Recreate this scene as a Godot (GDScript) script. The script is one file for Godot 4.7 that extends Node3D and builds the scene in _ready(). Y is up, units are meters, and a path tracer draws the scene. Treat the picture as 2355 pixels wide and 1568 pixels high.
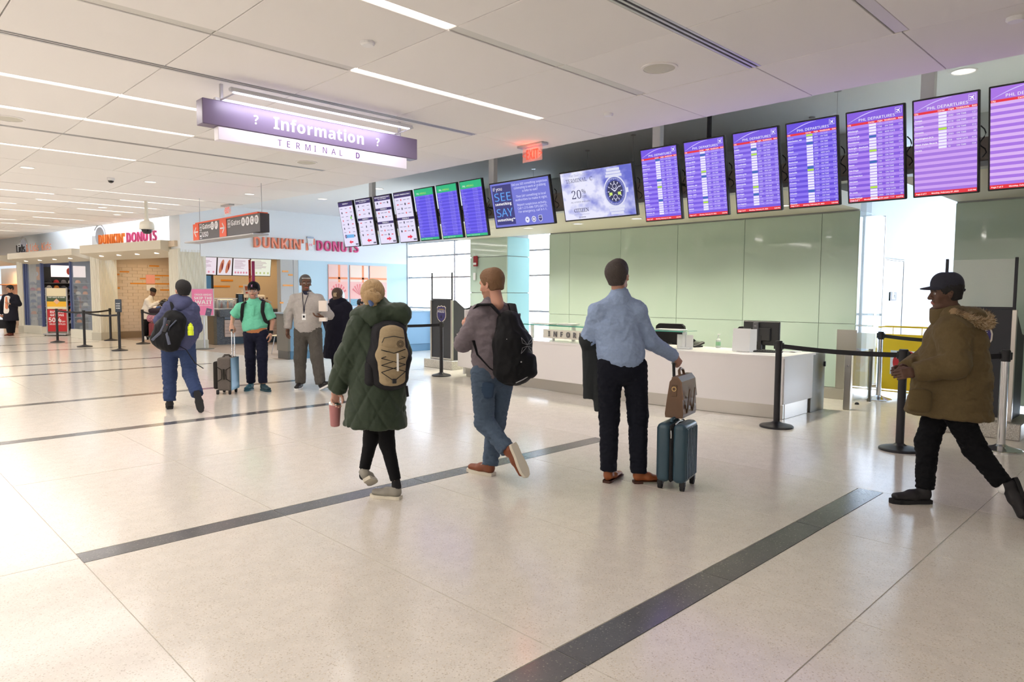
extends Node3D
# Airport concourse with a row of flight screens, an information desk and travellers.
var M := {}
var used := {}
var rng := RandomNumberGenerator.new()
var fonts := {}
const HC := 3.52   # ceiling height
const HU := 3.90   # ceiling above the screens and the desk

# ---------------------------------------------------------------- helpers: materials
func mat(key: String, c: Color, rough := 0.6, metal := 0.0, spec := 0.5) -> StandardMaterial3D:
	if M.has(key): return M[key]
	var m := StandardMaterial3D.new()
	m.resource_name = key
	m.albedo_color = c
	m.roughness = rough
	m.metallic = metal
	m.metallic_specular = spec
	M[key] = m
	return m

func rgb(r: int, g: int, b: int) -> Color:
	return Color(r / 255.0, g / 255.0, b / 255.0)

func glow(key: String, c: Color, e := 1.0) -> StandardMaterial3D:
	if M.has(key): return M[key]
	var m := mat(key, Color(0.02, 0.02, 0.02), 0.35)
	m.emission_enabled = true
	m.emission = c
	m.emission_energy_multiplier = e
	return m

func cloth(key: String, c: Color, rough := 0.85, rim := 0.25) -> StandardMaterial3D:
	if M.has(key): return M[key]
	var m := mat(key, c, rough, 0.0, 0.3)
	m.rim_enabled = rim > 0.0
	m.rim = rim
	m.rim_tint = 0.6
	var t := weave_texture()
	m.albedo_texture = t
	m.uv1_triplanar = true
	m.uv1_scale = Vector3.ONE * 7.0
	return m

func pane(key: String, c: Color, alpha: float, rough := 0.02) -> StandardMaterial3D:
	if M.has(key): return M[key]
	var m := mat(key, Color(c.r, c.g, c.b, alpha), rough)
	m.transparency = BaseMaterial3D.TRANSPARENCY_ALPHA
	return m

var tex_cache := {}
func weave_texture() -> Texture2D:
	if tex_cache.has("weave"): return tex_cache["weave"]
	var im := Image.create(256, 256, false, Image.FORMAT_RGB8)
	var r := RandomNumberGenerator.new()
	r.seed = 5
	var n := FastNoiseLite.new()
	n.seed = 3
	n.frequency = 0.02
	for y in 256:
		for x in 256:
			var v := 0.86 + 0.14 * r.randf() + 0.05 * n.get_noise_2d(x, y)
			if (x / 2 + y / 2) % 2 == 0: v -= 0.06
			im.set_pixel(x, y, Color(v, v, v))
	tex_cache["weave"] = ImageTexture.create_from_image(im)
	return tex_cache["weave"]

func speckle_texture(key: String, base: Color, chips: Array, count: int, size := 512, sd := 1, blotch := 0.03) -> Texture2D:
	if tex_cache.has(key): return tex_cache[key]
	var im := Image.create(size, size, false, Image.FORMAT_RGB8)
	var r := RandomNumberGenerator.new()
	r.seed = sd
	var n := FastNoiseLite.new()
	n.seed = sd
	n.frequency = 0.012
	for y in size:
		for x in size:
			var k := 1.0 + blotch * n.get_noise_2d(x, y) + 0.035 * (r.randf() - 0.5)
			im.set_pixel(x, y, Color(base.r * k, base.g * k, base.b * k))
	for i in count:
		var c: Color = chips[r.randi() % chips.size()]
		var s := r.randi_range(1, 3)
		im.fill_rect(Rect2i(r.randi() % size, r.randi() % size, s, r.randi_range(1, 3)), c)
	tex_cache[key] = ImageTexture.create_from_image(im)
	return tex_cache[key]

func textured(key: String, t: Texture2D, scale: float, rough: float, spec := 0.5, world := true) -> StandardMaterial3D:
	if M.has(key): return M[key]
	var m := mat(key, Color.WHITE, rough, 0.0, spec)
	m.albedo_texture = t
	m.uv1_triplanar = true
	m.uv1_world_triplanar = world
	m.uv1_scale = Vector3.ONE * scale
	return m

# ---------------------------------------------------------------- helpers: shapes collected in a SurfaceTool
func mb() -> SurfaceTool:
	var st := SurfaceTool.new()
	st.begin(Mesh.PRIMITIVE_TRIANGLES)
	st.set_smooth_group(-1)
	return st

func tri(st: SurfaceTool, a: Vector3, b: Vector3, c: Vector3) -> void:
	st.add_vertex(a); st.add_vertex(b); st.add_vertex(c)

func quad(st: SurfaceTool, a: Vector3, b: Vector3, c: Vector3, d: Vector3) -> void:
	tri(st, a, b, c); tri(st, a, c, d)

# box with chamfered edges, centre c, full size s
func bx(st: SurfaceTool, c: Vector3, s: Vector3, b := 0.0, t := Basis()) -> void:
	st.set_smooth_group(-1)
	var h := s * 0.5
	b = minf(b, minf(h.x, minf(h.y, h.z)) * 0.95)
	if b <= 0.0001:
		for ax in 3:
			for sg in [-1.0, 1.0]:
				var n := Vector3.ZERO; n[ax] = sg
				var u := Vector3.ZERO; u[(ax + 1) % 3] = 1
				var v := Vector3.ZERO; v[(ax + 2) % 3] = 1
				var o := n * h
				var U := u * h; var W := v * h
				if sg > 0: quad(st, c + t * (o - U - W), c + t * (o - U + W), c + t * (o + U + W), c + t * (o + U - W))
				else: quad(st, c + t * (o - U - W), c + t * (o + U - W), c + t * (o + U + W), c + t * (o - U + W))
		return
	var k := h - Vector3.ONE * b
	var P := func(sx: float, sy: float, sz: float, ax: int) -> Vector3:
		var q := Vector3(sx * k.x, sy * k.y, sz * k.z)
		q[ax] = [sx, sy, sz][ax] * h[ax]
		return c + t * q
	for ax in 3:
		for sg in [-1.0, 1.0]:
			var a1 := (ax + 1) % 3
			var a2 := (ax + 2) % 3
			var pts := []
			for uv in [[-1, -1], [1, -1], [1, 1], [-1, 1]]:
				var sgn := [0.0, 0.0, 0.0]
				sgn[ax] = sg; sgn[a1] = uv[0]; sgn[a2] = uv[1]
				pts.append(P.call(sgn[0], sgn[1], sgn[2], ax))
			if sg > 0: quad(st, pts[0], pts[3], pts[2], pts[1])
			else: quad(st, pts[0], pts[1], pts[2], pts[3])
	for ax in 3:   # edges along axis ax
		var a1 := (ax + 1) % 3
		var a2 := (ax + 2) % 3
		for s1 in [-1.0, 1.0]:
			for s2 in [-1.0, 1.0]:
				var g := [0.0, 0.0, 0.0]
				g[a1] = s1; g[a2] = s2
				var lo := g.duplicate(); lo[ax] = -1.0
				var hi := g.duplicate(); hi[ax] = 1.0
				var A: Vector3 = P.call(lo[0], lo[1], lo[2], a1)
				var B: Vector3 = P.call(hi[0], hi[1], hi[2], a1)
				var C: Vector3 = P.call(hi[0], hi[1], hi[2], a2)
				var D: Vector3 = P.call(lo[0], lo[1], lo[2], a2)
				if s1 * s2 > 0: quad(st, A, B, C, D)
				else: quad(st, D, C, B, A)
	for sx in [-1.0, 1.0]:
		for sy in [-1.0, 1.0]:
			for sz in [-1.0, 1.0]:
				if sx * sy * sz > 0: tri(st, P.call(sx, sy, sz, 0), P.call(sx, sy, sz, 2), P.call(sx, sy, sz, 1))
				else: tri(st, P.call(sx, sy, sz, 0), P.call(sx, sy, sz, 1), P.call(sx, sy, sz, 2))

# box with round edges of radius r
func rbx(st: SurfaceTool, c: Vector3, s: Vector3, r: float, t := Basis(), n := 3) -> void:
	var h := s * 0.5
	r = minf(r, minf(h.x, minf(h.y, h.z)) * 0.999)
	var k := h - Vector3.ONE * r
	st.set_smooth_group(7)
	for ax in 3:
		var a1 := (ax + 1) % 3
		var a2 := (ax + 2) % 3
		var us := []
		var vs := []
		for i in range(n, -1, -1): us.append(-k[a1] - r * tan(PI / 4 * i / n)); vs.append(-k[a2] - r * tan(PI / 4 * i / n))
		for i in n + 1: us.append(k[a1] + r * tan(PI / 4 * i / n)); vs.append(k[a2] + r * tan(PI / 4 * i / n))
		for sg in [-1.0, 1.0]:
			var g := []
			for u in us:
				var row := []
				for v in vs:
					var q := Vector3.ZERO
					q[ax] = sg * h[ax]; q[a1] = u; q[a2] = v
					var core := q.clamp(-k, k)
					row.append(c + t * (core + (q - core).normalized() * r))
				g.append(row)
			for i in us.size() - 1:
				for j in vs.size() - 1:
					if sg > 0: quad(st, g[i][j], g[i][j + 1], g[i + 1][j + 1], g[i + 1][j])
					else: quad(st, g[i][j], g[i + 1][j], g[i + 1][j + 1], g[i][j + 1])
	st.set_smooth_group(-1)

func span(st: SurfaceTool, lo: Vector3, hi: Vector3, b := 0.0) -> void:
	bx(st, (lo + hi) * 0.5, (hi - lo).abs(), b)

func frame_of(d: Vector3) -> Basis:
	var y := d.normalized()
	var x := y.cross(Vector3.UP if absf(y.y) < 0.95 else Vector3.RIGHT).normalized()
	return Basis(x, y, x.cross(y))

# round bar from a to b
func cyl(st: SurfaceTool, a: Vector3, b: Vector3, r0: float, r1 := -1.0, n := 12, caps := true) -> void:
	if r1 < 0.0: r1 = r0
	var f := frame_of(b - a)
	for i in n:
		var t0 := TAU * i / n
		var t1 := TAU * (i + 1) / n
		var u := f.x * cos(t0) + f.z * sin(t0)
		var v := f.x * cos(t1) + f.z * sin(t1)
		st.set_smooth_group(1)
		quad(st, a + u * r0, a + v * r0, b + v * r1, b + u * r1)
		if caps:
			st.set_smooth_group(-1)
			if r0 > 0.0005: tri(st, a, a + v * r0, a + u * r0)
			if r1 > 0.0005: tri(st, b, b + u * r1, b + v * r1)
	st.set_smooth_group(-1)

# tube along points
func tube(st: SurfaceTool, pts: Array, r: float, n := 8, flat := 1.0) -> void:
	var rings := []
	var ref := Vector3.UP
	for i in pts.size():
		var d: Vector3 = (pts[mini(i + 1, pts.size() - 1)] - pts[maxi(i - 1, 0)]).normalized()
		if absf(d.dot(ref)) > 0.95: ref = Vector3.RIGHT if absf(d.x) < 0.9 else Vector3.BACK
		var x := d.cross(ref).normalized()
		var z := x.cross(d).normalized()
		var ring := []
		for k in n:
			var t := TAU * k / n
			ring.append(pts[i] + (x * cos(t) + z * sin(t) * flat) * r)
		rings.append(ring)
	st.set_smooth_group(1)
	for i in rings.size() - 1:
		for k in n:
			quad(st, rings[i][k], rings[i][(k + 1) % n], rings[i + 1][(k + 1) % n], rings[i + 1][k])
	st.set_smooth_group(-1)
	for k in range(1, n - 1):
		tri(st, rings[0][0], rings[0][k + 1], rings[0][k])
		tri(st, rings[-1][0], rings[-1][k], rings[-1][k + 1])

# turned shape: profile of (radius, height)
func lathe(st: SurfaceTool, c: Vector3, prof: Array, n := 24, smooth := true) -> void:
	for i in prof.size() - 1:
		var p: Vector2 = prof[i]
		var q: Vector2 = prof[i + 1]
		st.set_smooth_group(1 + i if smooth else -1)
		for k in n:
			var t0 := TAU * k / n
			var t1 := TAU * (k + 1) / n
			var u := Vector3(cos(t0), 0, sin(t0))
			var v := Vector3(cos(t1), 0, sin(t1))
			var A := c + u * p.x + Vector3.UP * p.y
			var B := c + v * p.x + Vector3.UP * p.y
			var C := c + v * q.x + Vector3.UP * q.y
			var D := c + u * q.x + Vector3.UP * q.y
			if p.x > 0.0001: tri(st, A, B, C)
			if q.x > 0.0001: tri(st, A, C, D)
	st.set_smooth_group(-1)

# flat polygon (x, y) pushed out along local z by depth, placed by t
func prism(st: SurfaceTool, poly: PackedVector2Array, depth: float, t: Transform3D) -> void:
	st.set_smooth_group(-1)
	var idx := Geometry2D.triangulate_polygon(poly)
	var n := poly.size()
	for i in range(0, idx.size(), 3):
		var a := poly[idx[i]]; var b := poly[idx[i + 1]]; var c := poly[idx[i + 2]]
		tri(st, t * Vector3(a.x, a.y, depth), t * Vector3(b.x, b.y, depth), t * Vector3(c.x, c.y, depth))
		if depth > 0.0: tri(st, t * Vector3(a.x, a.y, 0), t * Vector3(c.x, c.y, 0), t * Vector3(b.x, b.y, 0))
	if depth > 0.0:
		for i in n:
			var a := poly[i]; var b := poly[(i + 1) % n]
			quad(st, t * Vector3(a.x, a.y, 0), t * Vector3(b.x, b.y, 0), t * Vector3(b.x, b.y, depth), t * Vector3(a.x, a.y, depth))

func disc_poly(r: float, n := 24, sx := 1.0, c := Vector2.ZERO) -> PackedVector2Array:
	var p := PackedVector2Array()
	for i in n: p.append(c + Vector2(cos(TAU * i / n) * r * sx, sin(TAU * i / n) * r))
	return p

func ring_shape(st: SurfaceTool, r0: float, r1: float, z: float, t: Transform3D, n := 32) -> void:
	st.set_smooth_group(-1)
	for i in n:
		var a := Vector3(cos(TAU * i / n), sin(TAU * i / n), 0)
		var b := Vector3(cos(TAU * (i + 1) / n), sin(TAU * (i + 1) / n), 0)
		var o := Vector3(0, 0, z)
		quad(st, t * (a * r0 + o), t * (b * r0 + o), t * (b * r1 + o), t * (a * r1 + o))

# ---------------------------------------------------------------- helpers: nodes
func numbered(called: String) -> String:
	var k: int = used.get(called, 0)
	used[called] = k + 1
	return called if k == 0 else "%s_%03d" % [called, k]

func part(called: String, st, m: Material, parent: Node, t := Transform3D()) -> MeshInstance3D:
	var o := MeshInstance3D.new()
	o.name = called
	if st is SurfaceTool:
		st.generate_normals()
		o.mesh = st.commit()
	else:
		o.mesh = st
	o.material_override = m
	o.transform = t
	parent.add_child(o, true)
	return o

func thing(called: String, label: String, category: String, at := Vector3.ZERO, turn := 0.0, group := "") -> Node3D:
	var o := Node3D.new()
	o.name = numbered(called)
	add_child(o, true)
	o.position = at
	o.rotation.y = turn
	tag(o, label, category, group)
	return o

func tag(o: Node, label: String, category: String, group := "") -> void:
	o.set_meta("label", label)
	o.set_meta("category", category)
	if group: o.set_meta("group", group)

func struct(called: String, st, m: Material, parent: Node = self) -> MeshInstance3D:
	var o := part(called, st, m, parent)
	if parent == self: o.set_meta("kind", "structure")
	return o

# ---------------------------------------------------------------- helpers: lettering
func font(kind: String) -> Font:
	if fonts.has(kind): return fonts[kind]
	var f := SystemFont.new()
	f.font_names = PackedStringArray([{"serif": "Droid Serif", "mono": "Droid Sans Mono"}.get(kind.split("_")[0], "Droid Sans")])
	if kind.ends_with("bold"): f.font_weight = 700
	if kind.ends_with("italic"): f.font_italic = true
	fonts[kind] = f
	return f

# text of cap height h; anchor: 0 left, 0.5 centre, 1 right; (x, y) the baseline point; fit > 0 squeezes to that width
func say(st: SurfaceTool, s: String, h: float, t: Transform3D, anchor := 0.0, kind := "sans", step := 3.0, depth := 0.0, fit := 0.0) -> void:
	var tm := TextMesh.new()
	tm.font = font(kind)
	tm.text = s
	tm.font_size = 48
	tm.pixel_size = h / (0.714 * 48.0)
	tm.depth = depth
	tm.curve_step = step
	tm.horizontal_alignment = HORIZONTAL_ALIGNMENT_LEFT
	var ab := tm.get_aabb()
	if tm.get_surface_count() == 0: return
	var sx := 1.0
	if fit > 0.0 and ab.size.x > 0.0: sx = fit / ab.size.x
	# bring the left edge to 0 and the baseline to 0 (capital letters sit on it)
	var base := Transform3D(Basis.from_scale(Vector3(sx, 1, 1)), Vector3(-(ab.position.x + ab.size.x * anchor) * sx, -text_base(tm, h, kind), depth * 0.5))
	st.append_from(tm, 0, t * base)

var base_cache := {}
func text_base(tm: TextMesh, h: float, kind: String) -> float:
	if not base_cache.has(kind):
		var q := TextMesh.new()
		q.font = tm.font
		q.text = "H"
		q.font_size = 48
		q.pixel_size = tm.pixel_size
		q.depth = 0.0
		q.horizontal_alignment = HORIZONTAL_ALIGNMENT_LEFT
		base_cache[kind] = q.get_aabb().position.y / h
	return base_cache[kind] * h

# each entry [text, cap height, x, y, anchor, font, width] becomes a part of its own
func words(parent: Node, called: String, m: Material, list: Array, z: float, t := Transform3D()) -> void:
	for w in list:
		var st := mb()
		say(st, w[0], w[1], t * at2(w[2], w[3], z), w[4], w[5], 2.0, 0.0, w[6] if w.size() > 6 else 0.0)
		part(called, st, m, parent)

func at2(x: float, y: float, z := 0.0) -> Transform3D:
	return Transform3D(Basis(), Vector3(x, y, z))

# an upright board in the scene: local x to the right as seen from its front, z out of its front
func board(at: Vector3, turn: float) -> Transform3D:
	return Transform3D(Basis(Vector3.UP, turn), at)

func rect(st: SurfaceTool, x0: float, y0: float, x1: float, y1: float, z := 0.0, t := Transform3D()) -> void:
	st.set_smooth_group(-1)
	quad(st, t * Vector3(x0, y0, z), t * Vector3(x0, y1, z), t * Vector3(x1, y1, z), t * Vector3(x1, y0, z))

func area_light(called: String, at: Vector3, size: Vector2, rot: Vector3, e: float, c := Color.WHITE) -> void:
	var l := AreaLight3D.new()
	l.name = called
	l.area_size = size
	l.area_normalize_energy = true
	l.light_energy = e
	l.light_color = c
	l.shadow_enabled = true
	l.area_range = 40.0
	add_child(l, true)
	l.position = at
	l.rotation_degrees = rot

# ================================================================ the scene
func _ready() -> void:
	rng.seed = 11
	# ---- camera
	var cam := Camera3D.new()
	cam.name = "camera"
	cam.fov = 52.38
	cam.near = 0.05
	cam.far = 200.0
	cam.rotation_order = EULER_ORDER_YXZ
	cam.position = Vector3(0, 1.55, 0)
	cam.rotation_degrees = Vector3(-3.9446, 45.4547, 0.3066)
	add_child(cam)
	cam.current = true
	# ---- sky, exposure
	var env := Environment.new()
	env.background_mode = Environment.BG_SKY
	var sky := Sky.new()
	var sm := ProceduralSkyMaterial.new()
	sm.sky_top_color = Color(0.80, 0.88, 1.0)
	sm.sky_horizon_color = Color(0.95, 0.97, 1.0)
	sm.ground_bottom_color = Color(0.75, 0.76, 0.78)
	sm.ground_horizon_color = Color(0.95, 0.97, 1.0)
	sm.sky_energy_multiplier = 3.2
	sm.ground_energy_multiplier = 2.6
	sky.sky_material = sm
	env.sky = sky
	env.tonemap_mode = Environment.TONE_MAPPER_LINEAR
	env.tonemap_exposure = 1.0
	env.sdfgi_enabled = true
	env.ssao_enabled = true
	env.ssil_enabled = true
	var we := WorldEnvironment.new()
	we.name = "world"
	we.environment = env
	add_child(we)
	make_materials()
	build_floor()
	build_ceiling()
	build_shell()
	build_shops()
	build_screens()
	build_signs()
	build_desk()
	build_kiosks()
	build_stanchions()
	build_people()

func make_materials() -> void:
	var tz := speckle_texture("terrazzo", rgb(224, 218, 207), [rgb(208, 198, 180), rgb(236, 229, 217), rgb(196, 186, 170), rgb(218, 207, 188)], 9000, 512, 7)
	textured("terrazzo", tz, 0.9, 0.16, 0.5)
	var tp := speckle_texture("terrazzo_pale", rgb(230, 224, 214), [rgb(214, 206, 192), rgb(240, 235, 226), rgb(204, 196, 184)], 8000, 512, 8)
	textured("terrazzo_pale", tp, 0.9, 0.16, 0.5)
	var td := speckle_texture("terrazzo_dark", rgb(96, 96, 98), [rgb(118, 118, 118), rgb(84, 84, 86), rgb(140, 138, 134)], 4000, 512, 9)
	textured("terrazzo_dark", td, 0.9, 0.16, 0.5)
	mat("divider", rgb(206, 200, 190), 0.3, 0.4)
	mat("panel", rgb(240, 237, 234), 0.85)
	mat("panel_b", rgb(237, 234, 231), 0.85)
	mat("white_wall", rgb(236, 240, 242), 0.7)
	mat("grey_wall", rgb(178, 184, 184), 0.7)
	mat("cream", rgb(226, 222, 206), 0.7)
	mat("green_glass", rgb(184, 204, 192), 0.04, 0.0, 0.55)
	mat("teal_glass", rgb(160, 206, 208), 0.05, 0.0, 0.55)
	mat("steel", rgb(196, 192, 186), 0.28, 0.9)
	mat("chrome", rgb(220, 220, 222), 0.12, 1.0)
	mat("dark_steel", rgb(112, 112, 108), 0.35, 0.8)
	mat("white_lacquer", rgb(240, 236, 234), 0.22)
	mat("black_plastic", rgb(28, 29, 32), 0.45)
	mat("black_metal", rgb(40, 40, 44), 0.4, 0.2)
	mat("black_rubber", rgb(24, 24, 26), 0.8)
	mat("belt", rgb(26, 26, 30), 0.8)
	mat("white_paint", rgb(238, 238, 238), 0.5)
	mat("alu", rgb(190, 190, 192), 0.35, 0.6)
	mat("grey_paint", rgb(150, 150, 150), 0.5)
	mat("paper", rgb(240, 240, 238), 0.8)
	mat("ink", rgb(30, 30, 34), 0.8)
	mat("fabric_black", rgb(24, 24, 27), 0.9)
	pane("clear_glass", rgb(215, 240, 232), 0.12)
	pane("plexi", rgb(235, 240, 242), 0.10)

# ---------------------------------------------------------------- floor: terrazzo panels, dark bands and divider strips
func floor_piece(called: String, x0: float, x1: float, z0: float, z1: float, m: Material, parent: Node, g := 0.004) -> void:
	var st := mb()
	span(st, Vector3(x0 + g, -0.03, z0 + g), Vector3(x1 - g, 0.0, z1 - g))
	part(called, st, m, parent)

func build_floor() -> void:
	var st := mb()
	span(st, Vector3(-46, -0.25, -20), Vector3(7, -0.004, 9))
	var fl := struct("floor", st, M.divider)
	# dark bands run between z = -0.97 and -5.85
	var bands := [[-1.95, -1.765], [-4.65, -4.465], [-8.68, -8.50], [-11.385, -11.20], [-15.31, -15.13], [-17.42, -17.24], [-21.4, -21.22], [-24.1, -23.92], [-28.0, -27.82], [-30.6, -30.4]]
	var zl := [-0.97, -2.19, -3.42, -4.655, -5.85]
	var xs := [7.0, 3.6, 1.1, -1.137]
	for b in bands:
		xs.append(b[1]); xs.append(b[0])
		var nxt: float = b[0] - 1.98
		if b[0] > -14.0 and b[0] < -3.0 and b[0] != -8.68: xs.append(nxt)
	xs.append(-34.0); xs.append(-46.0)
	for i in xs.size() - 1:
		var x1: float = xs[i]
		var x0: float = xs[i + 1]
		var dark := false
		for b in bands:
			if absf(b[0] - x0) < 0.01 and absf(b[1] - x1) < 0.01: dark = true
		for k in 4:
			floor_piece("dark_band" if dark else "floor_panel", x0, x1, zl[k + 1], zl[k], M.terrazzo_dark if dark else M.terrazzo, fl, 0.0035)
		if not dark and x0 < -34.0: continue
	# the lanes beside the bands
	var rows := [[-0.97, 0.25], [0.25, 1.47], [1.47, 9.0], [-7.4, -5.85], [-20.0, -7.4]]
	var xb := [7.0, 3.6, 1.137, -1.137, -4.56, -8.59, -11.29, -15.2, -21.3, -28.0, -34.0, -46.0]
	for r in rows:
		for i in xb.size() - 1:
			floor_piece("floor_panel", xb[i + 1], xb[i], minf(r[0], r[1]), maxf(r[0], r[1]), M.terrazzo_pale, fl, 0.0025)
	# wood-look tile floor inside the coffee shop
	var wood := speckle_texture("wood_tile", rgb(176, 160, 146), [rgb(160, 144, 130), rgb(190, 176, 162)], 900, 256, 4, 0.1)
	textured("wood_tile", wood, 1.2, 0.35)
	var poly := PackedVector2Array([Vector2(-25.2, -6.75), Vector2(-18.84, -6.92), Vector2(-15.0, -7.38), Vector2(-15.0, -13.9), Vector2(-25.2, -13.9)])
	st = mb()
	prism(st, poly, 0.012, Transform3D(Basis(Vector3.RIGHT, Vector3.BACK, Vector3.DOWN), Vector3(0, 0.004, 0)))
	part("shop_floor", st, M.wood_tile, fl)

# ---------------------------------------------------------------- ceiling
func edge_z(x: float) -> float:   # the ceiling's far edge bends towards the shops
	if x > -12.5: return -7.06
	if x > -18.1: return lerpf(-7.06, -6.62, (x + 12.5) / -5.6)
	return lerpf(-6.62, -4.82, (x + 18.1) / -15.1)

func strip_light(x: float, z0: float, z1: float, lit: bool, fl: Node) -> void:
	# a lens of one tube length, set a little up in its channel
	var st := mb()
	bx(st, Vector3(x, HC + 0.016, (z0 + z1) * 0.5), Vector3(0.098, 0.02, absf(z1 - z0) - 0.01), 0.004)
	part("light_lens", st, M.strip_on if lit else M.strip_off, fl)

func build_ceiling() -> void:
	glow("strip_on", Color(1.0, 0.95, 0.90), 3.2)
	mat("strip_off", rgb(214, 212, 206), 0.4)
	mat("slot_black", rgb(16, 16, 18), 0.8)
	mat("speaker_grille", rgb(206, 203, 190), 0.7)
	var st := mb()
	# slab with thickness above the panels, and the fascia at its edge
	var outline := PackedVector2Array([Vector2(7, 9), Vector2(7, -7.06), Vector2(-12.5, -7.06), Vector2(-18.1, -6.62), Vector2(-33.2, -4.82), Vector2(-46, -3.3), Vector2(-46, 9)])
	prism(st, outline, 0.36, Transform3D(Basis(Vector3.RIGHT, Vector3.BACK, Vector3.DOWN), Vector3(0, HU + 0.04, 0)))
	var ceil := struct("ceiling", st, M.panel)
	st = mb()
	span(st, Vector3(-46, HU, -20), Vector3(7, HU + 0.2, -3.0))
	struct("ceiling", st, M.white_wall).name = "ceiling_upper"
	# rows between the linear fittings
	var lines := [3.2, 2.0, 0.76, -0.44, -1.77, -2.93, -4.115, -5.49, -6.62, -7.90, -9.27, -10.31, -11.6, -12.82]
	var zl := [9.0, 7.55, 6.33, 5.11, 3.89, 2.67, 1.47, 0.25, -0.97, -2.19, -3.41, -4.63, -5.84, -7.06]
	var kinds := {0.76: "slot", -2.93: "slot", -6.62: "slot", -10.31: "slot", -12.82: "seam", 3.2: "light", 2.0: "light"}
	for i in lines.size() - 1:
		for k in zl.size() - 1:
			var x1: float = lines[i] - (0.056 if kinds.get(lines[i], "light") != "seam" and k < 12 else 0.004)
			var x0: float = lines[i + 1] + (0.056 if kinds.get(lines[i + 1], "light") != "seam" and k < 12 else 0.004)
			st = mb()
			var sag := rng.randf_range(-0.0015, 0.0015)
			bx(st, Vector3((x0 + x1) * 0.5, HC + 0.02 + sag, (zl[k] + zl[k + 1]) * 0.5), Vector3(x1 - x0, 0.04, zl[k] - zl[k + 1] - 0.009), 0.003)
			part("ceiling_panel", st, M.panel if (i + k) % 3 else M.panel_b, ceil)
	# plain smooth band with downlights, then further rows to the far left
	var far_lines := [-12.82, -14.25, -15.6, -16.8, -18.0, -19.3, -20.8, -22.4, -23.7, -25.0, -26.6, -28.2, -30.0, -32.0, -36.0, -46.0]
	for i in far_lines.size() - 1:
		var x1: float = far_lines[i]
		var x0: float = far_lines[i + 1]
		var ks := [9.0, 5.11, 2.67, 0.25, -2.19, -4.0, -99.0]
		for k in ks.size() - 1:
			var za: float = ks[k]
			var zb0: float = maxf(ks[k + 1], edge_z(x0) + 0.01)
			var zb1: float = maxf(ks[k + 1], edge_z(x1) + 0.01)
			if zb0 >= za: continue
			var gx := 0.056 if i >= 2 else 0.005
			var p := PackedVector2Array([Vector2(x0 + gx, za - 0.005), Vector2(x1 - gx, za - 0.005), Vector2(x1 - gx, zb1 + 0.005), Vector2(x0 + gx, zb0 + 0.005)])
			st = mb()
			prism(st, p, 0.04, Transform3D(Basis(Vector3.RIGHT, Vector3.BACK, Vector3.DOWN), Vector3(0, HC + 0.04, 0)))
			part("ceiling_panel", st, M.panel, ceil)
	# strip lights: which tubes burn
	var order := {-4.115: [[-3.41, -2.19]], -5.49: [[-5.84, -4.63], [-4.63, -3.41], [0.25, 1.47], [-0.97, 0.25]], -7.90: [[-2.19, -0.97], [-3.41, -2.19], [-5.84, -4.63]], -9.27: [[-2.19, -0.97], [-3.41, -2.19], [-0.97, 0.25]],
		-11.6: [[-2.19, -0.97], [-3.41, -2.19], [-0.97, 0.25]]}
	var n := 0
	for x in [3.2, 2.0, -0.44, -1.77, -4.115, -5.49, -7.90, -9.27, -11.6]:
		var t := thing("strip_light", strip_label(n), "light", Vector3.ZERO, 0.0, "linear lights recessed in the ceiling")
		n += 1
		var trough := mb()
		span(trough, Vector3(x - 0.054, HC + 0.03, -5.84), Vector3(x + 0.054, HC + 0.045, 9.0))
		part("trough", trough, M.white_paint, t)
		for k in 12:
			var lit := false
			if order.has(x):
				for o in order[x]:
					if absf(o[1] - zl[k]) < 0.03: lit = true
				if zl[k] > 1.5: lit = true
			elif x > 1.0 or zl[k] > 1.5: lit = x > -0.5
			strip_light(x, zl[k], zl[k + 1], lit, t)
	for x in [-15.6, -16.8, -18.0, -19.3, -20.8, -22.4, -23.7, -25.0, -26.6, -28.2, -30.0]:
		var t := thing("strip_light", strip_label(n), "light", Vector3.ZERO, 0.0, "linear lights recessed in the ceiling")
		n += 1
		var trough := mb()
		span(trough, Vector3(x - 0.054, HC + 0.03, edge_z(x) + 0.9), Vector3(x + 0.054, HC + 0.045, 6.0))
		part("trough", trough, M.white_paint, t)
		var z := edge_z(x) + 0.9
		var k := 0
		while z < 5.5:
			strip_light(x, z + 1.22, z, (k + int(absf(x))) % 3 != 2, t)
			z += 1.22
			k += 1
	# what the burning tubes give
	var warm := Color(1.0, 0.975, 0.96)
	for a in [[-4.115, -2.8, 1.2], [-5.49, -4.62, 2.4], [-5.49, 0.25, 2.4], [-7.90, -2.19, 2.4], [-7.9, -5.2, 1.2], [-9.27, -1.6, 3.6], [-11.6, -1.6, 3.6]]:
		area_light("strip_glow", Vector3(a[0], HC - 0.012, a[1]), Vector2(0.1, a[2]), Vector3(-90, 0, 0), 1.02 * a[2], warm)
	for x in [3.2, 2.0, -0.44, -4.115, -5.49, -7.9, -9.27, -11.6]:
		area_light("strip_glow", Vector3(x, HC - 0.012, 4.0), Vector2(0.1, 6.0), Vector3(-90, 0, 0), 6.5, warm)
	for x in [-15.6, -18.0, -20.8, -23.7, -26.6, -30.0]:
		area_light("strip_glow", Vector3(x, HC - 0.012, 0.0), Vector2(0.1, 8.0), Vector3(-90, 0, 0), 10.0, warm)
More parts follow.
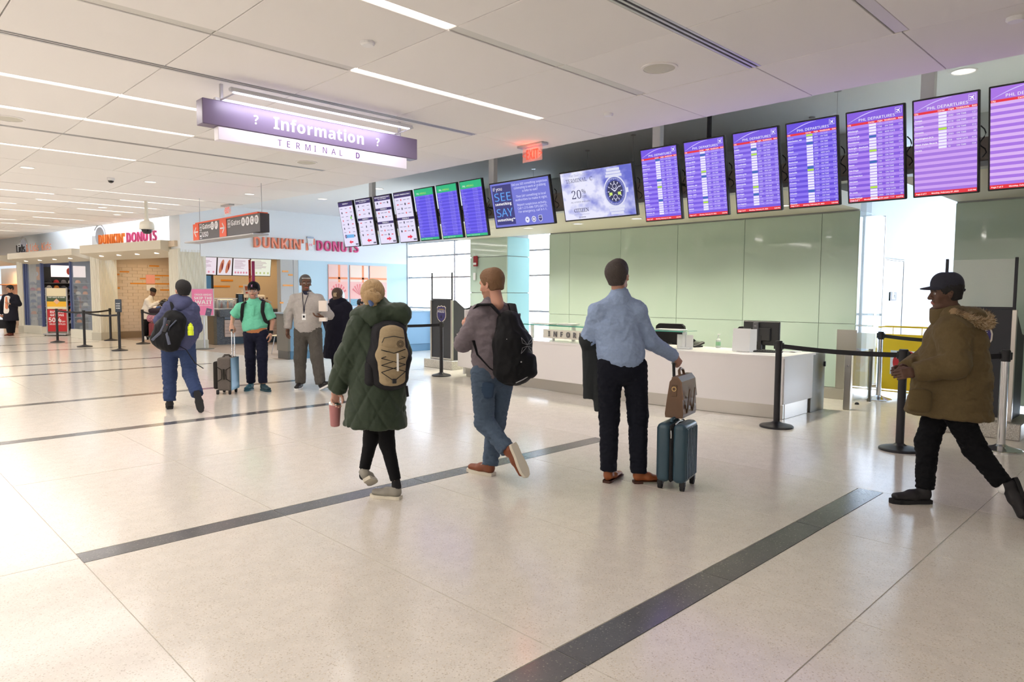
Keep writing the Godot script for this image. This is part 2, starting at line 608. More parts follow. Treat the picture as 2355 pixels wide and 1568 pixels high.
	# air slots
	for x in [0.76, -2.93, -6.62, -10.31]:
		var t := thing("air_slot", {0.76: "linear air diffuser over the open end of the hall", -2.93: "pale linear air diffuser with two black slots beside ceiling speaker", -6.62: "linear air diffuser running above the purple information sign", -10.31: "linear air diffuser in ceiling between the gates sign and information sign"}[x], "air vent", Vector3.ZERO, 0.0, "linear air diffusers in the ceiling")
		var bar := mb()
		for o in [-0.044, 0.0, 0.044]:
			span(bar, Vector3(x + o - 0.012, HC + 0.001, -5.84), Vector3(x + o + 0.012, HC + 0.03, 9.0), 0.002)
		part("blade", bar, M.alu, t)
		var slot := mb()
		span(slot, Vector3(x - 0.055, HC + 0.024, -5.84), Vector3(x + 0.055, HC + 0.045, 9.0))
		part("plenum", slot, M.slot_black, t)
	# round fittings
	glow("downlight_on", Color(1.0, 0.96, 0.90), 2.2)
	var dl := [[-13.51, -2.36], [-13.62, -4.23], [-13.83, -6.15], [-18.59, -4.7], [-20.05, -5.4]]
	for d in dl: downlight("ceiling_downlight", "round white downlight recessed in the smooth ceiling band", "round downlights in the smooth ceiling", Vector3(d[0], HC, d[1]), 0.11)
	for d in [[-9.84, -1.56, "round ceiling speaker beside the strip light at the hall's left"], [-9.83, -5.27, "round ceiling speaker behind the white terminal panel"], [-3.53, -5.26, "large round ceiling speaker with pale trim ring"]]:
		var t := thing("ceiling_speaker", d[2], "speaker", Vector3(d[0], HC, d[1]))
		var a := mb()
		lathe(a, Vector3.ZERO, [Vector2(0.16, 0.004), Vector2(0.16, -0.008), Vector2(0.138, -0.010), Vector2(0.138, 0.0)], 32)
		part("trim_ring", a, M.panel, t)
		a = mb()
		lathe(a, Vector3.ZERO, [Vector2(0.0, -0.012), Vector2(0.09, -0.011), Vector2(0.138, -0.005)], 32)
		part("grille", a, M.speaker_grille, t)
	for d in [[-4.81, -3.12, 0.055, "small white round detector between two strip lights"], [-4.79, -6.18, 0.05, "small white round detector near the exit sign"], [-1.11, -6.09, 0.06, "small round detector near the ceiling edge above the last screens"]]:
		var a := mb()
		lathe(a, Vector3.ZERO, [Vector2(0.0, -0.03), Vector2(d[2] * 0.8, -0.03), Vector2(d[2], -0.018), Vector2(d[2], 0.0)], 24)
		var o := part("ceiling_detector", a, M.white_paint, self)
		o.name = numbered("ceiling_detector")
		o.position = Vector3(d[0], HC, d[1])
		tag(o, d[3], "detector", "ceiling detectors")

func strip_label(n: int) -> String:
	return ["long recessed strip light over the open end of the hall", "long recessed strip light over the open end of the hall", "long recessed strip light over the open end of the hall", "wide unlit strip light ending above the last departures screens", "strip light with one bright tube beside the small detector", "bright strip light running to the exit sign", "strip light running behind the left end of the information sign", "strip light passing under the white terminal panel", "strip light beside the smooth ceiling band"][n] if n < 9 else "slim recessed strip light in the far ceiling before the shops"

func downlight(called: String, label: String, group: String, at: Vector3, r: float) -> void:
	var t := thing(called, label, "light", at, 0.0, group)
	var a := mb()
	lathe(a, Vector3.ZERO, [Vector2(r, 0.02), Vector2(r, -0.006), Vector2(r * 0.84, -0.008), Vector2(r * 0.8, 0.006)], 28)
	part("trim_ring", a, M.white_paint, t)
	a = mb()
	lathe(a, Vector3.ZERO, [Vector2(0.0, -0.004), Vector2(r * 0.5, -0.004), Vector2(r * 0.82, -0.001)], 28)
	part("light_lens", a, M.downlight_on, t)

# ---------------------------------------------------------------- walls, canopy, windows
func build_shell() -> void:
	var st := mb()
	# hall walls outside the frame close the room
	span(st, V3(-46, 0, 9), V3(7, HU + 0.2, 9.2)); struct("wall_back", st, M.panel)
	st = mb(); span(st, V3(7, 0, -20), V3(7.2, HU + 0.2, 9.2)); struct("wall_right", st, M.white_wall)
	st = mb(); span(st, V3(-46.2, 0, -20), V3(-46, HU + 0.2, 9.2)); struct("wall_left", st, M.panel)
	# glass-clad wall behind the desk
	var zg := -10.66
	st = mb(); span(st, V3(-9.74, 0.16, zg - 0.30), V3(-3.70, HU, zg - 0.02))
	var wg := struct("wall_glass", st, M.grey_wall)
	st = mb(); span(st, V3(-9.75, 0.0, zg - 0.04), V3(-3.69, 0.165, zg + 0.012), 0.004)
	part("steel_plinth", st, M.steel, wg)
	var js := [-9.75, -9.19, -7.93, -6.70, -5.45, -4.22, -3.68]
	var ys := [0.17, 1.125, 2.765]
	for i in js.size() - 1:
		for k in 2:
			st = mb(); span(st, V3(js[i] + 0.003, ys[k] + 0.003, zg - 0.018), V3(js[i + 1] - 0.003, ys[k + 1] - 0.003, zg), 0.002)
			part("glass_panel", st, M.green_glass, wg)
	# the wall's glass end towards the lift
	st = mb(); span(st, V3(-3.70, 0.17, -11.75), V3(-3.685, 2.765, zg), 0.002); part("end_pane", st, M.clear_glass, wg)
	st = mb(); span(st, V3(-3.72, 0.0, -11.75), V3(-3.675, 0.165, zg), 0.003); part("steel_plinth", st, M.steel, wg)
	st = mb(); span(st, V3(-3.72, 0.16, -11.78), V3(-3.68, 2.78, -11.75), 0.003); part("end_post", st, M.alu, wg)
	st = mb(); span(st, V3(-3.94, 0.165, zg), V3(-3.66, 1.04, zg + 0.012), 0.003); part("steel_plate", st, M.steel, wg)
	# glass wall to the right of the lift lobby
	st = mb(); span(st, V3(-2.48, 0.16, zg - 0.2), V3(7, HU, zg - 0.02))
	var wr := struct("wall_glass_east", st, M.grey_wall)
	var jr := [-2.49, -1.24, 0.0, 1.25, 2.5, 3.75, 5.0]
	for i in jr.size() - 1:
		for k in 2:
			st = mb(); span(st, V3(jr[i] + 0.003, ys[k] + 0.003, zg - 0.018), V3(jr[i + 1] - 0.003, ys[k + 1] - 0.003, zg), 0.002)
			part("glass_panel", st, M.green_glass, wr)
	# column clad in glass beside the windows
	st = mb(); span(st, V3(-12.22, 0, -11.36), V3(-11.03, HU, zg - 0.03))
	var col := struct("wall_column", st, M.grey_wall)
	for k in [[0.0, 1.55], [1.555, 2.36], [2.365, 2.79]]:
		st = mb(); span(st, V3(-12.24, k[0] + 0.01, zg - 0.03), V3(-11.01, k[1], zg - 0.008), 0.003); part("glass_panel", st, M.green_glass, col)
		st = mb(); span(st, V3(-11.03, k[0] + 0.01, -11.38), V3(-11.008, k[1], zg - 0.03), 0.003); part("glass_panel", st, M.teal_glass, col)
		st = mb(); span(st, V3(-12.24, k[0] + 0.01, -11.38), V3(-12.22, k[1], zg - 0.03), 0.003); part("glass_panel", st, M.teal_glass, col)
	# canopy over the desk: beam at its front, slab, downlights
	st = mb()
	span(st, V3(-12.6, 2.83, -8.06), V3(6.9, 3.06, -7.90), 0.004)
	mat("beam_grey", rgb(168, 158, 148), 0.6)
	var beam := struct("trim_beam", st, M.beam_grey)
	st = mb(); span(st, V3(-12.6, 2.78, -8.07), V3(6.9, 2.83, -7.89), 0.003); part("beam_strip", st, M.alu, beam)
	for e in [[-12.6, -3.68], [-2.48, 6.9]]:
		st = mb(); span(st, V3(e[0], 2.785, zg), V3(e[1], 2.98, -8.07)); struct("trim_canopy", st, M.cream)
	for p in [[-8.02, -9.52], [-6.76, -9.51], [-9.23, -9.5], [-5.5, -9.5], [-4.3, -9.5], [-10.5, -9.5], [-11.7, -9.5]]:
		downlight("canopy_downlight", "round downlight in the cream canopy above the desk", "downlights under the desk canopy", V3(p[0], 2.785, p[1]), 0.10)
		spot("canopy_glow", V3(p[0], 2.75, p[1]), 4.5, Color(1.0, 0.96, 0.86))
	# posts that carry the screens, hung from the upper ceiling
	for x in [[-12.0, "white steel post behind the directory screens"], [-8.45, "white steel post beside the suspicious-activity screen"], [-5.27, "white steel post behind the first departures screen"], [-2.12, "white steel post behind the sixth departures screen"], [1.0, "white steel post behind the last departures screen"]]:
		st = mb(); bx(st, V3(0, 0, 0), V3(0.12, 0.95, 0.09), 0.004)
		var o := part("screen_post", st, M.white_paint, self)
		o.name = numbered("screen_post")
		o.position = V3(x[0], 3.425, -7.86)
		tag(o, x[1], "post")
	# dark conduit and thin wires above the beam
	st = mb(); tube(st, [V3(-4.72, HU, -8.2), V3(-4.72, 3.05, -8.2)], 0.03, 10)
	var cd := part("conduit", st, M.black_metal, self); tag(cd, "dark pipe dropping from upper ceiling between departures screens", "pipe")
	for p in [[-9.2, -9.6], [-7.4, -9.0], [-6.2, -8.6], [-5.9, -9.6], [-3.9, -9.4], [-3.2, -8.4]]:
		st = mb(); cyl(st, V3(0, 0.0, 0), V3(0, -0.84, 0), 0.003, 0.003, 6)
		lathe(st, V3(0, -0.005, 0), [Vector2(0.0, -0.01), Vector2(0.04, -0.006), Vector2(0.04, 0.005)], 14)
		var o := part("hanger_wire", st, M.alu, self)
		o.name = numbered("hanger_wire")
		o.position = V3(p[0], HU, p[1])
		tag(o, "thin hanger wire with round ceiling plate above the canopy", "wire", "hanger wires above the canopy")
	# upper ceiling downlights; their cool spots are strengthened to stand in for daylight
	for p in [[-2.0, -8.6], [-0.2, -8.6], [-10.6, -12.3], [-13.5, -9.0], [-16.0, -9.0]]:
		downlight("upper_downlight", "round downlight in the upper ceiling beyond the ceiling edge", "downlights in the upper ceiling", V3(p[0], HU, p[1]), 0.13)
		spot("upper_glow", V3(p[0], HU - 0.04, p[1]), 9.0, Color(0.95, 0.98, 1.0))
	# window wall to the left of the column
	var zw := -14.0
	st = mb()
	span(st, V3(-19.5, 0, zw - 0.2), V3(-9.74, 0.35, zw))
	span(st, V3(-19.5, 3.2, zw - 0.2), V3(-9.74, HU, zw))
	span(st, V3(-19.5, 0.35, zw - 0.2), V3(-19.28, 3.2, zw))
	span(st, V3(-9.94, 0, zw), V3(-9.74, HU, zg - 0.3))
	struct("wall_window", st, M.white_wall)
	window(1, V3(-19.3, 0.35, zw - 0.1), V3(-9.74, 3.2, zw - 0.1), [-16.86, -14.4, -12.6, -11.2], [1.05, 2.05, 2.75])
	# the roof outside: a pale apron and jet bridge seen through the panes
	st = mb(); span(st, V3(-60, -0.6, -60), V3(20, -0.5, -14.3))
	mat("apron", rgb(205, 205, 205), 0.9)
	struct("ground", st, M.apron)
	st = mb()
	for a in [[V3(-12.6, 0.9, -16.5), V3(-11.2, 2.4, -18.5)], [V3(-12.6, 0.3, -16.5), V3(-11.2, 1.6, -18.5)]]:
		bx(st, (a[0] + a[1]) * 0.5, V3(0.12, 0.12, (a[1] - a[0]).length()), 0.01, Basis.looking_at(a[1] - a[0]))
	mat("blue_steel", rgb(96, 120, 140), 0.5)
	for q in [V3(-12.6, 0, -16.5), V3(-11.2, 1.2, -18.5)]: cyl(st, V3(q.x, -0.5, q.z), V3(q.x, q.y + 1.0, q.z), 0.05)
	var rail := part("stair_rail", st, M.blue_steel, self); tag(rail, "slanting blue-grey stair rails outside the narrow window", "railing")
	# lift lobby
	st = mb()
	span(st, V3(-4.2, 0, -12.35), V3(-3.9, HU, -11.78))
	span(st, V3(-4.2, 2.17, -13.5), V3(-3.9, HU, -12.35))
	span(st, V3(-4.2, 0, -17.2), V3(-3.9, HU, -13.5))
	struct("wall_lobby", st, M.white_wall)
	st = mb(); span(st, V3(-4.2, 0, -20), V3(7, 0.3, -17.2)); span(st, V3(-4.2, 3.4, -17.4), V3(7, HU, -17.2))
	struct("wall_lobby_rear", st, M.white_wall)
	window(2, V3(-3.9, 0.3, -17.3), V3(7, 3.4, -17.3), [-1.5, 1.0, 3.5], [1.1])
	mat("brushed_door", rgb(170, 180, 184), 0.3, 0.7)
	st = mb()
	var lift := thing("lift_door", "brushed steel lift door with black star two plate", "lift door", V3(-3.896, 0, -12.93), PI / 2)
	for s in [-1, 1]:
		st = mb(); bx(st, V3(s * 0.265, 1.07, -0.012), V3(0.525, 2.13, 0.02), 0.003); part("door_leaf", st, M.brushed_door, lift)
	st = mb(); bx(st, V3(-0.55, 1.07, -0.01), V3(0.03, 2.14, 0.03), 0.004); part("jamb", st, M.dark_steel, lift)
	st = mb(); bx(st, V3(0.55, 1.07, -0.01), V3(0.03, 2.14, 0.03), 0.004); part("jamb", st, M.dark_steel, lift)
	st = mb(); bx(st, V3(0, 2.15, -0.01), V3(1.12, 0.025, 0.03), 0.004); part("lintel", st, M.dark_steel, lift)
	st = mb(); bx(st, V3(0.02, 1.53, 0.007), V3(0.34, 0.15, 0.012), 0.002); var pl := part("floor_plate", st, M.black_plastic, lift)
	st = mb(); say(st, "★2", 0.1, at2(0.02, 1.48, 0.0145), 0.5, "sans_bold")
	prism(st, star_poly(0.055), 0.001, at2(-0.06, 1.53, 0.014)); part("lettering", st, M.paper, pl)
	# lift call panel on the jamb side
	st = mb(); bx(st, V3(0, 0, 0), V3(0.012, 0.3, 0.12), 0.002)
	var cp := part("call_panel", st, M.steel, self); cp.position = V3(-3.895, 1.15, -12.1); tag(cp, "slim steel lift call panel beside the lift door", "panel")
	for s in [0.06, -0.04]:
		st = mb(); lathe(st, Vector3.ZERO, [Vector2(0, 0.008), Vector2(0.018, 0.006), Vector2(0.018, 0)], 14)
		var b := part("button", st, M.black_plastic, cp); b.position = V3(0.006, s, 0); b.rotation.z = -PI / 2
	# fire strobe and small box on the column
	var fs := thing("fire_alarm", "dark red fire alarm strobe on the glass column", "alarm", V3(-12.02, 2.28, zg))
	st = mb(); bx(st, V3(0, 0, 0.02), V3(0.13, 0.24, 0.045), 0.012); mat("alarm_red", rgb(150, 24, 40), 0.45); part("housing", st, M.alarm_red, fs)
	st = mb(); bx(st, V3(0.005, -0.06, 0.05), V3(0.10, 0.05, 0.03), 0.01); part("lens", st, M.white_paint, fs)
	st = mb(); bx(st, V3(0, 0, 0.015), V3(0.08, 0.17, 0.03), 0.008)
	var wb := part("wall_box", st, M.white_paint, self); wb.position = V3(-12.06, 1.93, zg); tag(wb, "small white box on the glass column below the alarm", "box")

func star_poly(r: float) -> PackedVector2Array:
	var p := PackedVector2Array()
	for i in 10:
		var a := PI / 2 + TAU * i / 10
		p.append(Vector2(cos(a), sin(a)) * (r if i % 2 == 0 else r * 0.42))
	return p

func spot(called: String, at: Vector3, e: float, c: Color) -> void:
	var l := SpotLight3D.new()
	l.name = called
	l.light_energy = e
	l.light_color = c
	l.light_size = 0.08
	l.spot_angle = 62
	l.spot_range = 20
	l.spot_attenuation = 2
	l.shadow_enabled = true
	add_child(l, true)
	l.position = at
	l.rotation_degrees.x = -90

# window in a wall along x: frame bars and one pane in each field
func window(n: int, lo: Vector3, hi: Vector3, vx: Array, hy: Array) -> void:
	var z := lo.z
	var w := Node3D.new()
	w.name = "window_%d" % n
	add_child(w)
	w.set_meta("kind", "structure")
	var xs := [lo.x]; xs.append_array(vx); xs.append(hi.x)
	var ys := [lo.y]; ys.append_array(hy); ys.append(hi.y)
	for x in vx:
		var st := mb(); span(st, V3(x - 0.03, lo.y, z - 0.06), V3(x + 0.03, hi.y, z + 0.06), 0.004); part("mullion", st, M.alu, w)
	for y in ys:
		var st := mb(); span(st, V3(lo.x, y - 0.025, z - 0.05), V3(hi.x, y + 0.025, z + 0.05), 0.004); part("transom", st, M.alu, w)
	for i in xs.size() - 1:
		for k in ys.size() - 1:
			var st := mb(); span(st, V3(xs[i] + 0.03, ys[k] + 0.025, z - 0.004), V3(xs[i + 1] - 0.03, ys[k + 1] - 0.025, z + 0.004)); part("pane", st, M.clear_glass, w)

# ---------------------------------------------------------------- shop fronts on the left
func wavy(parent: Node3D, called: String, x0: float, x1: float, y0: float, y1: float, t: Transform3D, m: Material) -> void:
	# face panel with raised wavy ribs
	var st := mb()
	var w := x1 - x0
	var n := int(w / 0.055)
	var rows := int((y1 - y0) / 0.09)
	for i in n:
		for k in rows:
			var y := y0 + (y1 - y0) * k / rows
			var ya := y0 + (y1 - y0) * (k + 1) / rows
			var xa := x0 + w * (i + 0.5) / n + 0.016 * sin(y * 9.0 + i * 1.9)
			var xb := x0 + w * (i + 0.5) / n + 0.016 * sin(ya * 9.0 + i * 1.9)
			var r := 0.011
			quad(st, t * V3(xa - r, y, 0.0), t * V3(xb - r, ya, 0.0), t * V3(xb, ya, 0.014), t * V3(xa, y, 0.014))
			quad(st, t * V3(xa, y, 0.014), t * V3(xb, ya, 0.014), t * V3(xb + r, ya, 0.0), t * V3(xa + r, y, 0.0))
	part(called, st, m, parent)

func pillar(n: int, lo: Vector3, hi: Vector3, turn: float) -> void:
	# lo, hi in the pillar's own axes; front at +z, right side at +x
	var t := Node3D.new()
	t.name = "trim_%d" % n
	add_child(t)
	t.set_meta("kind", "structure")
	t.position = V3(lo.x, 0, lo.z)
	t.rotation.y = turn
	var w := hi.x; var d := hi.z
	var st := mb(); bx(st, V3(-w * 0.5, 1.46, -d * 0.5), V3(w, 2.45, d), 0.006); part("shaft", st, M.pillar_cream, t)
	st = mb(); bx(st, V3(-w * 0.5, 0.12, -d * 0.5), V3(w + 0.03, 0.24, d + 0.03), 0.004); part("base", st, M.pillar_base, t)
	st = mb(); bx(st, V3(-w * 0.5, 3.0, -d * 0.5), V3(w * 0.8, 0.55, d * 0.8), 0.006); part("cap", st, M.pillar_cap, t)
	wavy(t, "wavy_panel", -w + 0.03, -0.03, 0.26, 2.66, Transform3D(Basis(), V3(0, 0, 0.001)), M.pillar_cream)
	wavy(t, "wavy_panel", 0.03, d - 0.03, 0.26, 2.66, Transform3D(Basis(Vector3.UP, PI / 2), V3(0.001, 0, 0)), M.pillar_cream)

func canopy(t: Node3D, x0: float, x1: float, y_front0: float, y_front1: float) -> void:
	# box with a deep front edge and an underside that rises to the front, with small downlights
	var st := mb()
	var a := [Vector2(-0.05, 2.50), Vector2(0.62, y_front0), Vector2(0.62, y_front1), Vector2(-0.05, y_front1)]
	for i in 4:
		var p: Vector2 = a[i]; var q: Vector2 = a[(i + 1) % 4]
		quad(st, V3(x0, p.y, p.x), V3(x0, q.y, q.x), V3(x1, q.y, q.x), V3(x1, p.y, p.x))
	quad(st, V3(x0, a[0].y, a[0].x), V3(x0, a[1].y, a[1].x), V3(x0, a[2].y, a[2].x), V3(x0, a[3].y, a[3].x))
	quad(st, V3(x1, a[3].y, a[3].x), V3(x1, a[2].y, a[2].x), V3(x1, a[1].y, a[1].x), V3(x1, a[0].y, a[0].x))
	part("canopy", st, M.canopy_cream, t)
	for i in 4:
		var x := lerpf(x0, x1, (i + 0.7) / 4.4)
		st = mb(); lathe(st, V3(x, lerpf(2.5, y_front0, 0.55) - 0.012, 0.32), [Vector2(0, 0), Vector2(0.055, 0), Vector2(0.07, 0.012), Vector2(0.07, 0.03)], 16)
		part("downlight", st, M.downlight_on, t)

func emblem(t: Node3D, x: float, y: float, z: float) -> void:
	# round disc held by a curved bracket above the canopy
	var st := mb(); prism(st, disc_poly(0.27, 32), 0.03, at2(x, y, z)); part("disc", st, M.disc_grey, t)
	st = mb()
	var pts := []
	for i in 15: pts.append(V3(x + cos(2.6 - i * 0.25) * 0.36, y + 0.03 + sin(2.6 - i * 0.25) * 0.3, z + 0.03))
	tube(st, pts, 0.018, 8); part("bracket", st, M.alu, t)

func build_shops() -> void:
	mat("pillar_cream", rgb(222, 218, 202), 0.55)
	mat("pillar_base", rgb(190, 186, 170), 0.5)
	mat("pillar_cap", rgb(226, 232, 236), 0.5)
	mat("canopy_cream", rgb(216, 208, 190), 0.6)
	mat("disc_grey", rgb(176, 184, 200), 0.3, 0.3)
	mat("letter_orange", rgb(246, 126, 36), 0.5)
	mat("letter_coral", rgb(250, 150, 120), 0.5)
	mat("letter_pink", rgb(226, 84, 140), 0.5)
	mat("letter_black", rgb(40, 36, 40), 0.5)
	mat("beige_tile", rgb(226, 208, 186), 0.18)
	mat("beige_wall", rgb(214, 196, 172), 0.5)
	mat("orange_tile", rgb(232, 150, 50), 0.25)
	pillar(1, V3(-31.1, 0, -5.13), V3(0.36, 0, 0.5), 0.30)
	pillar(2, V3(-24.55, 0, -6.05), V3(0.40, 0, 0.62), 0.40)
	pillar(3, V3(-19.32, 0, -6.62), V3(0.72, 0, 0.72), 0.0)
	# high white wall above the shop canopies
	var st := mb()
	for a in [[Vector2(-46, -3.6), Vector2(-31.1, -5.5)], [Vector2(-31.1, -5.5), Vector2(-24.6, -6.5)], [Vector2(-24.6, -6.5), Vector2(-19.5, -7.5)]]:
		var p: Vector2 = a[0]; var q: Vector2 = a[1]
		bx(st, V3((p.x + q.x) * 0.5, 3.36, (p.y + q.y) * 0.5), V3(p.distance_to(q) + 0.05, 1.2, 0.2), 0.0, Basis(Vector3.UP, -atan2(q.y - p.y, q.x - p.x)))
	struct("wall_shopfront", st, M.white_wall)
	for a in [[-37.0, -4.05, 10.0, 0.13], [-27.9, -5.45, 6.0, 0.145], [-22.0, -6.4, 4.6, 0.22]]:  # assumed cove light, unseen and without fitting, added to brighten the high wall
		var l := AreaLight3D.new(); l.name = "added_cove_glow"; l.area_size = Vector2(a[2], 0.08); l.light_energy = 4.0 * a[2] / 4.0; l.light_color = Color(0.90, 0.94, 1.0); l.shadow_enabled = true
		add_child(l, true); l.position = V3(a[0], HU - 0.05, a[1]); l.rotation = V3(-1.2, a[3], 0)
	# ---- shop at the far left edge, brightly lit with shelves
	var s0 := thing("lit_shop", "bright shop with cream shelves beyond the walking man in suit", "shop", V3(-36.4, 0, -4.45), 0.13)
	st = mb(); bx(st, V3(1.9, 1.25, -1.2), V3(6.0, 2.5, 0.1), 0.0); part("rear_wall", st, mat("warm_wall", rgb(250, 232, 206), 0.6), s0)
	for y in [0.45, 0.9, 1.35, 1.8]:
		st = mb(); bx(st, V3(1.9, y, -0.95), V3(5.8, 0.04, 0.4), 0.004); part("shelf", st, mat("shelf_orange", rgb(232, 150, 80), 0.5), s0)
	canopy(s0, -3.0, 4.95, 2.66, 2.84)
	area_light("shop_glow", V3(-34.0, 2.4, -5.0), Vector2(4.0, 0.8), V3(-90, 0, 0), 6.0, Color(1.0, 0.9, 0.75))
	for i in 3:
		st = mb()
		for k in 5: tube(st, leaf_arc(V3(4.95 + 0.02 * k, 2.98, 0.66), i * 1.4 + k * 1.25, 0.16), 0.012, 6)
		if i == 0: part("flower_emblem", st, M.letter_black, s0)
	# ---- hat shop
	var hs := thing("hat_shop", "hat shop front with blue frames and italic name letters", "shop", V3(-31.1, 0, -5.15), 0.145)
	canopy(hs, 0.55, 6.1, 2.66, 2.86)
	emblem(hs, 1.05, 3.12, 0.25)
	st = mb(); say(st, "Lids", 0.25, at2(1.35, 2.88, 0.56), 0.0, "sans_italic", 2.0, 0.03, 0.75); part("lettering", st, M.letter_black, hs)
	st = mb(); words(hs, "lettering", M.letter_orange, [["&", 0.25, 2.25, 2.88, 0.0, "sans_italic"], ["Lids", 0.25, 2.62, 2.88, 0.0, "sans_italic", 0.72], ["Kids", 0.25, 3.62, 2.88, 0.0, "sans_italic", 0.8]], 0.58)
	mat("frame_blue", rgb(70, 84, 130), 0.4)
	pane("shop_glass", rgb(200, 215, 230), 0.14)
	st = mb(); bx(st, V3(1.0, 0.14, 0), V3(1.7, 0.28, 0.16), 0.004); part("sill", st, M.pillar_cream, hs)
	st = mb(); bx(st, V3(5.2, 0.14, 0), V3(1.7, 0.28, 0.16), 0.004); part("sill", st, M.pillar_cream, hs)
	for x in [0.22, 0.45, 1.85, 4.35, 6.0]:
		st = mb(); bx(st, V3(x, 1.4, 0), V3(0.09, 2.25, 0.09), 0.006); part("frame_post", st, M.frame_blue, hs)
	st = mb(); span(st, V3(0.5, 0.28, -0.006), V3(1.8, 2.5, 0.006)); part("pane", st, M.shop_glass, hs)
	st = mb(); span(st, V3(4.4, 0.28, -0.006), V3(5.95, 2.5, 0.006)); part("pane", st, M.shop_glass, hs)
	st = mb(); bx(st, V3(2.75, 1.4, -3.4), V3(6.0, 2.8, 0.1)); part("rear_wall", st, mat("shop_dark", rgb(120, 106, 100), 0.7), hs)
	st = mb(); bx(st, V3(-0.2, 1.4, -1.7), V3(0.1, 2.8, 3.4)); part("side_wall", st, mat("shop_blue", rgb(88, 98, 130), 0.7), hs)
	st = mb(); bx(st, V3(5.72, 1.4, -1.75), V3(0.08, 2.8, 3.3)); part("side_wall", st, M.shop_dark, hs)
	st = mb(); bx(st, V3(2.75, 2.85, -1.7), V3(6.0, 0.1, 3.4)); part("shop_ceiling", st, M.white_wall, hs)
	area_light("shop_glow", hs.transform * V3(3.1, 2.7, -1.4), Vector2(4.5, 1.5), V3(-90, 0, 0), 5.0, Color(1.0, 0.94, 0.85))
	# hat wall seen through the window and the door
	var rack := thing("hat_rack", "black display rack with shelf rows of caps", "rack", hs.transform * V3(-0.06, 0, -1.45), 0.145 + PI / 2)
	st = mb(); bx(st, V3(0, 1.25, -0.02), V3(1.5, 2.4, 0.04), 0.004); part("panel", st, M.black_plastic, rack)
	for k in 8:
		st = mb(); bx(st, V3(0, 0.3 + k * 0.22, 0.12), V3(1.5, 0.015, 0.24), 0.003); part("shelf", st, M.alu, rack)
	st = mb(); bx(st, V3(0.1, 2.3, 0.02), V3(1.2, 0.44, 0.04), 0.004); part("lit_sign", st, glow("lit_poster", rgb(255, 236, 230), 1.3), rack)
	st = mb(); prism(st, disc_poly(0.13, 20, 0.6), 0.004, at2(0.1, 2.3, 0.042)); part("poster_print", st, mat("poster_red", rgb(214, 90, 80), 0.7), rack)
	var hat_cols := [rgb(40, 40, 44), rgb(84, 86, 94), rgb(214, 210, 200), rgb(190, 50, 54), rgb(52, 66, 120), rgb(236, 150, 60), rgb(120, 118, 122)]
	var hat_names := ["black", "charcoal", "cream", "red", "navy blue", "orange", "grey"]
	var rows := ["lowest", "second", "third", "fourth", "fifth", "sixth", "seventh", "top"]
	for k in 8:
		for i in 6:
			var q := (i * 3 + k * 5) % 7
			var h := cap_thing("baseball_hat", "%s cap on the %s shelf of the black rack" % [hat_names[q], rows[k]], "caps on the display rack", hat_cols[q])
			h.transform = rack.transform * Transform3D(Basis(Vector3.UP, 0.2 * sin(i + k)), V3(-0.62 + i * 0.25, 0.312 + k * 0.22, 0.115))
	# window side: orange posters over pegged caps
	for a in [[0.16, "beside the blue frame"], [0.46, "next to the display rack"]]:
		var ps := thing("cap_poster", "orange cap poster inside the hat shop, " + a[1], "poster", hs.transform * V3(-0.13, 2.2, -a[0]), 0.145 + PI / 2, "orange posters in the hat shop window")
		st = mb(); bx(st, Vector3.ZERO, V3(0.27, 0.5, 0.02), 0.002); part("sheet", st, mat("poster_orange", rgb(244, 160, 40), 0.6), ps)
		st = mb(); ring_shape(st, 0.04, 0.09, 0.012, at2(0, -0.02)); part("print", st, M.pillar_cap, ps)
	for k in 7:
		for i in 3:
			var q := (i * 2 + k * 3) % 7
			var h := cap_thing("pegged_hat", "%s cap pegged in the %s row beneath the orange posters" % [hat_names[q], rows[k]], "caps in the hat shop window", hat_cols[q])
			h.transform = hs.transform * Transform3D(Basis(Vector3.UP, PI / 2), V3(-0.02, 0.45 + k * 0.22, -0.12 - i * 0.2))
			st = mb(); cyl(st, V3(0, 0.05, -0.02), V3(0, 0.05, -0.13), 0.006, 0.006, 6); part("peg", st, M.alu, h)
	# poster stand at the door
	var p1 := thing("poster_stand", "rolling poster stand with game and half-price posters at shop door", "poster stand", V3(-28.2, 0, -5.62), 0.78)
	st = mb(); bx(st, V3(0, 0.05, 0), V3(0.8, 0.05, 0.4), 0.01); part("base", st, M.alu, p1)
	for s in [-0.36, 0.36]:
		st = mb(); bx(st, V3(s, 0.86, 0), V3(0.04, 1.6, 0.05), 0.006); part("frame_post", st, M.alu, p1)
		st = mb(); cyl(st, V3(s - 0.02, 0.025, 0.12), V3(s + 0.02, 0.025, 0.12), 0.025, 0.025, 12); part("wheel", st, M.black_rubber, p1)
	st = mb(); bx(st, V3(0, 1.28, 0), V3(0.68, 0.72, 0.02), 0.002); var up := part("upper_poster", st, mat("poster_cream", rgb(238, 226, 190), 0.6), p1)
	st = mb(); rect(st, -0.34, 1.0, 0.34, 1.18, 0.0115); part("yellow_field", st, mat("poster_yellow", rgb(246, 190, 50), 0.6), up)
	st = mb(); rect(st, -0.34, 1.18, 0.34, 1.36, 0.0115); part("green_field", st, mat("poster_green", rgb(70, 88, 60), 0.6), up)
	st = mb(); prism(st, PackedVector2Array([Vector2(0, -0.1), Vector2(0.11, 0), Vector2(0, 0.1), Vector2(-0.11, 0)]), 0.001, at2(0, 1.18, 0.012)); part("diamond", st, mat("diamond_peach", rgb(240, 190, 150), 0.6), up)
	st = mb()
	for i in 6:
		for k in 2: prism(st, disc_poly(0.035, 10, 0.6), 0.001, at2(-0.27 + i * 0.108 + 0.04 * (k % 2), 1.56 - k * 0.1 - 0.0, 0.012))
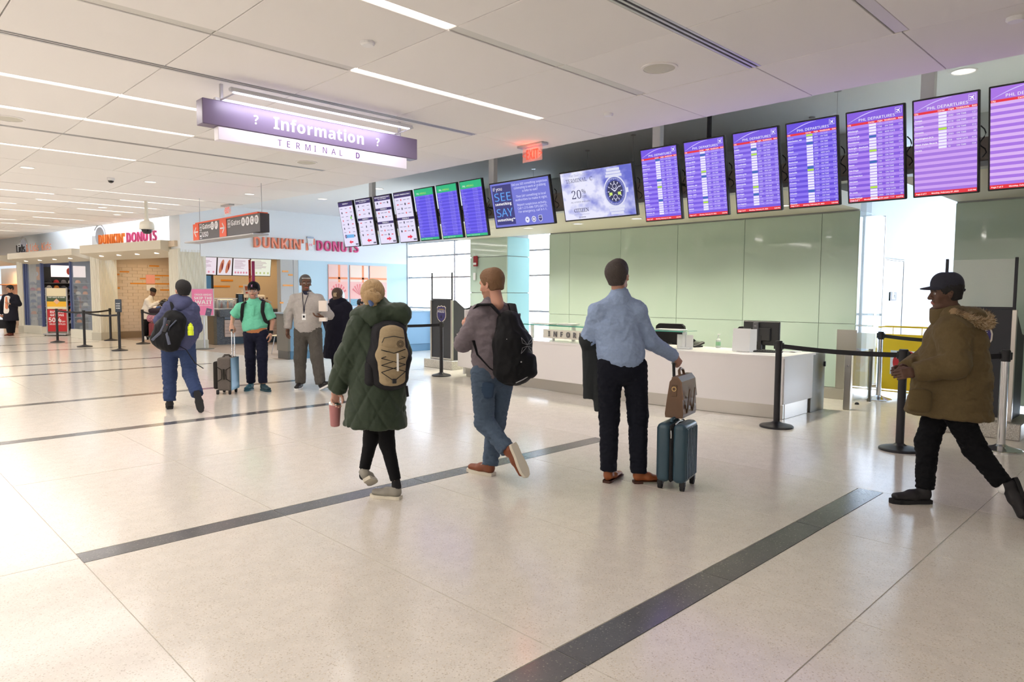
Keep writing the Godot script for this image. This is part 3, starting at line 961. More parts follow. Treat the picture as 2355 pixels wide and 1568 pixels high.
	say(st, "SHOP GET REWARDS", 0.05, at2(0, 1.645, 0.012), 0.5, "sans_bold"); part("print", st, M.ink, up)
	st = mb(); say(st, "THEY GAVE US GAME", 0.045, at2(0, 1.3, 0.013), 0.5, "sans_bold", 3.0, 0.0, 0.6); part("print", st, M.paper, up)
	st = mb(); bx(st, V3(0, 0.52, 0), V3(0.68, 0.76, 0.02), 0.002); var lo := part("lower_poster", st, mat("poster_red_b", rgb(196, 40, 44), 0.6), p1)
	words(lo, "print", M.paper, [["BUY ONE", 0.075, 0, 0.78, 0.5, "sans_bold", 0.48], ["GET ONE", 0.075, 0, 0.67, 0.5, "sans_bold", 0.48], ["50%", 0.16, -0.3, 0.46, 0.0, "sans_bold", 0.44], ["OFF", 0.05, 0.16, 0.46, 0.0, "sans_bold"], ["SELECT STYLES", 0.05, 0, 0.37, 0.5, "sans_bold", 0.56]], 0.012)
	build_coffee_shop()

func leaf_arc(c: Vector3, a: float, r: float) -> Array:
	var out := []
	for i in 5: out.append(c + V3(cos(a) * r * i / 4.0, sin(a) * r * i / 4.0 + 0.03 * sin(i * 0.8), 0))
	return out

var cap_mesh: ArrayMesh
var brim_mesh: ArrayMesh
func cap_thing(called: String, label: String, group: String, c: Color) -> Node3D:
	var t := thing(called, label, "hat", Vector3.ZERO, 0.0, group)
	if cap_mesh == null:
		var st := mb(); lathe(st, Vector3.ZERO, [Vector2(0, 0.12), Vector2(0.045, 0.112), Vector2(0.08, 0.08), Vector2(0.094, 0.03), Vector2(0.094, 0.0)], 12)
		st.generate_normals(); cap_mesh = st.commit()
		st = mb()
		var p := PackedVector2Array()
		for i in 9: p.append(Vector2(cos(PI * i / 8.0) * 0.085, 0.04 + sin(PI * i / 8.0) * 0.12))
		prism(st, p, 0.008, Transform3D(Basis(Vector3.RIGHT, Vector3.BACK, Vector3.DOWN), V3(0, 0.012, 0)))
		st.generate_normals(); brim_mesh = st.commit()
	var m := mat("cap_%s" % c.to_html(), c, 0.8)
	part("crown", cap_mesh, m, t); part("brim", brim_mesh, m, t)
	return t

func build_coffee_shop() -> void:
	var st := mb()
	# walls of the shop
	span(st, V3(-25.45, 0, -13.9), V3(-25.22, 3.0, -6.7)); var wt := struct("wall_tile", st, M.beige_wall)
	st = mb(); span(st, V3(-25.24, 0.0, -13.9), V3(-25.19, 0.22, -6.7), 0.004); var bb := struct("baseboard_shop", st, mat("brown_base", rgb(150, 128, 100), 0.5))
	for k in 21:
		for i in 8:
			var z := -6.72 - i * 0.31 - (0.155 if k % 2 else 0.0)
			st = mb(); span(st, V3(-25.225, 0.23 + k * 0.105, z - 0.304), V3(-25.205, 0.23 + k * 0.105 + 0.1, z), 0.003); part("tile", st, M.beige_tile, wt)
	for a in [[2.40, -7.71, -8.02], [2.31, -8.35, -8.6], [2.08, -7.88, -8.45], [1.97, -7.41, -8.03], [1.805, -7.11, -8.34], [1.595, -8.03, -8.32], [2.09, -6.72, -6.8], [1.65, -6.72, -6.8], [2.185, -6.81, -7.09]]:
		st = mb(); span(st, V3(-25.21, a[0] - 0.022, a[2]), V3(-25.20, a[0] + 0.022, a[1]), 0.002); part("orange_tile", st, M.orange_tile, wt)
	for a in [["notice_sheet", "pink notice sheet taped on the tiled wall", 2.1, 1.8, -7.59, -7.87, rgb(250, 176, 160)], ["notice_sheet", "white notice sheet taped under the pink one", 1.76, 1.57, -7.6, -7.87, rgb(244, 240, 236)], ["card_reader", "small black wall device with labels beside the shop pillar", 1.71, 1.49, -8.33, -8.45, rgb(40, 38, 40)]]:
		st = mb(); bx(st, Vector3.ZERO, V3(0.012, a[2] - a[3], a[4] - a[5]), 0.002)
		var o := part(a[0], st, mat("sheet_%s" % a[6].to_html(), a[6], 0.7), self); o.name = numbered(a[0]); o.position = V3(-25.19, (a[2] + a[3]) * 0.5, (a[4] + a[5]) * 0.5); tag(o, a[1], "notice" if a[0] == "notice_sheet" else "device")
	st = mb(); span(st, V3(-25.2, 0, -14.15), V3(-19.45, 3.0, -13.9)); struct("wall_shop_rear", st, M.beige_wall)
	st = mb(); span(st, V3(-25.4, 2.75, -14.0), V3(-19.5, 2.9, -6.6)); struct("ceiling_shop", st, M.beige_wall)
	area_light("shop_glow", V3(-21.6, 2.72, -9.4), Vector2(2.0, 4.0), V3(-90, 0, 0), 7.0, Color(1.0, 0.86, 0.66))
	area_light("shop_glow", V3(-23.2, 2.72, -7.6), Vector2(2.4, 1.0), V3(-90, 0, 0), 4.0, Color(1.0, 0.88, 0.70))
	# canopy with the upright letters
	var cf := thing("coffee_shop_front", "cream shop canopy carrying orange and pink upright letters", "shop", V3(-24.55, 0, -6.08), 0.2)
	canopy(cf, 0.1, 4.6, 2.68, 2.92)
	emblem(cf, 0.75, 3.2, 0.3)
	st = mb(); say(st, "DUNKIN'", 0.27, at2(1.05, 2.93, 0.48), 0.0, "sans_bold", 2.0, 0.04, 1.48); part("lettering", st, M.letter_orange, cf)
	st = mb(); say(st, "DONUTS", 0.27, at2(2.65, 2.93, 0.48), 0.0, "sans_bold", 2.0, 0.04, 1.55); part("lettering", st, M.letter_pink, cf)
	# wall along the coffee shop's open side
	st = mb()
	span(st, V3(-19.5, 2.50, -10.0), V3(-19.3, HU, -7.2))
	span(st, V3(-19.5, 2.50, -13.98), V3(-19.3, HU, -10.0))
	span(st, V3(-20.1, 2.6, -7.19), V3(-19.31, HU, -6.68))
	struct("wall_shop_side", st, M.white_wall)
	st = mb(); span(st, V3(-19.5, 0, -13.98), V3(-19.3, 2.5, -10.03)); struct("wall_art", st, mat("pale_blue", rgb(196, 222, 234), 0.6))
	st = mb(); span(st, V3(-19.52, 0, -10.02), V3(-19.29, 2.5, -9.46), 0.004); var jb := struct("trim_jamb", st, mat("jamb_grey", rgb(186, 184, 178), 0.5))
	st = mb(); span(st, V3(-19.295, 0, -9.87), V3(-19.285, 2.5, -9.855)); part("joint", st, M.dark_steel, jb)
	for a in [[2.155, -9.51, -9.7], [2.055, -9.7, -9.84], [1.745, -9.52, -9.84], [1.235, -9.42, -9.53]]:
		st = mb(); span(st, V3(-19.295, a[0] - 0.025, a[2]), V3(-19.28, a[0] + 0.025, a[1]), 0.002); part("orange_tile", st, M.orange_tile, jb)
	# raised name on the wall
	var sg := thing("wall_name_sign", "wall letters in coral and pink with a cup emblem", "sign", V3(-19.29, 0, 0), PI / 2)
	st = mb(); say(st, "DUNKIN'", 0.30, at2(8.66, 2.81, 0.0), 0.0, "sans_bold", 2.0, 0.05, 1.54); part("lettering", st, M.letter_coral, sg)
	st = mb(); say(st, "DONUTS", 0.30, at2(10.62, 2.81, 0.0), 0.0, "sans_bold", 2.0, 0.05, 1.46); part("lettering", st, M.letter_pink, sg)
	st = mb(); prism(st, PackedVector2Array([Vector2(10.32, 3.16), Vector2(10.36, 2.82), Vector2(10.48, 2.82), Vector2(10.52, 3.16)]), 0.03, at2(0, 0, 0)); part("cup", st, M.white_paint, sg)
	st = mb(); prism(st, PackedVector2Array([Vector2(10.30, 3.17), Vector2(10.54, 3.17), Vector2(10.52, 3.21), Vector2(10.32, 3.21)]), 0.035, at2(0, 0, 0)); part("cup_lid", st, M.disc_grey, sg)
	st = mb(); rect(st, 10.28, 2.8, 10.35, 3.02, 0.002); rect(st, 10.46, 2.98, 10.58, 3.16, 0.002); part("emblem_field", st, M.letter_coral, sg)
	st = mb(); say(st, "DD", 0.06, at2(10.42, 2.94, 0.031), 0.5, "sans_bold"); part("emblem_print", st, M.letter_pink, sg)
	# three art panels
	for i in 3:
		var z0: float = [-11.01, -11.77, -12.50][i]
		var z1: float = [-11.69, -12.45, -13.16][i]
		var t := thing("art_panel", ["coral art panel with white cup, beside the shop opening", "coral art panel with orange bars and fan, middle of three", "coral art panel with ripples, beside the window"][i], "art panel", V3(-19.29, 1.76, (z0 + z1) * 0.5), PI / 2, "coral art panels on the pale blue wall")
		var w := absf(z1 - z0)
		st = mb(); bx(st, Vector3.ZERO, V3(w, 1.3, 0.03), 0.003); part("board", st, mat("art_coral", rgb(250, 190, 178), 0.5), t)
		st = mb(); rect(st, -w / 2 + 0.01, 0.12, w / 2 - 0.01, 0.64, 0.0165); part("upper_field", st, mat("art_pale_%d" % i, [rgb(248, 204, 190), rgb(252, 226, 206), rgb(250, 208, 180)][i], 0.5), t)
		st = mb(); rect(st, -w / 2 + 0.01, 0.20, w / 2 - 0.01, 0.26, 0.0175)
		if i < 2: rect(st, 0.0 + 0.1 * i, 0.1, 0.07 + 0.1 * i, 0.64, 0.0175)
		part("bars", st, mat("art_orange", rgb(250, 150, 96), 0.5), t)
		st = mb()
		for k in 7:
			var a0 := 0.35 + k * 0.35
			prism(st, PackedVector2Array([Vector2(0, -0.3), Vector2(cos(a0) * 0.30, -0.3 + sin(a0) * 0.36), Vector2(cos(a0 + 0.2) * 0.30, -0.3 + sin(a0 + 0.2) * 0.36)]), 0.001, at2(0, 0, 0.0165))
		part("fan", st, mat("art_red", rgb(240, 130, 130), 0.5), t)
		st = mb(); rect(st, -w / 2 + 0.01, -0.64, w / 2 - 0.01, -0.42, 0.0165); part("lower_field", st, mat("art_teal", rgb(120, 170, 190), 0.5), t)
		st = mb()
		for k in 4:
			var pts := []
			for j in 9: pts.append(V3(-w / 2 + 0.03 + (w - 0.06) * j / 8.0, -0.46 - k * 0.045 + 0.015 * sin(j * 1.7 + k), 0.0175))
			tube(st, pts, 0.008, 5, 0.2)
		part("ripples", st, M.white_paint, t)
		if i == 0:
			st = mb(); prism(st, disc_poly(0.25, 28, 0.9), 0.002, at2(0.0, -0.33, 0.017)); part("cup_print", st, M.white_paint, t)
			st = mb(); prism(st, disc_poly(0.15, 28, 1.1), 0.002, at2(-0.03, -0.22, 0.0185)); part("cup_shade_print", st, mat("art_grey", rgb(186, 180, 186), 0.5), t)  # grey disc paints shade onto the printed cup
	# menu boards
	var zs := [-7.9, -8.67, -9.16, -9.72, -10.44]
	for i in 4:
		var t := thing("menu_screen", ["lit menu screen with drink list beside the corner pillar", "lit menu screen with two sandwich pictures", "lit menu screen with price list beside the sandwiches", "lit menu screen with small food pictures, end of the row"][i], "menu screen", V3(-21.95, 2.34, (zs[i] + zs[i + 1]) * 0.5), PI / 2, "menu screens over the coffee counter")
		t.rotation.x = 0.18
		var w: float = absf(zs[i + 1] - zs[i])
		st = mb(); bx(st, V3(0, 0, -0.03), V3(w - 0.01, 0.58, 0.06), 0.006); part("casing", st, M.black_plastic, t)
		st = mb(); bx(st, V3(0, 0.38, -0.08), V3(0.05, 0.3, 0.04), 0.004); part("hanger", st, M.black_metal, t)
		st = mb(); rect(st, -w / 2 + 0.02, -0.27, w / 2 - 0.02, 0.27, 0.002); part("display", st, glow("menu_white_%d" % i, [rgb(240, 226, 236), rgb(236, 226, 232), rgb(240, 232, 238), rgb(238, 240, 222)][i], 0.95), t)
		if i == 1:
			for s in [-0.1, 0.1]:
				st = mb(); var pp := PackedVector2Array()
				for k in 14: pp.append(Vector2(s + cos(TAU * k / 14) * 0.06 + sin(TAU * k / 14) * 0.05, sin(TAU * k / 14) * 0.22))
				prism(st, pp, 0.001, at2(0, 0, 0.003)); part("sandwich_print", st, glow("menu_bread", rgb(214, 130, 100), 0.8), t)
				st = mb(); prism(st, disc_poly(0.12, 12, 0.16, Vector2(s + 0.02, 0)), 0.001, at2(0, 0, 0.0045)); part("filling_print", st, glow("menu_meat", rgb(130, 40, 50), 0.7), t)
		else:
			st = mb()
			for k in 8: rect(st, -w / 2 + 0.06, 0.2 - k * 0.035, -w / 2 + 0.06 + (w - 0.16) * (0.5 + 0.4 * absf(sin(k * 2.3 + i))), 0.212 - k * 0.035, 0.003)
			part("list_print", st, glow("menu_text", rgb(190, 150, 170), 0.8), t)
			st = mb()
			for k in 5: prism(st, disc_poly(0.035, 12, 0.8), 0.001, at2(-w / 2 + 0.1 + k * (w - 0.2) / 4.0, -0.18, 0.003))
			part("food_print", st, glow("menu_food_%d" % (i % 2), [rgb(240, 150, 170), rgb(200, 210, 130)][i % 2], 0.8), t)
	# hanging two-sided vertical sign before the menu
	var vs := thing("hanging_blade_sign", "narrow vertical red and purple order sign hanging before the menu", "sign", V3(-20.5, 2.16, -9.13), PI / 2 - 0.3)
	st = mb(); bx(st, V3(-0.05, 0, 0), V3(0.07, 0.7, 0.02), 0.003); part("red_face", st, mat("blade_red", rgb(206, 74, 50), 0.5), vs)
	st = mb(); bx(st, V3(0.05, -0.02, -0.02), V3(0.09, 0.66, 0.02), 0.003); part("purple_face", st, mat("blade_purple", rgb(196, 70, 140), 0.5), vs)
	st = mb()
	for i in 8: say(st, "PICK-UP.".substr(i, 1), 0.045, at2(-0.05, 0.26 - i * 0.075, 0.0115), 0.5, "sans_bold")
	part("lettering", st, M.letter_black, vs)
	st = mb(); cyl(st, V3(0, 0.35, 0), V3(0, 0.6, 0), 0.008); part("hanger", st, M.alu, vs)
	# service counter: granite and pale planks
	textured("granite", speckle_texture("granite", rgb(82, 86, 92), [rgb(60, 62, 70), rgb(150, 155, 160), rgb(110, 112, 116)], 6000, 256, 21), 1.6, 0.25)
	textured("granite_brown", speckle_texture("granite_brown", rgb(96, 84, 62), [rgb(80, 68, 48), rgb(120, 104, 78)], 4000, 256, 22), 1.6, 0.4)
	mat("plank", rgb(206, 184, 172), 0.5)
	var ct := thing("service_counter", "coffee shop counter of dark granite with pale plank front", "counter", V3(-20.33, 0, -8.0), PI / 2)
	st = mb(); bx(st, V3(1.1, 0.5, -0.45), V3(2.2, 1.0, 0.8), 0.006); part("body", st, M.granite, ct)
	st = mb(); bx(st, V3(-0.045, 0.45, -0.45), V3(0.09, 0.9, 0.85), 0.004); part("end_panel", st, M.granite_brown, ct)
	st = mb(); bx(st, V3(1.15, 0.92, -0.40), V3(2.2, 0.22, 0.92), 0.012); part("granite_top", st, M.granite, ct)
	for k in 5:
		st = mb(); bx(st, V3(1.2, 0.27 + k * 0.1, -0.03), V3(1.95, 0.096, 0.04), 0.004); part("plank", st, M.plank, ct)
	st = mb(); bx(st, V3(1.2, 0.8, -0.035), V3(1.95, 0.1, 0.03), 0.003); part("blue_panel", st, mat("counter_blue", rgb(110, 122, 140), 0.4), ct)
	st = mb(); bx(st, V3(1.3, 0.1, -0.06), V3(1.8, 0.2, 0.03), 0.003); part("kick_plate", st, mat("kick_blue", rgb(60, 82, 100), 0.35), ct)
	# things on and behind the counter
	var cs := thing("pastry_case", "glass pastry case on the granite counter", "display case", V3(-20.7, 1.03, -8.4), PI / 2)
	st = mb(); bx(st, V3(0, 0.16, 0), V3(0.55, 0.3, 0.4), 0.01); part("glass_box", st, M.shop_glass, cs)
	st = mb(); bx(st, V3(0, 0.01, 0), V3(0.57, 0.025, 0.42), 0.004); part("tray", st, M.white_paint, cs)
	st = mb(); bx(st, V3(0, 0.32, 0), V3(0.57, 0.02, 0.42), 0.004); part("lid", st, M.white_paint, cs)
	for a in [[-20.75, 1.32, -8.86, "register_screen", "blue-faced order terminal above the pastry case", 0.26, 0.34, rgb(90, 130, 170)], [-21.0, 1.75, -8.0, "tall_terminal", "tall black terminal with blue side beside the pillar", 0.4, 0.62, rgb(80, 140, 190)]]:
		var t := thing(a[3], a[4], "terminal", V3(a[0], a[1], a[2]), PI / 2 + 0.25)
		st = mb(); bx(st, V3(0, 0, 0), V3(a[5], a[6], 0.06), 0.012); part("casing", st, M.black_plastic, t)
		st = mb(); bx(st, V3(0.0, 0.0, 0.032), V3(a[5] * 0.55, a[6] * 0.86, 0.006), 0.002); part("face", st, mat("term_%s" % a[7].to_html(), a[7], 0.3), t)
		st = mb(); bx(st, V3(0, (1.03 - a[1] - a[6] * 0.5) * 0.5, 0), V3(0.10, a[1] - 1.03 - a[6] * 0.5 + 0.004, 0.08), 0.01); part("stand", st, M.white_paint, t)
	for i in 3:
		var t := thing("cup_tray", "white curved rack shelf of cups, %s" % ["top of three", "middle of three", "bottom of three"][i], "rack", V3(-20.45, 1.09 + i * 0.13, -9.4), PI / 2, "curved white rack shelves")
		st = mb()
		var pts := []
		for k in 7: pts.append(V3(-0.3 + k * 0.1, 0.05 - 0.012 * k * k * 0.4, 0))
		tube(st, pts, 0.045, 10, 0.5); part("shelf", st, M.white_paint, t)
		st = mb()
		for k in 4: cyl(st, V3(-0.2 + k * 0.12, -0.02, 0.03), V3(-0.2 + k * 0.12, 0.03, 0.03), 0.025, 0.03, 10)
		part("cups", st, mat("cup_brown", rgb(120, 84, 70), 0.5), t)
	var cg := thing("counter_card", "white and red offer card standing on the counter", "card", V3(-21.0, 1.62, -9.25), PI / 2)
	st = mb(); bx(st, Vector3.ZERO, V3(0.34, 0.3, 0.015), 0.003); part("sheet", st, M.paper, cg)
	st = mb()
	for s in [-0.08, 0.08]: prism(st, PackedVector2Array([Vector2(s - 0.05, 0.08), Vector2(s + 0.05, 0.08), Vector2(s + 0.03, -0.05), Vector2(s - 0.03, -0.05)]), 0.001, at2(0, 0.02, 0.0085))
	part("cup_print", st, mat("cup_print_brown", rgb(190, 110, 80), 0.6), cg)
	st = mb(); bx(st, V3(0, -0.1, 0.0085), V3(0.2, 0.05, 0.001)); part("red_print", st, M.poster_red, cg)
	st = mb(); cyl(st, V3(0, -0.6, 0), V3(0, -0.15, 0), 0.012); part("stem", st, M.alu, cg)
	# back bar with machines
	var bk := thing("back_bar", "steel back bar against the shop wall", "counter", V3(-22.6, 0, -9.4), PI / 2)
	st = mb(); bx(st, V3(0.4, 0.46, 0), V3(3.4, 0.92, 0.6), 0.01); part("cabinet", st, M.steel, bk)
	st = mb(); bx(st, V3(0.4, 0.935, 0.02), V3(3.45, 0.03, 0.66), 0.006); part("top", st, M.chrome, bk)
	st = mb(); span(st, V3(-23.1, 0, -11.6), V3(-23.0, 2.8, -7.9)); var bw := struct("wall_shop_bar", st, M.beige_wall)
	for a in [[1.72, -8.9, -9.5], [1.72, -9.8, -10.2], [1.92, -9.2, -9.6]]:
		st = mb(); span(st, V3(-23.0, a[0] - 0.03, a[2]), V3(-22.985, a[0] + 0.03, a[1]), 0.003); part("orange_tile", st, M.orange_tile, bw)
	for a in [[-8.5, 0.42, 0.5, "black coffee brewer on the back bar", "dark"], [-9.15, 0.5, 0.36, "steel coffee machine with small spouts", "steel"], [-9.8, 0.36, 0.55, "white coffee grinder with hopper on the back bar", "white"], [-10.3, 0.34, 0.5, "white drink machine with dark screen on the back bar", "white2"]]:
		var t := thing("coffee_machine", a[3], "machine", V3(-22.62, 0.95, a[0]), PI / 2)
		var m: Material = {"dark": M.black_plastic, "steel": M.chrome, "white": M.white_paint, "white2": M.white_lacquer}[a[4]]
		st = mb(); bx(st, V3(0, a[2] * 0.5, -0.06), V3(a[1], a[2], 0.3), 0.02); part("body", st, m, t)
		st = mb(); bx(st, V3(0, a[2] * 0.85, 0.12), V3(a[1] * 0.9, a[2] * 0.25, 0.1), 0.015); part("head", st, m, t)
		st = mb(); cyl(st, V3(0, a[2] * 0.5, 0.12), V3(0, a[2] * 0.73, 0.12), 0.02); part("spout", st, M.black_plastic, t)
		st = mb(); bx(st, V3(0, 0.015, 0.13), V3(a[1] * 0.9, 0.03, 0.14), 0.005); part("drip_tray", st, M.dark_steel, t)
		if a[4] == "white2": st = mb(); bx(st, V3(0.1, a[2] * 0.6, 0.095), V3(0.12, 0.2, 0.012), 0.003); part("screen", st, mat("screen_navy", rgb(50, 56, 120), 0.2), t)
		if a[4] == "white": st = mb(); lathe(st, V3(0, a[2], -0.04), [Vector2(0.06, 0), Vector2(0.11, 0.18), Vector2(0.11, 0.2), Vector2(0, 0.2)], 16); part("hopper", st, M.shop_glass, t)
	for i in 9:
		var t := thing("syrup_bottle", "slim syrup bottle in the row on the back bar", "bottle", V3(-22.28, 0.95, -8.32 - i * 0.2), 0.0, "syrup bottles on the back bar")
		st = mb(); lathe(st, Vector3.ZERO, [Vector2(0.03, 0), Vector2(0.033, 0.02), Vector2(0.033, 0.2), Vector2(0.012, 0.26), Vector2(0.012, 0.3)], 10); part("bottle_body", st, mat("syrup_%d" % (i % 3), [rgb(120, 70, 40), rgb(180, 120, 60), rgb(90, 60, 50)][i % 3], 0.2), t)
		st = mb(); lathe(st, V3(0, 0.3, 0), [Vector2(0.016, 0), Vector2(0.016, 0.03), Vector2(0, 0.03)], 10); part("cap", st, M.white_paint, t)
	# bar counter enclosing the seating, in grey and blue
	var bc := thing("bar_counter", "long bar counter with grey end and blue side panels", "counter", V3(-14.85, 0, -7.48), PI / 2)
	mat("counter_grey", rgb(106, 102, 94), 0.5); mat("panel_blue", rgb(112, 148, 176), 0.3, 0.2)
	st = mb(); bx(st, V3(2.05, 0.62, -0.18), V3(4.1, 0.86, 0.34), 0.006); part("side_panel", st, M.panel_blue, bc)
	st = mb(); bx(st, V3(2.05, 0.095, -0.19), V3(4.06, 0.19, 0.32), 0.004); part("kick_plate", st, mat("panel_blue_deep", rgb(84, 122, 150), 0.35, 0.2), bc)
	st = mb(); bx(st, V3(-0.02, 0.62, -0.27), V3(0.06, 0.86, 0.56), 0.006); part("end_panel", st, M.counter_grey, bc)
	st = mb(); bx(st, V3(-0.015, 0.095, -0.27), V3(0.05, 0.19, 0.5), 0.004); part("end_kick", st, mat("end_kick_grey", rgb(84, 82, 78), 0.5), bc)
	st = mb(); bx(st, V3(2.0, 1.065, -0.24), V3(4.25, 0.035, 0.62), 0.008); part("top", st, mat("counter_top", rgb(150, 168, 180), 0.25, 0.2), bc)
	for i in 3:
		st = mb(); span(st, V3(0.9 + i * 1.05, 0.2, -0.012), V3(0.905 + i * 1.05, 1.04, -0.005)); part("joint", st, M.dark_steel, bc)
	# small chairs of the seating area
	for i in 2:
		var t := thing("cafe_chair", ["pale cafe chair with thin steel legs behind grey counter end", "pale cafe chair deeper in the seating area"][i], "chair", V3(-16.2 - i * 1.2, 0.016, -8.0 - i * 0.8), 0.5, "cafe chairs")
		st = mb(); bx(st, V3(0, 0.46, 0), V3(0.42, 0.03, 0.42), 0.012); part("seat", st, mat("seat_cream", rgb(232, 214, 176), 0.5), t)
		st = mb(); bx(st, V3(0, 0.72, -0.19), V3(0.40, 0.36, 0.025), 0.01); part("backrest", st, M.seat_cream, t)
		for s in [[-1, -1], [1, -1], [-1, 1], [1, 1]]:
			st = mb(); cyl(st, V3(s[0] * 0.21, 0, s[1] * 0.21), V3(s[0] * 0.15, 0.45, s[1] * 0.15), 0.011, 0.011, 8); part("leg", st, M.chrome, t)

# ---------------------------------------------------------------- the row of screens
func screen_base(called: String, label: String, cat: String, group: String, x0: float, x1: float, y: float, h: float, tilt: float) -> Node3D:
	var t := thing(called, label, cat, V3((x0 + x1) * 0.5, y, -7.5), 0.0, group)
	t.rotation.x = deg_to_rad(tilt)
	var w := x1 - x0
	var st := mb(); bx(st, V3(0, 0, -0.022), V3(w, h, 0.05), 0.006); part("casing", st, M.black_plastic, t)
	# bracket to the beam, and a bundle of cable
	st = mb(); bx(st, V3(0, 0.02, -0.075), V3(0.24, 0.34, 0.06), 0.01); part("mount_box", st, M.black_metal, t)
	st = mb()
	for s in [-0.09, 0.09]: cyl(st, V3(s, 0.0, -0.09), V3(s, -0.05, -0.40), 0.018, 0.018, 8)
	part("mount_arms", st, M.black_metal, t)
	st = mb()
	var pts := []
	for i in 9: pts.append(V3(w * 0.5 + 0.012 + 0.025 * sin(i * 1.3), -0.14 + i * 0.035, -0.08 + 0.02 * cos(i * 2.1)))
	tube(st, pts, 0.006, 6); part("cable", st, M.black_rubber, t)
	return t

func display(t: Node3D, w: float, h: float, m: Material, b := 0.016) -> void:
	var st := mb(); rect(st, -w / 2 + b, -h / 2 + b, w / 2 - b, h / 2 - b, 0.0035); part("display", st, m, t)

func build_screens() -> void:
	glow("scr_white", Color(1, 1, 1), 1.0)
	glow("scr_soft", rgb(214, 200, 255), 0.95)
	glow("scr_red", rgb(236, 40, 60), 0.95)
	glow("scr_lime", rgb(190, 240, 80), 0.9)
	glow("scr_teal", rgb(50, 110, 190), 0.9)
	glow("scr_logo", rgb(236, 232, 255), 1.0)
	# --- departures
	var cols := [-5.245, -4.622, -3.985, -3.365, -2.744, -2.137, -1.525]
	var stripes := [[rgb(116, 84, 232), rgb(150, 126, 246)], [rgb(118, 88, 232), rgb(156, 130, 246)], [rgb(116, 86, 228), rgb(152, 128, 244)], [rgb(100, 74, 226), rgb(140, 118, 244)], [rgb(132, 90, 226), rgb(176, 136, 244)], [rgb(166, 118, 228), rgb(208, 164, 246)], [rgb(170, 116, 232), rgb(222, 182, 248)]]
	var cities := [
		["Albany", "Albany", "Altoona-Blair", "Amsterdam", "Atlanta", "Atlanta", "Atlanta", "Atlanta", "Atlanta", "Atlanta", "Atlantic City", "Atlantic City", "Austin", "Austin", "Birmingham", "Boston", "Boston", "Boston", "Boston", "Buffalo", "Burlington", "Charleston, SC", "Charleston, SC", "Charlotte, NC", "Charlotte, NC"],
		["Charlotte, NC", "Charlotte, NC", "Charlotte, NC", "Chicago-MDW", "Chicago-ORD", "Chicago-ORD", "Chicago-ORD", "Chicago-ORD", "Chicago-ORD", "Cincinnati", "Cincinnati", "Cleveland", "Cleveland", "Columbus, OH", "Columbus, OH", "Dallas - DFW", "Dallas - DFW", "Dallas - DFW", "Dallas - DFW", "Dayton", "Denver", "Denver", "Detroit", "Detroit", "Detroit"],
		["Doha", "Dublin", "Dublin", "Fort Myers", "Frankfurt", "Ft. Lauderdale", "Ft. Lauderdale", "Ft. Lauderdale", "Ft. Lauderdale", "Greenville", "Greenville", "Harrisburg PA", "Houston-IAH", "Houston-IAH", "Indianapolis", "Indianapolis", "Knoxville", "Knoxville", "Las Vegas", "Las Vegas", "Las Vegas", "London-LHR", "London-LHR", "Los Angeles", "Los Angeles"],
		["Madrid", "Manchester, NH", "Miami", "Miami", "Miami", "Miami", "Minneapolis", "Montreal", "Montreal", "Nantucket", "Nashville", "Nashville", "Nashville", "Nashville", "Newark", "Norfolk", "Ogdensburg", "Orlando", "Orlando", "Orlando", "Orlando", "Orlando", "Orlando", "Paris", "Phoenix", "Phoenix"],
		["Phoenix", "Pittsburgh", "Pittsburgh", "Plattsburgh", "Portland, ME", "Providence", "Raleigh - Durham", "Raleigh - Durham", "Raleigh - Durham", "Richmond", "Richmond", "Roanoke", "Rochester", "Rome", "Salisbury", "San Diego", "San Francisco", "San Francisco", "San Juan", "San Juan", "Savannah", "Seattle", "Seattle", "St. Louis", "State College", "State College", "Syracuse"],
		["Tampa", "Tampa", "Tampa", "Toronto", "Toronto", "Toronto", "Toronto, ON", "Washington-DCA", "West Palm Beach", "West Palm Beach", "Wilmington, NC", "Zurich"], []]
	var flights := [[1411, 5902, 6352, 3822, 354, 2279, 1421, 2131, 2001, 961, 2581, 6254, 5190, 2781, 6294, 5331, 2161, 1896, 5635, 2462, 1874, 5961, 6029, 5993, 6096, 2315, 7823], [1588, 864, 547, 2645, 308, 1097, 2324, 825, 5357, 6007, 6145, 5963, 5835, 3990, 1380, 926, 2386, 262, 2303, 5181, 3758, 2713, 303, 2189, 2397, 1805, 2454], [720, 722, 1367, 2355, 31, 867, 877, 1009, 5951, 5160, 6294, 5949, 5018, 2186, 3217, 1337, 5352, 6157, 661, 595, 2145, 66, 728, 814, 1799, 1884], [740, 5933, 2327, 2571, 581, 2625, 2405, 6100, 6105, 102, 2176, 5259, 1453, 2167, 4414, 5632, 3918, 1173, 2531, 1171, 1095, 1919, 1167, 618, 754, 878, 2684], [2335, 1788, 326, 3904, 5938, 5366, 5905, 1651, 2644, 6076, 5988, 5964, 6136, 718, 6080, 2594, 1954, 756, 308, 2911, 5671, 443, 2001, 5432, 5992, 5969, 5974], [2375, 2082, 2377, 6116, 8933, 6118, 857, 4503, 631, 938, 6085, 92], []]
	var rem := ["ON TIME", "NEW GATE"]
	var gates := ["F25", "F8", "F7", "A11", "D16", "C20", "E15", "B4", "D11", "F24", "A21", "E4", "C17", "C27", "F5", "F14", "A8", "C29", "B5", "E13", "D6", "F1", "E10", "B11", "D5", "F31", "A24"]
	var w := 0.545
	var h := 0.912
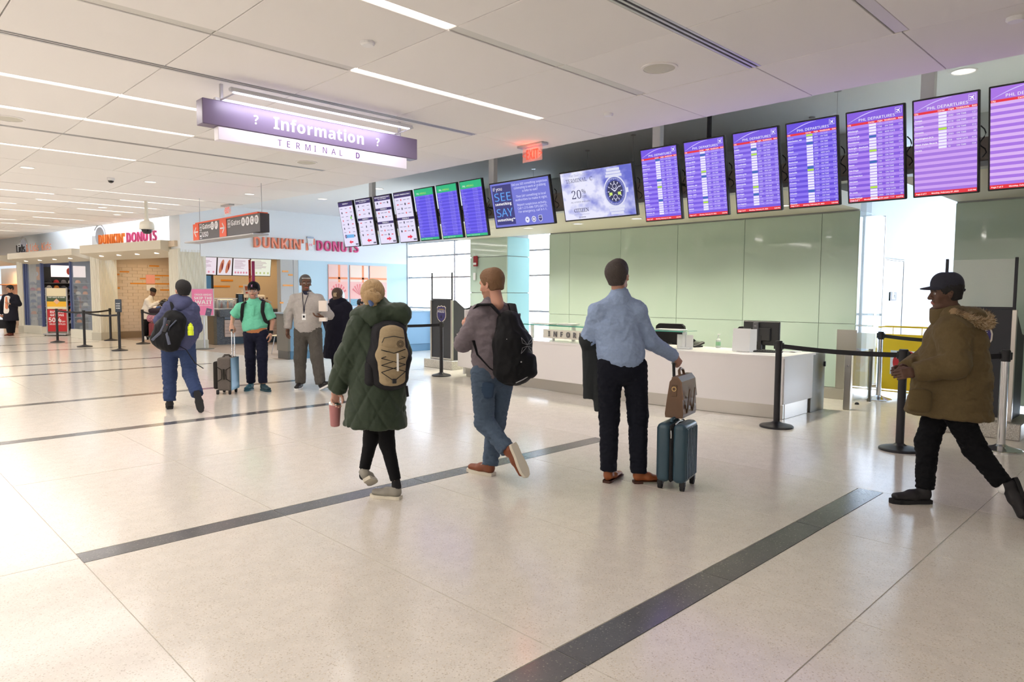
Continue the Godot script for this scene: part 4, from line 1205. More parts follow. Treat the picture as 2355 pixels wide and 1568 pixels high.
	for n in 7:
		var x0: float = cols[n]
		var lab: String = ["purple departures screen listing Albany to Charlotte", "purple departures screen listing Charlotte to Detroit", "purple departures screen listing Fort Myers to Los Angeles", "purple departures screen listing Madrid to Phoenix", "purple departures screen listing Phoenix to Syracuse", "half empty departures screen listing Tampa to Zurich", "departures screen of blank pink and purple stripes"][n]
		var t := screen_base("departures_screen", lab, "screen", "departures screens in the hanging row", x0, x0 + w, 2.924 + n * 0.004, h, 10.5)
		var top := h / 2 - 0.016
		var L := -w / 2 + 0.016
		var R := w / 2 - 0.016
		var cA: Color = stripes[n][0]
		var cB: Color = stripes[n][1]
		display(t, w, h, glow("dep_base_%d" % n, cA, 0.95))
		var hy := top - 0.105     # under the header
		var by := -h / 2 + 0.016 + 0.035
		var rows := 26
		var rh := (hy - 0.022 - by) / rows
		var st := mb()
		for i in rows:
			if i % 2 == 0: rect(st, L, hy - 0.022 - (i + 1) * rh, R, hy - 0.022 - i * rh, 0.0045)
		part("stripes", st, glow("dep_stripe_%d" % n, cB, 0.95), t)
		st = mb(); rect(st, L, hy - 0.022, R, hy, 0.0047); part("red_bar", st, M.scr_red, t)
		st = mb(); rect(st, L, -h / 2 + 0.016, R, by, 0.0047); part("red_bar", st, M.scr_red, t)
		# swoosh, aeroplane box, heading
		st = mb()
		var arc := []
		for i in 12:
			var q := i / 11.0
			arc.append(V3(L + 0.012 + q * 0.30, hy + 0.012 + 0.085 * sin(q * PI * 0.5), 0.0055))
		for i in 11:
			var wd := 0.0035 * sin(PI * (i + 0.5) / 11.0) + 0.0008
			quad(st, arc[i] + V3(0, -wd, 0), arc[i] + V3(0, wd, 0), arc[i + 1] + V3(0, wd, 0), arc[i + 1] + V3(0, -wd, 0))
		part("swoosh", st, M.scr_soft, t)
		st = mb()
		for e in [[R - 0.068, hy + 0.036, R - 0.012, hy + 0.038], [R - 0.068, hy + 0.088, R - 0.012, hy + 0.090], [R - 0.068, hy + 0.036, R - 0.066, hy + 0.09], [R - 0.014, hy + 0.036, R - 0.012, hy + 0.09]]: rect(st, e[0], e[1], e[2], e[3], 0.0055)
		prism(st, plane_poly(0.023), 0.0003, Transform3D(Basis(Vector3.BACK, -0.75), V3(R - 0.04, hy + 0.063, 0.0053)))
		part("plane_symbol", st, M.scr_white, t)
		var hb := "sans_bold"
		words(t, "heading", M.scr_white, [["PHL DEPARTURES", 0.026, 0.02, hy + 0.013, 0.5, "sans", 0.33], ["City", 0.0125, L + 0.006, hy - 0.017, 0.0, hb], ["Carrier", 0.0125, L + 0.20, hy - 0.017, 0.0, hb], ["Flight", 0.0125, L + 0.285, hy - 0.017, 0.0, hb], ["Time@Remarks", 0.0125, L + 0.345, hy - 0.017, 0.0, hb, 0.105], ["Gate", 0.0125, R - 0.004, hy - 0.017, 1.0, hb],
			["Page %d of 7" % (n + 1), 0.0125, L + 0.012, by - 0.026, 0.0, hb], ["Monday, February 27, 2023", 0.0125, 0.0, by - 0.026, 0.5, hb], ["2:23 PM", 0.0125, R - 0.008, by - 0.026, 1.0, hb]], 0.0055)
		if cities[n].size() == 0: continue
		var strong := mb()
		var faint := mb()
		var logos := mb()
		var teal := mb()
		var lime := mb()
		for i in cities[n].size():
			var y: float = hy - 0.022 - (i + 1) * rh + rh * 0.22
			var st2 := strong if i % 2 else faint
			var ch := rh * 0.5
			var fit := 0.0
			if cities[n][i].length() > 14: fit = 0.185
			say(st2, cities[n][i], ch, at2(L + 0.008, y - rh * 0.4, 0.0058), 0.0, "sans_bold" if i % 2 else "sans", 4.0, 0.0, fit)
			say(st2, str(flights[n][i]), ch, at2(L + 0.285, y, 0.0058), 0.0, "sans")
			say(st2, rem[1] if (i * 7 + n * 3) % 5 == 3 else rem[0], ch, at2(L + 0.352, y, 0.0058), 0.0, "sans")
			say(st2, gates[(i * 5 + n * 7) % gates.size()], ch, at2(R - 0.008, y, 0.0058), 1.0, "sans")
			var lg := logos
			if (i * 11 + n * 5) % 13 == 2: lg = lime
			elif (i * 7 + n * 2) % 9 == 0: lg = teal
			rect(lg, L + 0.205, y - rh * 0.15, L + 0.272, y + rh * 0.62, 0.0056)
		part("rows_bold", strong, M.scr_white, t).set_meta("kind", "stuff")
		part("rows_faint", faint, M.scr_soft, t).set_meta("kind", "stuff")
		part("carrier_logos", logos, M.scr_logo, t).set_meta("kind", "stuff")
		part("carrier_logos_blue", teal, M.scr_teal, t).set_meta("kind", "stuff")
		part("carrier_logos_green", lime, M.scr_lime, t).set_meta("kind", "stuff")
	area_light("screen_glow", V3(-3.2, 2.92, -7.40), Vector2(4.2, 0.85), V3(-10.5, 180, 0), 0.4, Color(0.68, 0.55, 1.0))
	area_light("screen_glow", V3(-9.2, 2.92, -7.40), Vector2(1.9, 0.85), V3(-10.5, 180, 0), 0.1, Color(0.6, 0.6, 1.0))
	# --- arrivals, green headed
	glow("arr_blue", rgb(82, 70, 226), 0.95); glow("arr_stripe", rgb(104, 92, 240), 0.95); glow("arr_green", rgb(24, 186, 130), 0.95); glow("arr_yellow", rgb(200, 240, 90), 0.9); glow("arr_text", rgb(196, 186, 255), 0.9)
	var ac := [-10.03, -9.405, -8.79]
	for n in 3:
		var t := screen_base("arrivals_screen", ["green headed arrivals screen next to the directory screens", "green headed arrivals screen between two other arrivals screens", "green headed arrivals screen next to the suspicious-activity screen"][n], "screen", "arrivals screens in the hanging row", ac[n], ac[n] + w, 2.915, h, 10.5)
		display(t, w, h, M.arr_blue)
		var L := -w / 2 + 0.016
		var R := w / 2 - 0.016
		var top := h / 2 - 0.016
		var st := mb(); rect(st, L, top - 0.115, R, top, 0.0045); part("green_bar", st, M.arr_green, t)
		st = mb(); rect(st, L, -top, R, -top + 0.04, 0.0045); part("green_bar", st, M.arr_green, t)
		st = mb()
		for i in 13: rect(st, L, top - 0.115 - (2 * i + 1) * 0.0273, R, top - 0.115 - 2 * i * 0.0273, 0.0045)
		part("stripes", st, M.arr_stripe, t)
		st = mb(); say(st, "PHL ", 0.03, at2(L + 0.06, top - 0.09, 0.0055), 0.0, "sans_italic"); prism(st, plane_poly(0.025), 0.0003, Transform3D(Basis(Vector3.BACK, -1.0), V3(R - 0.05, top - 0.05, 0.0053)))
		for i in 26: rect(st, L + 0.22, top - 0.13 - i * 0.0273, L + 0.275, top - 0.115 - i * 0.0273, 0.0055)
		part("carrier_logos", st, M.scr_white, t).set_meta("kind", "stuff")
		st = mb(); say(st, "ARRIVALS", 0.03, at2(L + 0.145, top - 0.09, 0.0055), 0.0, "sans_italic"); part("heading", st, M.arr_yellow, t)
		st = mb()
		for i in 26:
			var y := top - 0.135 - i * 0.0273
			say(st, cities[(n + i) % 5][(i * 3) % 24], 0.013, at2(L + 0.008, y, 0.0055)); say(st, "%d  %s" % [300 + (i * 977 + n * 131) % 6000, "ON TIME"], 0.013, at2(L + 0.29, y, 0.0055)); say(st, gates[(i + n * 4) % 27], 0.013, at2(R - 0.006, y, 0.0055), 1.0)
		part("rows", st, M.arr_text, t).set_meta("kind", "stuff")
		st = mb(); say(st, "Page %d of 3      Monday, February 27, 2023" % (n + 1), 0.012, at2(L + 0.015, -top + 0.012, 0.0055)); part("footer", st, M.scr_white, t)
	# --- directories
	glow("dir_white", rgb(232, 226, 252), 0.97); glow("dir_navy", rgb(58, 44, 110), 0.9); glow("dir_arrow", rgb(236, 40, 80), 0.95); glow("dir_grey", rgb(150, 146, 176), 0.9); glow("dir_green", rgb(150, 220, 110), 0.9); glow("dir_blue", rgb(110, 180, 236), 0.95); glow("dir_red", rgb(226, 90, 100), 0.95); glow("dir_dark", rgb(70, 66, 96), 0.9)
	var dc := [-12.585, -11.952, -11.297, -10.657]
	var heads := [[["TERMINAL F"]], [["BETWEEN TERMINALS D & E", "TO YOUR LEFT"], ["TERMINAL A"]], [["BETWEEN TERMINALS D & E", "TO YOUR RIGHT"], ["TERMINAL D"], ["TERMINAL C"]], [["BETWEEN TERMINALS B & C"], ["TERMINAL B"]]]
	var names := ["white shop directory screen for one terminal, arrow pointing left", "white shop directory screen in two sections, arrow pointing left", "white shop directory screen in three sections, arrow pointing right", "white shop directory screen next to the arrivals screens, arrow pointing right"]
	for n in 4:
		var t := screen_base("directory_screen", names[n], "screen", "shop directory screens in the hanging row", dc[n], dc[n] + w, 2.912, h, 10.5)
		display(t, w, h, M.dir_white)
		var L := -w / 2 + 0.016
		var R := w / 2 - 0.016
		var top := h / 2 - 0.016
		var starts := [[0.0], [0.0, 0.36], [0.0, 0.22, 0.47], [0.0, 0.44]][n] as Array
		var bar := mb(); var tx := mb(); var lg := mb(); var lg2 := mb(); var lg3 := mb()
		for k in starts.size():
			var y: float = top - starts[k]
			var hh := 0.085 if k == 0 else 0.045
			bar = mb(); rect(bar, L, y - hh, R, y, 0.0045); part("heading_bar", bar, M.dir_navy, t)
			var lines: Array = heads[n][k]
			for j in lines.size(): say(tx, lines[j], 0.020 if j == 0 else 0.014, at2(0, y - 0.034 - j * 0.028 - (0.012 if k == 0 and lines.size() == 1 else 0.0) + (0.002 if k else 0.0), 0.0055), 0.5, "sans_bold", 4.0, 0.0, minf(0.46, lines[j].length() * 0.021))
			var y_end: float = top - starts[k + 1] if k + 1 < starts.size() else -top + 0.13
			var rws := int((y - hh - y_end) / 0.075)
			for r in rws:
				for c in (3 if n < 2 else 4):
					var cx := lerpf(L + 0.09, R - 0.09, c / (2.0 if n < 2 else 3.0))
					var cy := y - hh - 0.045 - r * 0.078
					var q := (r * 5 + c * 3 + n * 7 + k) % 9
					if q < 5: rect(lg, cx - 0.04, cy - 0.006, cx + 0.04, cy + 0.006, 0.0055)
					elif q == 5: prism(lg3, disc_poly(0.022, 14), 0.0003, at2(cx, cy, 0.0052))
					elif q == 6: prism(lg2, disc_poly(0.018, 14), 0.0003, at2(cx, cy, 0.0052))
					elif q == 7: rect(lg3, cx - 0.016, cy - 0.02, cx + 0.016, cy + 0.02, 0.0055)
					else: rect(lg2, cx - 0.03, cy - 0.009, cx + 0.03, cy + 0.009, 0.0055)
		part("headings", tx, M.scr_white, t).set_meta("kind", "stuff")
		part("logos_grey", lg, M.dir_grey, t).set_meta("kind", "stuff"); part("logos_red", lg2, M.dir_red, t).set_meta("kind", "stuff"); part("logos_dark", lg3, M.dir_dark, t).set_meta("kind", "stuff")
		var dirn := -1.0 if n < 2 else 1.0
		var ar := mb(); prism(ar, PackedVector2Array([Vector2(-0.075 * dirn, -0.016), Vector2(0.0, -0.016), Vector2(0.0, -0.04), Vector2(0.075 * dirn, 0), Vector2(0.0, 0.04), Vector2(0.0, 0.016), Vector2(-0.075 * dirn, 0.016)]), 0.0003, at2(-0.0 + 0.02 * n, -top + 0.085, 0.0052)); part("arrow", ar, M.dir_arrow, t)
		var fo := mb()
		for k in 3: rect(fo, R - 0.10 + k * 0.03, -top + 0.02, R - 0.074 + k * 0.03, -top + 0.05, 0.0055)
		part("footer_logo", fo, M.dir_dark, t)
		if n == 0:
			var gr := mb(); prism(gr, disc_poly(0.03, 16), 0.0003, at2(0.14, 0.12, 0.0056)); part("green_logo", gr, M.dir_green, t)
			gr = mb(); rect(gr, -0.16, -0.27, 0.14, -0.205, 0.0056); part("blue_banner", gr, M.dir_blue, t)
			gr = mb(); ring_shape(gr, 0.018, 0.036, 0.0066, at2(-0.16, -0.237)); part("blue_ring", gr, M.dir_navy, t)
	# --- see something, say something
	var lw := 1.265
	var lh := 0.705
	var ss := screen_base("notice_screen", "wide blue-violet security notice screen asking to report suspicious activity", "screen", "", -8.075, -6.81, 2.906, lh, 12.5)
	glow("see_blue", rgb(112, 118, 214), 0.97); glow("see_navy", rgb(52, 54, 126), 0.95); glow("see_cyan", rgb(90, 160, 236), 1.0); glow("see_text", rgb(226, 228, 255), 1.0)
	display(ss, lw, lh, M.see_blue, 0.02)
	var st := mb(); rect(st, -0.58, -0.30, -0.16, 0.305, 0.0045); part("navy_field", st, M.see_navy, ss)
	words(ss, "cyan_word", M.see_cyan, [["SEE", 0.125, -0.37, 0.065, 0.5, "sans", 0.36], ["SAY", 0.125, -0.37, -0.175, 0.5, "sans", 0.36]], 0.0055)
	words(ss, "white_word", M.scr_white, [["if you", 0.05, -0.56, 0.225, 0.0, "sans", 0.2], ["something", 0.04, -0.555, 0.0, 0.0, "sans_bold", 0.36], ["something™", 0.04, -0.555, -0.245, 0.0, "sans_bold", 0.39]], 0.0055)
	st = mb()
	var lines := ["Did you SEE something suspicious", "commuting to work or grabbing", "a bite to eat?", "", "Then SAY something to local", "authorities to make it right.", "", "Report suspicious activity.", "Call 1-215-686-TIPS (8477).", "For emergency, call 9-1-1."]
	var yy := 0.265
	for l in lines:
		if l == "": yy -= 0.022
		else:
			words(ss, "message_line", M.see_text, [[l, 0.033, 0.225, yy, 0.5, "sans", l.length() * 0.0225]], 0.0055)
			yy -= 0.052
	st = mb(); prism(st, disc_poly(0.045, 24), 0.0003, at2(0.09, -0.255, 0.0052)); part("seal", st, M.see_text, ss)
	st = mb(); prism(st, disc_poly(0.045, 24), 0.0003, at2(0.225, -0.255, 0.0052)); part("seal", st, M.see_text, ss)
	st = mb(); ring_shape(st, 0.018, 0.034, 0.0062, at2(0.225, -0.255)); part("seal_ring", st, M.dir_grey, ss)
	st = mb(); prism(st, PackedVector2Array([Vector2(-0.022, 0.012), Vector2(0, -0.02), Vector2(0.022, 0.012), Vector2(0, 0.002)]), 0.0003, at2(0.09, -0.25, 0.0062)); part("seal_eagle", st, M.see_navy, ss)
	st = mb(); prism(st, shield_poly(0.05), 0.0003, at2(0.36, -0.25, 0.0052)); part("badge", st, M.see_text, ss)
	st = mb(); prism(st, shield_poly(0.042), 0.0003, at2(0.36, -0.25, 0.0062)); part("badge_field", st, M.see_navy, ss)
	st = mb(); say(st, "POLICE", 0.012, at2(0.36, -0.245, 0.0072), 0.5, "sans_bold"); part("badge_word", st, M.scr_white, ss)
	# --- watch advertisement
	var wa := screen_base("advert_screen", "wide pale blue watch advertisement screen", "screen", "", -6.62, -5.364, 2.908, 0.69, 12.5)
	var sky_im := Image.create(256, 144, false, Image.FORMAT_RGB8)
	var nz := FastNoiseLite.new(); nz.seed = 12; nz.frequency = 0.012; nz.fractal_octaves = 4
	for y in 144:
		for x in 256:
			var q := clampf(0.72 + 0.9 * nz.get_noise_2d(x, y * 1.3) + (128.0 - x) / 300.0 + (y - 72.0) / 400.0, 0.0, 1.0)
			sky_im.set_pixel(x, y, rgb(96, 104, 206).lerp(rgb(234, 234, 255), q))
	var am := glow("advert_sky", Color(1, 1, 1), 0.97)
	am.emission_texture = ImageTexture.create_from_image(sky_im)
	am.emission_operator = BaseMaterial3D.EMISSION_OP_MULTIPLY
	var qm := QuadMesh.new(); qm.size = Vector2(1.256 - 0.04, 0.69 - 0.04)
	part("display", qm, am, wa, at2(0, 0, 0.0035))
	glow("ad_navy", rgb(40, 40, 96), 0.9); glow("ad_grey", rgb(150, 150, 200), 0.9); glow("ad_silver", rgb(222, 224, 246), 0.97); glow("ad_dark", rgb(44, 48, 92), 0.9); glow("ad_blue", rgb(70, 84, 180), 0.9); glow("ad_lime", rgb(214, 240, 120), 0.9)
	words(wa, "dark_word", M.ad_navy, [["TERMINAL", 0.05, -0.515, 0.185, 0.0, "serif", 0.37], ["C", 0.05, -0.09, 0.185, 0.0, "serif", 0.045], ["20", 0.115, -0.44, -0.04, 0.0, "serif", 0.17], ["%", 0.06, -0.255, 0.02, 0.0, "serif"], ["OFF", 0.03, -0.255, -0.035, 0.0, "serif"], ["ALL CITIZEN WATCHES", 0.018, -0.30, -0.095, 0.5, "sans", 0.34], ["CITIZEN", 0.05, -0.30, -0.225, 0.5, "serif_bold", 0.26], ["PROMASTER", 0.015, -0.295, -0.305, 0.5, "sans_bold"]], 0.0055)
	words(wa, "grey_word", M.ad_grey, [["Visit Time To Fly at", 0.03, -0.28, 0.262, 0.5, "serif_italic", 0.34], ["Eco-Drive | Powered by Passion", 0.014, -0.30, -0.265, 0.5, "sans"]], 0.0055)
	st = mb()
	for s in [1.0, -1.0]:
		for k in 3:
			var ww := 0.105 + 0.014 * (2 - k)
			rect(st, 0.31 - ww, s * (0.205 + k * 0.04) - 0.017, 0.31 + ww, s * (0.205 + k * 0.04) + 0.017, 0.0052)
	prism(st, disc_poly(0.205, 36, 0.9), 0.0003, at2(0.31, 0.0, 0.0052)); rect(st, 0.49, -0.03, 0.525, 0.03, 0.0052); part("watch_case", st, M.ad_silver, wa)
	st = mb(); prism(st, disc_poly(0.185, 36, 0.9), 0.0003, at2(0.31, 0.0, 0.0062)); part("watch_bezel", st, M.ad_blue, wa)
	st = mb(); prism(st, disc_poly(0.14, 36, 0.9), 0.0003, at2(0.31, 0.0, 0.0072)); part("watch_dial", st, M.ad_dark, wa)
	st = mb()
	for i in 60:
		var a := TAU * i / 60.0
		var u := V3(cos(a) * 0.9, sin(a), 0)
		var l := 0.020 if i % 5 == 0 else 0.009
		quad(st, V3(0.31, 0, 0.0082) + u * (0.168 - l) + V3(-u.y, u.x, 0) * 0.0025, V3(0.31, 0, 0.0082) + u * 0.178 + V3(-u.y, u.x, 0) * 0.0025, V3(0.31, 0, 0.0082) + u * 0.178 - V3(-u.y, u.x, 0) * 0.0025, V3(0.31, 0, 0.0082) + u * (0.168 - l) - V3(-u.y, u.x, 0) * 0.0025)
		if i % 5 == 0: quad(st, V3(0.31, 0, 0.0082) + u * 0.1 + V3(-u.y, u.x, 0) * 0.005, V3(0.31, 0, 0.0082) + u * 0.13 + V3(-u.y, u.x, 0) * 0.008, V3(0.31, 0, 0.0082) + u * 0.13 - V3(-u.y, u.x, 0) * 0.008, V3(0.31, 0, 0.0082) + u * 0.1 - V3(-u.y, u.x, 0) * 0.005)
	for a in [[0.7, 0.10, 0.008], [2.5, 0.075, 0.010]]:
		var u := V3(cos(a[0]), sin(a[0]), 0); var v: Vector3 = V3(-u.y, u.x, 0) * a[2]
		quad(st, V3(0.31, 0, 0.009) + v, V3(0.31, 0, 0.009) + u * a[1] + v * 0.5, V3(0.31, 0, 0.009) + u * a[1] - v * 0.5, V3(0.31, 0, 0.009) - v)
	ring_shape(st, 0.026, 0.034, 0.0083, at2(0.31, 0.065)); ring_shape(st, 0.026, 0.034, 0.0083, at2(0.31, -0.075)); part("watch_marks", st, M.ad_silver, wa)
	st = mb(); rect(st, 0.215, -0.05, 0.265, -0.012, 0.0083); rect(st, 0.355, -0.05, 0.405, -0.012, 0.0083); part("watch_windows", st, M.ad_lime, wa)

func plane_poly(s: float) -> PackedVector2Array:
	var p := PackedVector2Array()
	for q in [[0, 1.0], [0.12, 0.8], [0.13, 0.3], [1.0, -0.25], [1.0, -0.42], [0.13, -0.12], [0.1, -0.65], [0.35, -0.85], [0.35, -0.98], [0, -0.88], [-0.35, -0.98], [-0.35, -0.85], [-0.1, -0.65], [-0.13, -0.12], [-1.0, -0.42], [-1.0, -0.25], [-0.13, 0.3], [-0.12, 0.8]]:
		p.append(Vector2(q[0], q[1]) * s)
	return p

func shield_poly(s: float) -> PackedVector2Array:
	var p := PackedVector2Array()
	for q in [[0, 1.0], [0.3, 0.88], [0.55, 0.95], [0.8, 0.75], [0.72, 0.45], [0.82, 0.1], [0.8, -0.3], [0.6, -0.65], [0.3, -0.85], [0, -1.0], [-0.3, -0.85], [-0.6, -0.65], [-0.8, -0.3], [-0.82, 0.1], [-0.72, 0.45], [-0.8, 0.75], [-0.55, 0.95], [-0.3, 0.88]]:
		p.append(Vector2(q[0], q[1]) * s)
	return p

# ---------------------------------------------------------------- hanging signs
func build_signs() -> void:
	# information sign, lit by its own lamp bar
	var t := thing("information_sign", "long dark purple hanging sign reading Information, lamp bar above", "sign", V3(-6.68, 0, 0), PI / 2)
	var st := mb(); bx(st, V3(3.77, 3.225, -0.075), V3(2.46, 0.235, 0.15), 0.006); part("sign_box", st, mat("sign_purple", rgb(112, 98, 124), 0.35), t)
	st = mb(); say(st, "Information", 0.115, at2(3.75, 3.17, 0.002), 0.5, "sans_bold", 1.5, 0.0, 1.04)
	part("lettering", st, M.white_paint, t)
	for x in [3.05, 4.45]:
		st = mb(); ring_shape(st, 0.062, 0.085, 0.002, at2(x, 3.225)); say(st, "?", 0.085, at2(x, 3.183, 0.002), 0.5, "sans_bold", 1.5); part("question_mark", st, M.white_paint, t)
	st = mb(); bx(st, V3(3.77, 3.045, -0.06), V3(2.17, 0.125, 0.10), 0.004); part("lower_panel", st, mat("sign_white", rgb(238, 234, 240), 0.4), t)
	st = mb()
	for i in 10:
		var ch := "TERMINAL D".substr(i, 1)
		if ch != " ": say(st, ch, 0.062, at2(3.275 + i * 0.1, 3.012, -0.0085), 0.0, "sans" if i < 9 else "sans_bold", 2.0)
	part("lower_lettering", st, mat("ink_purple", rgb(96, 56, 120), 0.6), t)
	st = mb(); bx(st, V3(3.72, 3.40, 0.24), V3(2.05, 0.035, 0.05), 0.008); part("lamp_bar", st, mat("lamp_grey", rgb(186, 186, 190), 0.5), t)
	st = mb(); bx(st, V3(3.72, 3.378, 0.235), V3(1.98, 0.012, 0.035), 0.003); part("lamp_tube", st, glow("lamp_cool", Color(0.94, 0.92, 1.0), 3.0), t)
	for x in [2.72, 4.70]:
		st = mb(); cyl(st, V3(x, 3.355, -0.03), V3(x + 0.06, 3.395, 0.24), 0.008, 0.008, 8); part("lamp_arm", st, M.alu, t)
	st = mb(); bx(st, V3(3.72, 3.36, -0.05), V3(2.1, 0.03, 0.06), 0.004); part("top_rail", st, M.white_paint, t)
	for x in [2.75, 4.8]:
		st = mb(); bx(st, V3(x, 3.44, -0.08), V3(0.03, 0.17, 0.03), 0.004); part("hanger", st, M.alu, t)
	var l := AreaLight3D.new(); l.name = "sign_lamp_glow"; l.area_size = Vector2(1.9, 0.03); l.light_energy = 1.3; l.light_color = Color(0.93, 0.90, 1.0); l.shadow_enabled = true
	add_child(l, true); l.position = V3(-6.68 + 0.235, 3.365, -3.72); l.rotation = V3(-0.6, PI / 2, 0)
	# gates sign
	var g := thing("gates_sign", "dark hanging gates sign with orange arrow blocks", "sign", V3(-13.78, 0, -5.6), 0.0)
	mat("sign_charcoal", rgb(74, 70, 70), 0.4); mat("sign_orange", rgb(232, 88, 44), 0.45)
	st = mb(); bx(st, V3(0, 2.80, -0.09), V3(3.2, 0.34, 0.18), 0.006); part("sign_box", st, M.sign_charcoal, g)
	st = mb(); bx(st, V3(0, 2.985, -0.1), V3(3.0, 0.03, 0.2), 0.004); part("orange_edge", st, M.sign_orange, g)
	for x in [[-1.44, 0.32], [-0.04, 0.33]]:
		st = mb(); bx(st, V3(x[0], 2.80, 0.004), V3(x[1], 0.34, 0.012), 0.002); part("arrow_block", st, M.sign_orange, g)
	st = mb()
	for a in [[-1.44, -1.0], [-0.04, 1.0]]:
		for s in [-1.0, 1.0]: bx(st, V3(a[0] + a[1] * 0.035, 2.80 + s * 0.045, 0.012), V3(0.145, 0.028, 0.003), 0.0, Basis(Vector3.BACK, s * -a[1] * 0.78))
		bx(st, V3(a[0] - a[1] * 0.01, 2.80, 0.012), V3(0.22, 0.028, 0.003))
	part("arrows", st, M.white_paint, g)
	words(g, "lettering", M.white_paint, [["Gates", 0.1, -1.1, 2.84, 0.0, "sans_bold", 0.42], ["USO", 0.1, -1.1, 2.68, 0.0, "sans_bold", 0.3], ["Gates", 0.1, 0.34, 2.82, 0.0, "sans_bold", 0.42]], 0.002)
	var ci := [[-0.58, "E"], [-0.38, "F"], [0.89, "A"], [1.08, "B"], [1.27, "C"], [1.46, "D"]]
	for c in ci:
		st = mb(); prism(st, disc_poly(0.082, 24), 0.002, at2(c[0], 2.88 if c[0] < 0 else 2.86, 0.001)); var dsc := part("gate_disc", st, M.white_paint, g)
		st = mb(); say(st, c[1], 0.085, at2(c[0], (2.88 if c[0] < 0 else 2.86) - 0.042, 0.0045), 0.5, "sans_bold", 2.0); part("letter", st, M.sign_charcoal, dsc)
	for c in [[-1.2, 2.885], [-1.2, 2.72], [0.24, 2.865]]:
		st = mb()
		for e in [[-0.06, -0.07, 0.06, -0.06], [-0.06, 0.06, 0.06, 0.07], [-0.06, -0.07, -0.05, 0.07], [0.05, -0.07, 0.06, 0.07]]: rect(st, c[0] + e[0], c[1] + e[1], c[0] + e[2], c[1] + e[3], 0.002)
		if c[1] > 2.8: prism(st, plane_poly(0.05), 0.001, at2(c[0], c[1], 0.001))
		else: rect(st, c[0] - 0.04, c[1] - 0.035, c[0] + 0.04, c[1] - 0.0, 0.002)
		part("symbol", st, M.white_paint, g)
	st = mb(); bx(st, V3(0, 2.585, 0.02), V3(3.35, 0.03, 0.30), 0.008); part("light_shelf", st, M.alu, g)
	st = mb(); bx(st, V3(0.0, 2.604, 0.09), V3(3.0, 0.008, 0.05), 0.002); part("lamp_tube", st, M.lamp_cool, g)
	for x in [-1.5, 1.46]:
		st = mb(); cyl(st, V3(x, 2.95, -0.1), V3(x, HC, -0.1), 0.006, 0.006, 6); part("hanger", st, M.alu, g)
	# exit signs
	for a in [[V3(-6.49, HC, -6.75), "red letter exit sign under the ceiling edge near the screens"], [V3(-15.9, HC, -6.55), "small red letter exit sign behind the gates sign"]]:
		var e := thing("exit_sign", a[1], "exit sign", a[0], 0.0)
		st = mb(); bx(st, V3(0, -0.015, 0), V3(0.46, 0.03, 0.13), 0.006); part("canopy", st, M.alu, e)
		st = mb(); bx(st, V3(0, -0.125, 0), V3(0.36, 0.19, 0.008), 0.002); part("acrylic", st, pane("exit_acrylic", rgb(255, 205, 195), 0.30), e)
		st = mb(); say(st, "EXIT", 0.125, at2(0, -0.19, 0.0055), 0.5, "sans_bold", 2.0, 0.0, 0.22); part("sign_letters", st, glow("exit_red", rgb(246, 92, 66), 0.95), e)
		st = mb(); say(st, "<", 0.09, at2(-0.15, -0.175, 0.0055), 0.5, "sans"); say(st, ">", 0.09, at2(0.15, -0.175, 0.0055), 0.5, "sans"); part("sign_chevrons", st, M.exit_red, e)
	var ol := OmniLight3D.new(); ol.name = "exit_glow"; ol.light_energy = 0.06; ol.light_color = Color(1, 0.35, 0.2); ol.light_size = 0.1; ol.shadow_enabled = true; ol.omni_range = 10; add_child(ol, true); ol.position = V3(-6.49, 3.42, -6.70)
	# dome camera on a pole
	var dc := thing("dome_camera", "white dome camera hanging on a pole before the shops", "camera", V3(-16.56, HC, -5.04))
	st = mb(); cyl(st, V3(0, 0, 0), V3(0, -0.42, 0), 0.035, 0.035, 14); part("pole", st, M.pillar_cream, dc)
	st = mb(); lathe(st, V3(0, -0.62, 0), [Vector2(0.15, 0.0), Vector2(0.15, 0.10), Vector2(0.13, 0.16), Vector2(0.06, 0.19), Vector2(0.04, 0.25)], 24); part("housing", st, M.pillar_cream, dc)
	st = mb(); lathe(st, V3(0, -0.62, 0), [Vector2(0.0, -0.10), Vector2(0.06, -0.09), Vector2(0.1, -0.05), Vector2(0.115, 0.0)], 24); part("dome", st, mat("smoked", rgb(30, 30, 34), 0.08), dc)
	var sc := thing("small_dome_camera", "small white camera on the smooth ceiling between downlights", "camera", V3(-13.66, HC, -3.6))
	st = mb(); lathe(st, Vector3.ZERO, [Vector2(0.06, 0.0), Vector2(0.06, -0.04), Vector2(0.05, -0.05)], 18); part("housing", st, M.white_paint, sc)
	st = mb(); lathe(st, V3(0, -0.05, 0), [Vector2(0.0, -0.045), Vector2(0.035, -0.03), Vector2(0.048, 0.0)], 18); part("dome", st, M.smoked, sc)
	# order-ahead sign on a stand at the coffee shop corner
	var o := thing("order_sign", "pink order ahead poster on a slim grey stand", "poster stand", V3(-19.1, 0, -7.15), 0.78)
	st = mb(); lathe(st, Vector3.ZERO, [Vector2(0.26, 0.0), Vector2(0.26, 0.012), Vector2(0.05, 0.03), Vector2(0.0, 0.03)], 28); part("base", st, M.dark_steel, o)
	st = mb(); cyl(st, V3(0, 0.02, -0.02), V3(0, 1.3, -0.02), 0.022, 0.022, 12); part("pole", st, M.alu, o)
	st = mb(); bx(st, V3(0, 1.265, 0.01), V3(0.61, 0.73, 0.025), 0.004); part("frame", st, M.alu, o)
	st = mb(); bx(st, V3(0, 1.265, 0.021), V3(0.575, 0.695, 0.012), 0.002); var ps := part("poster", st, mat("poster_pink", rgb(232, 128, 176), 0.5), o)
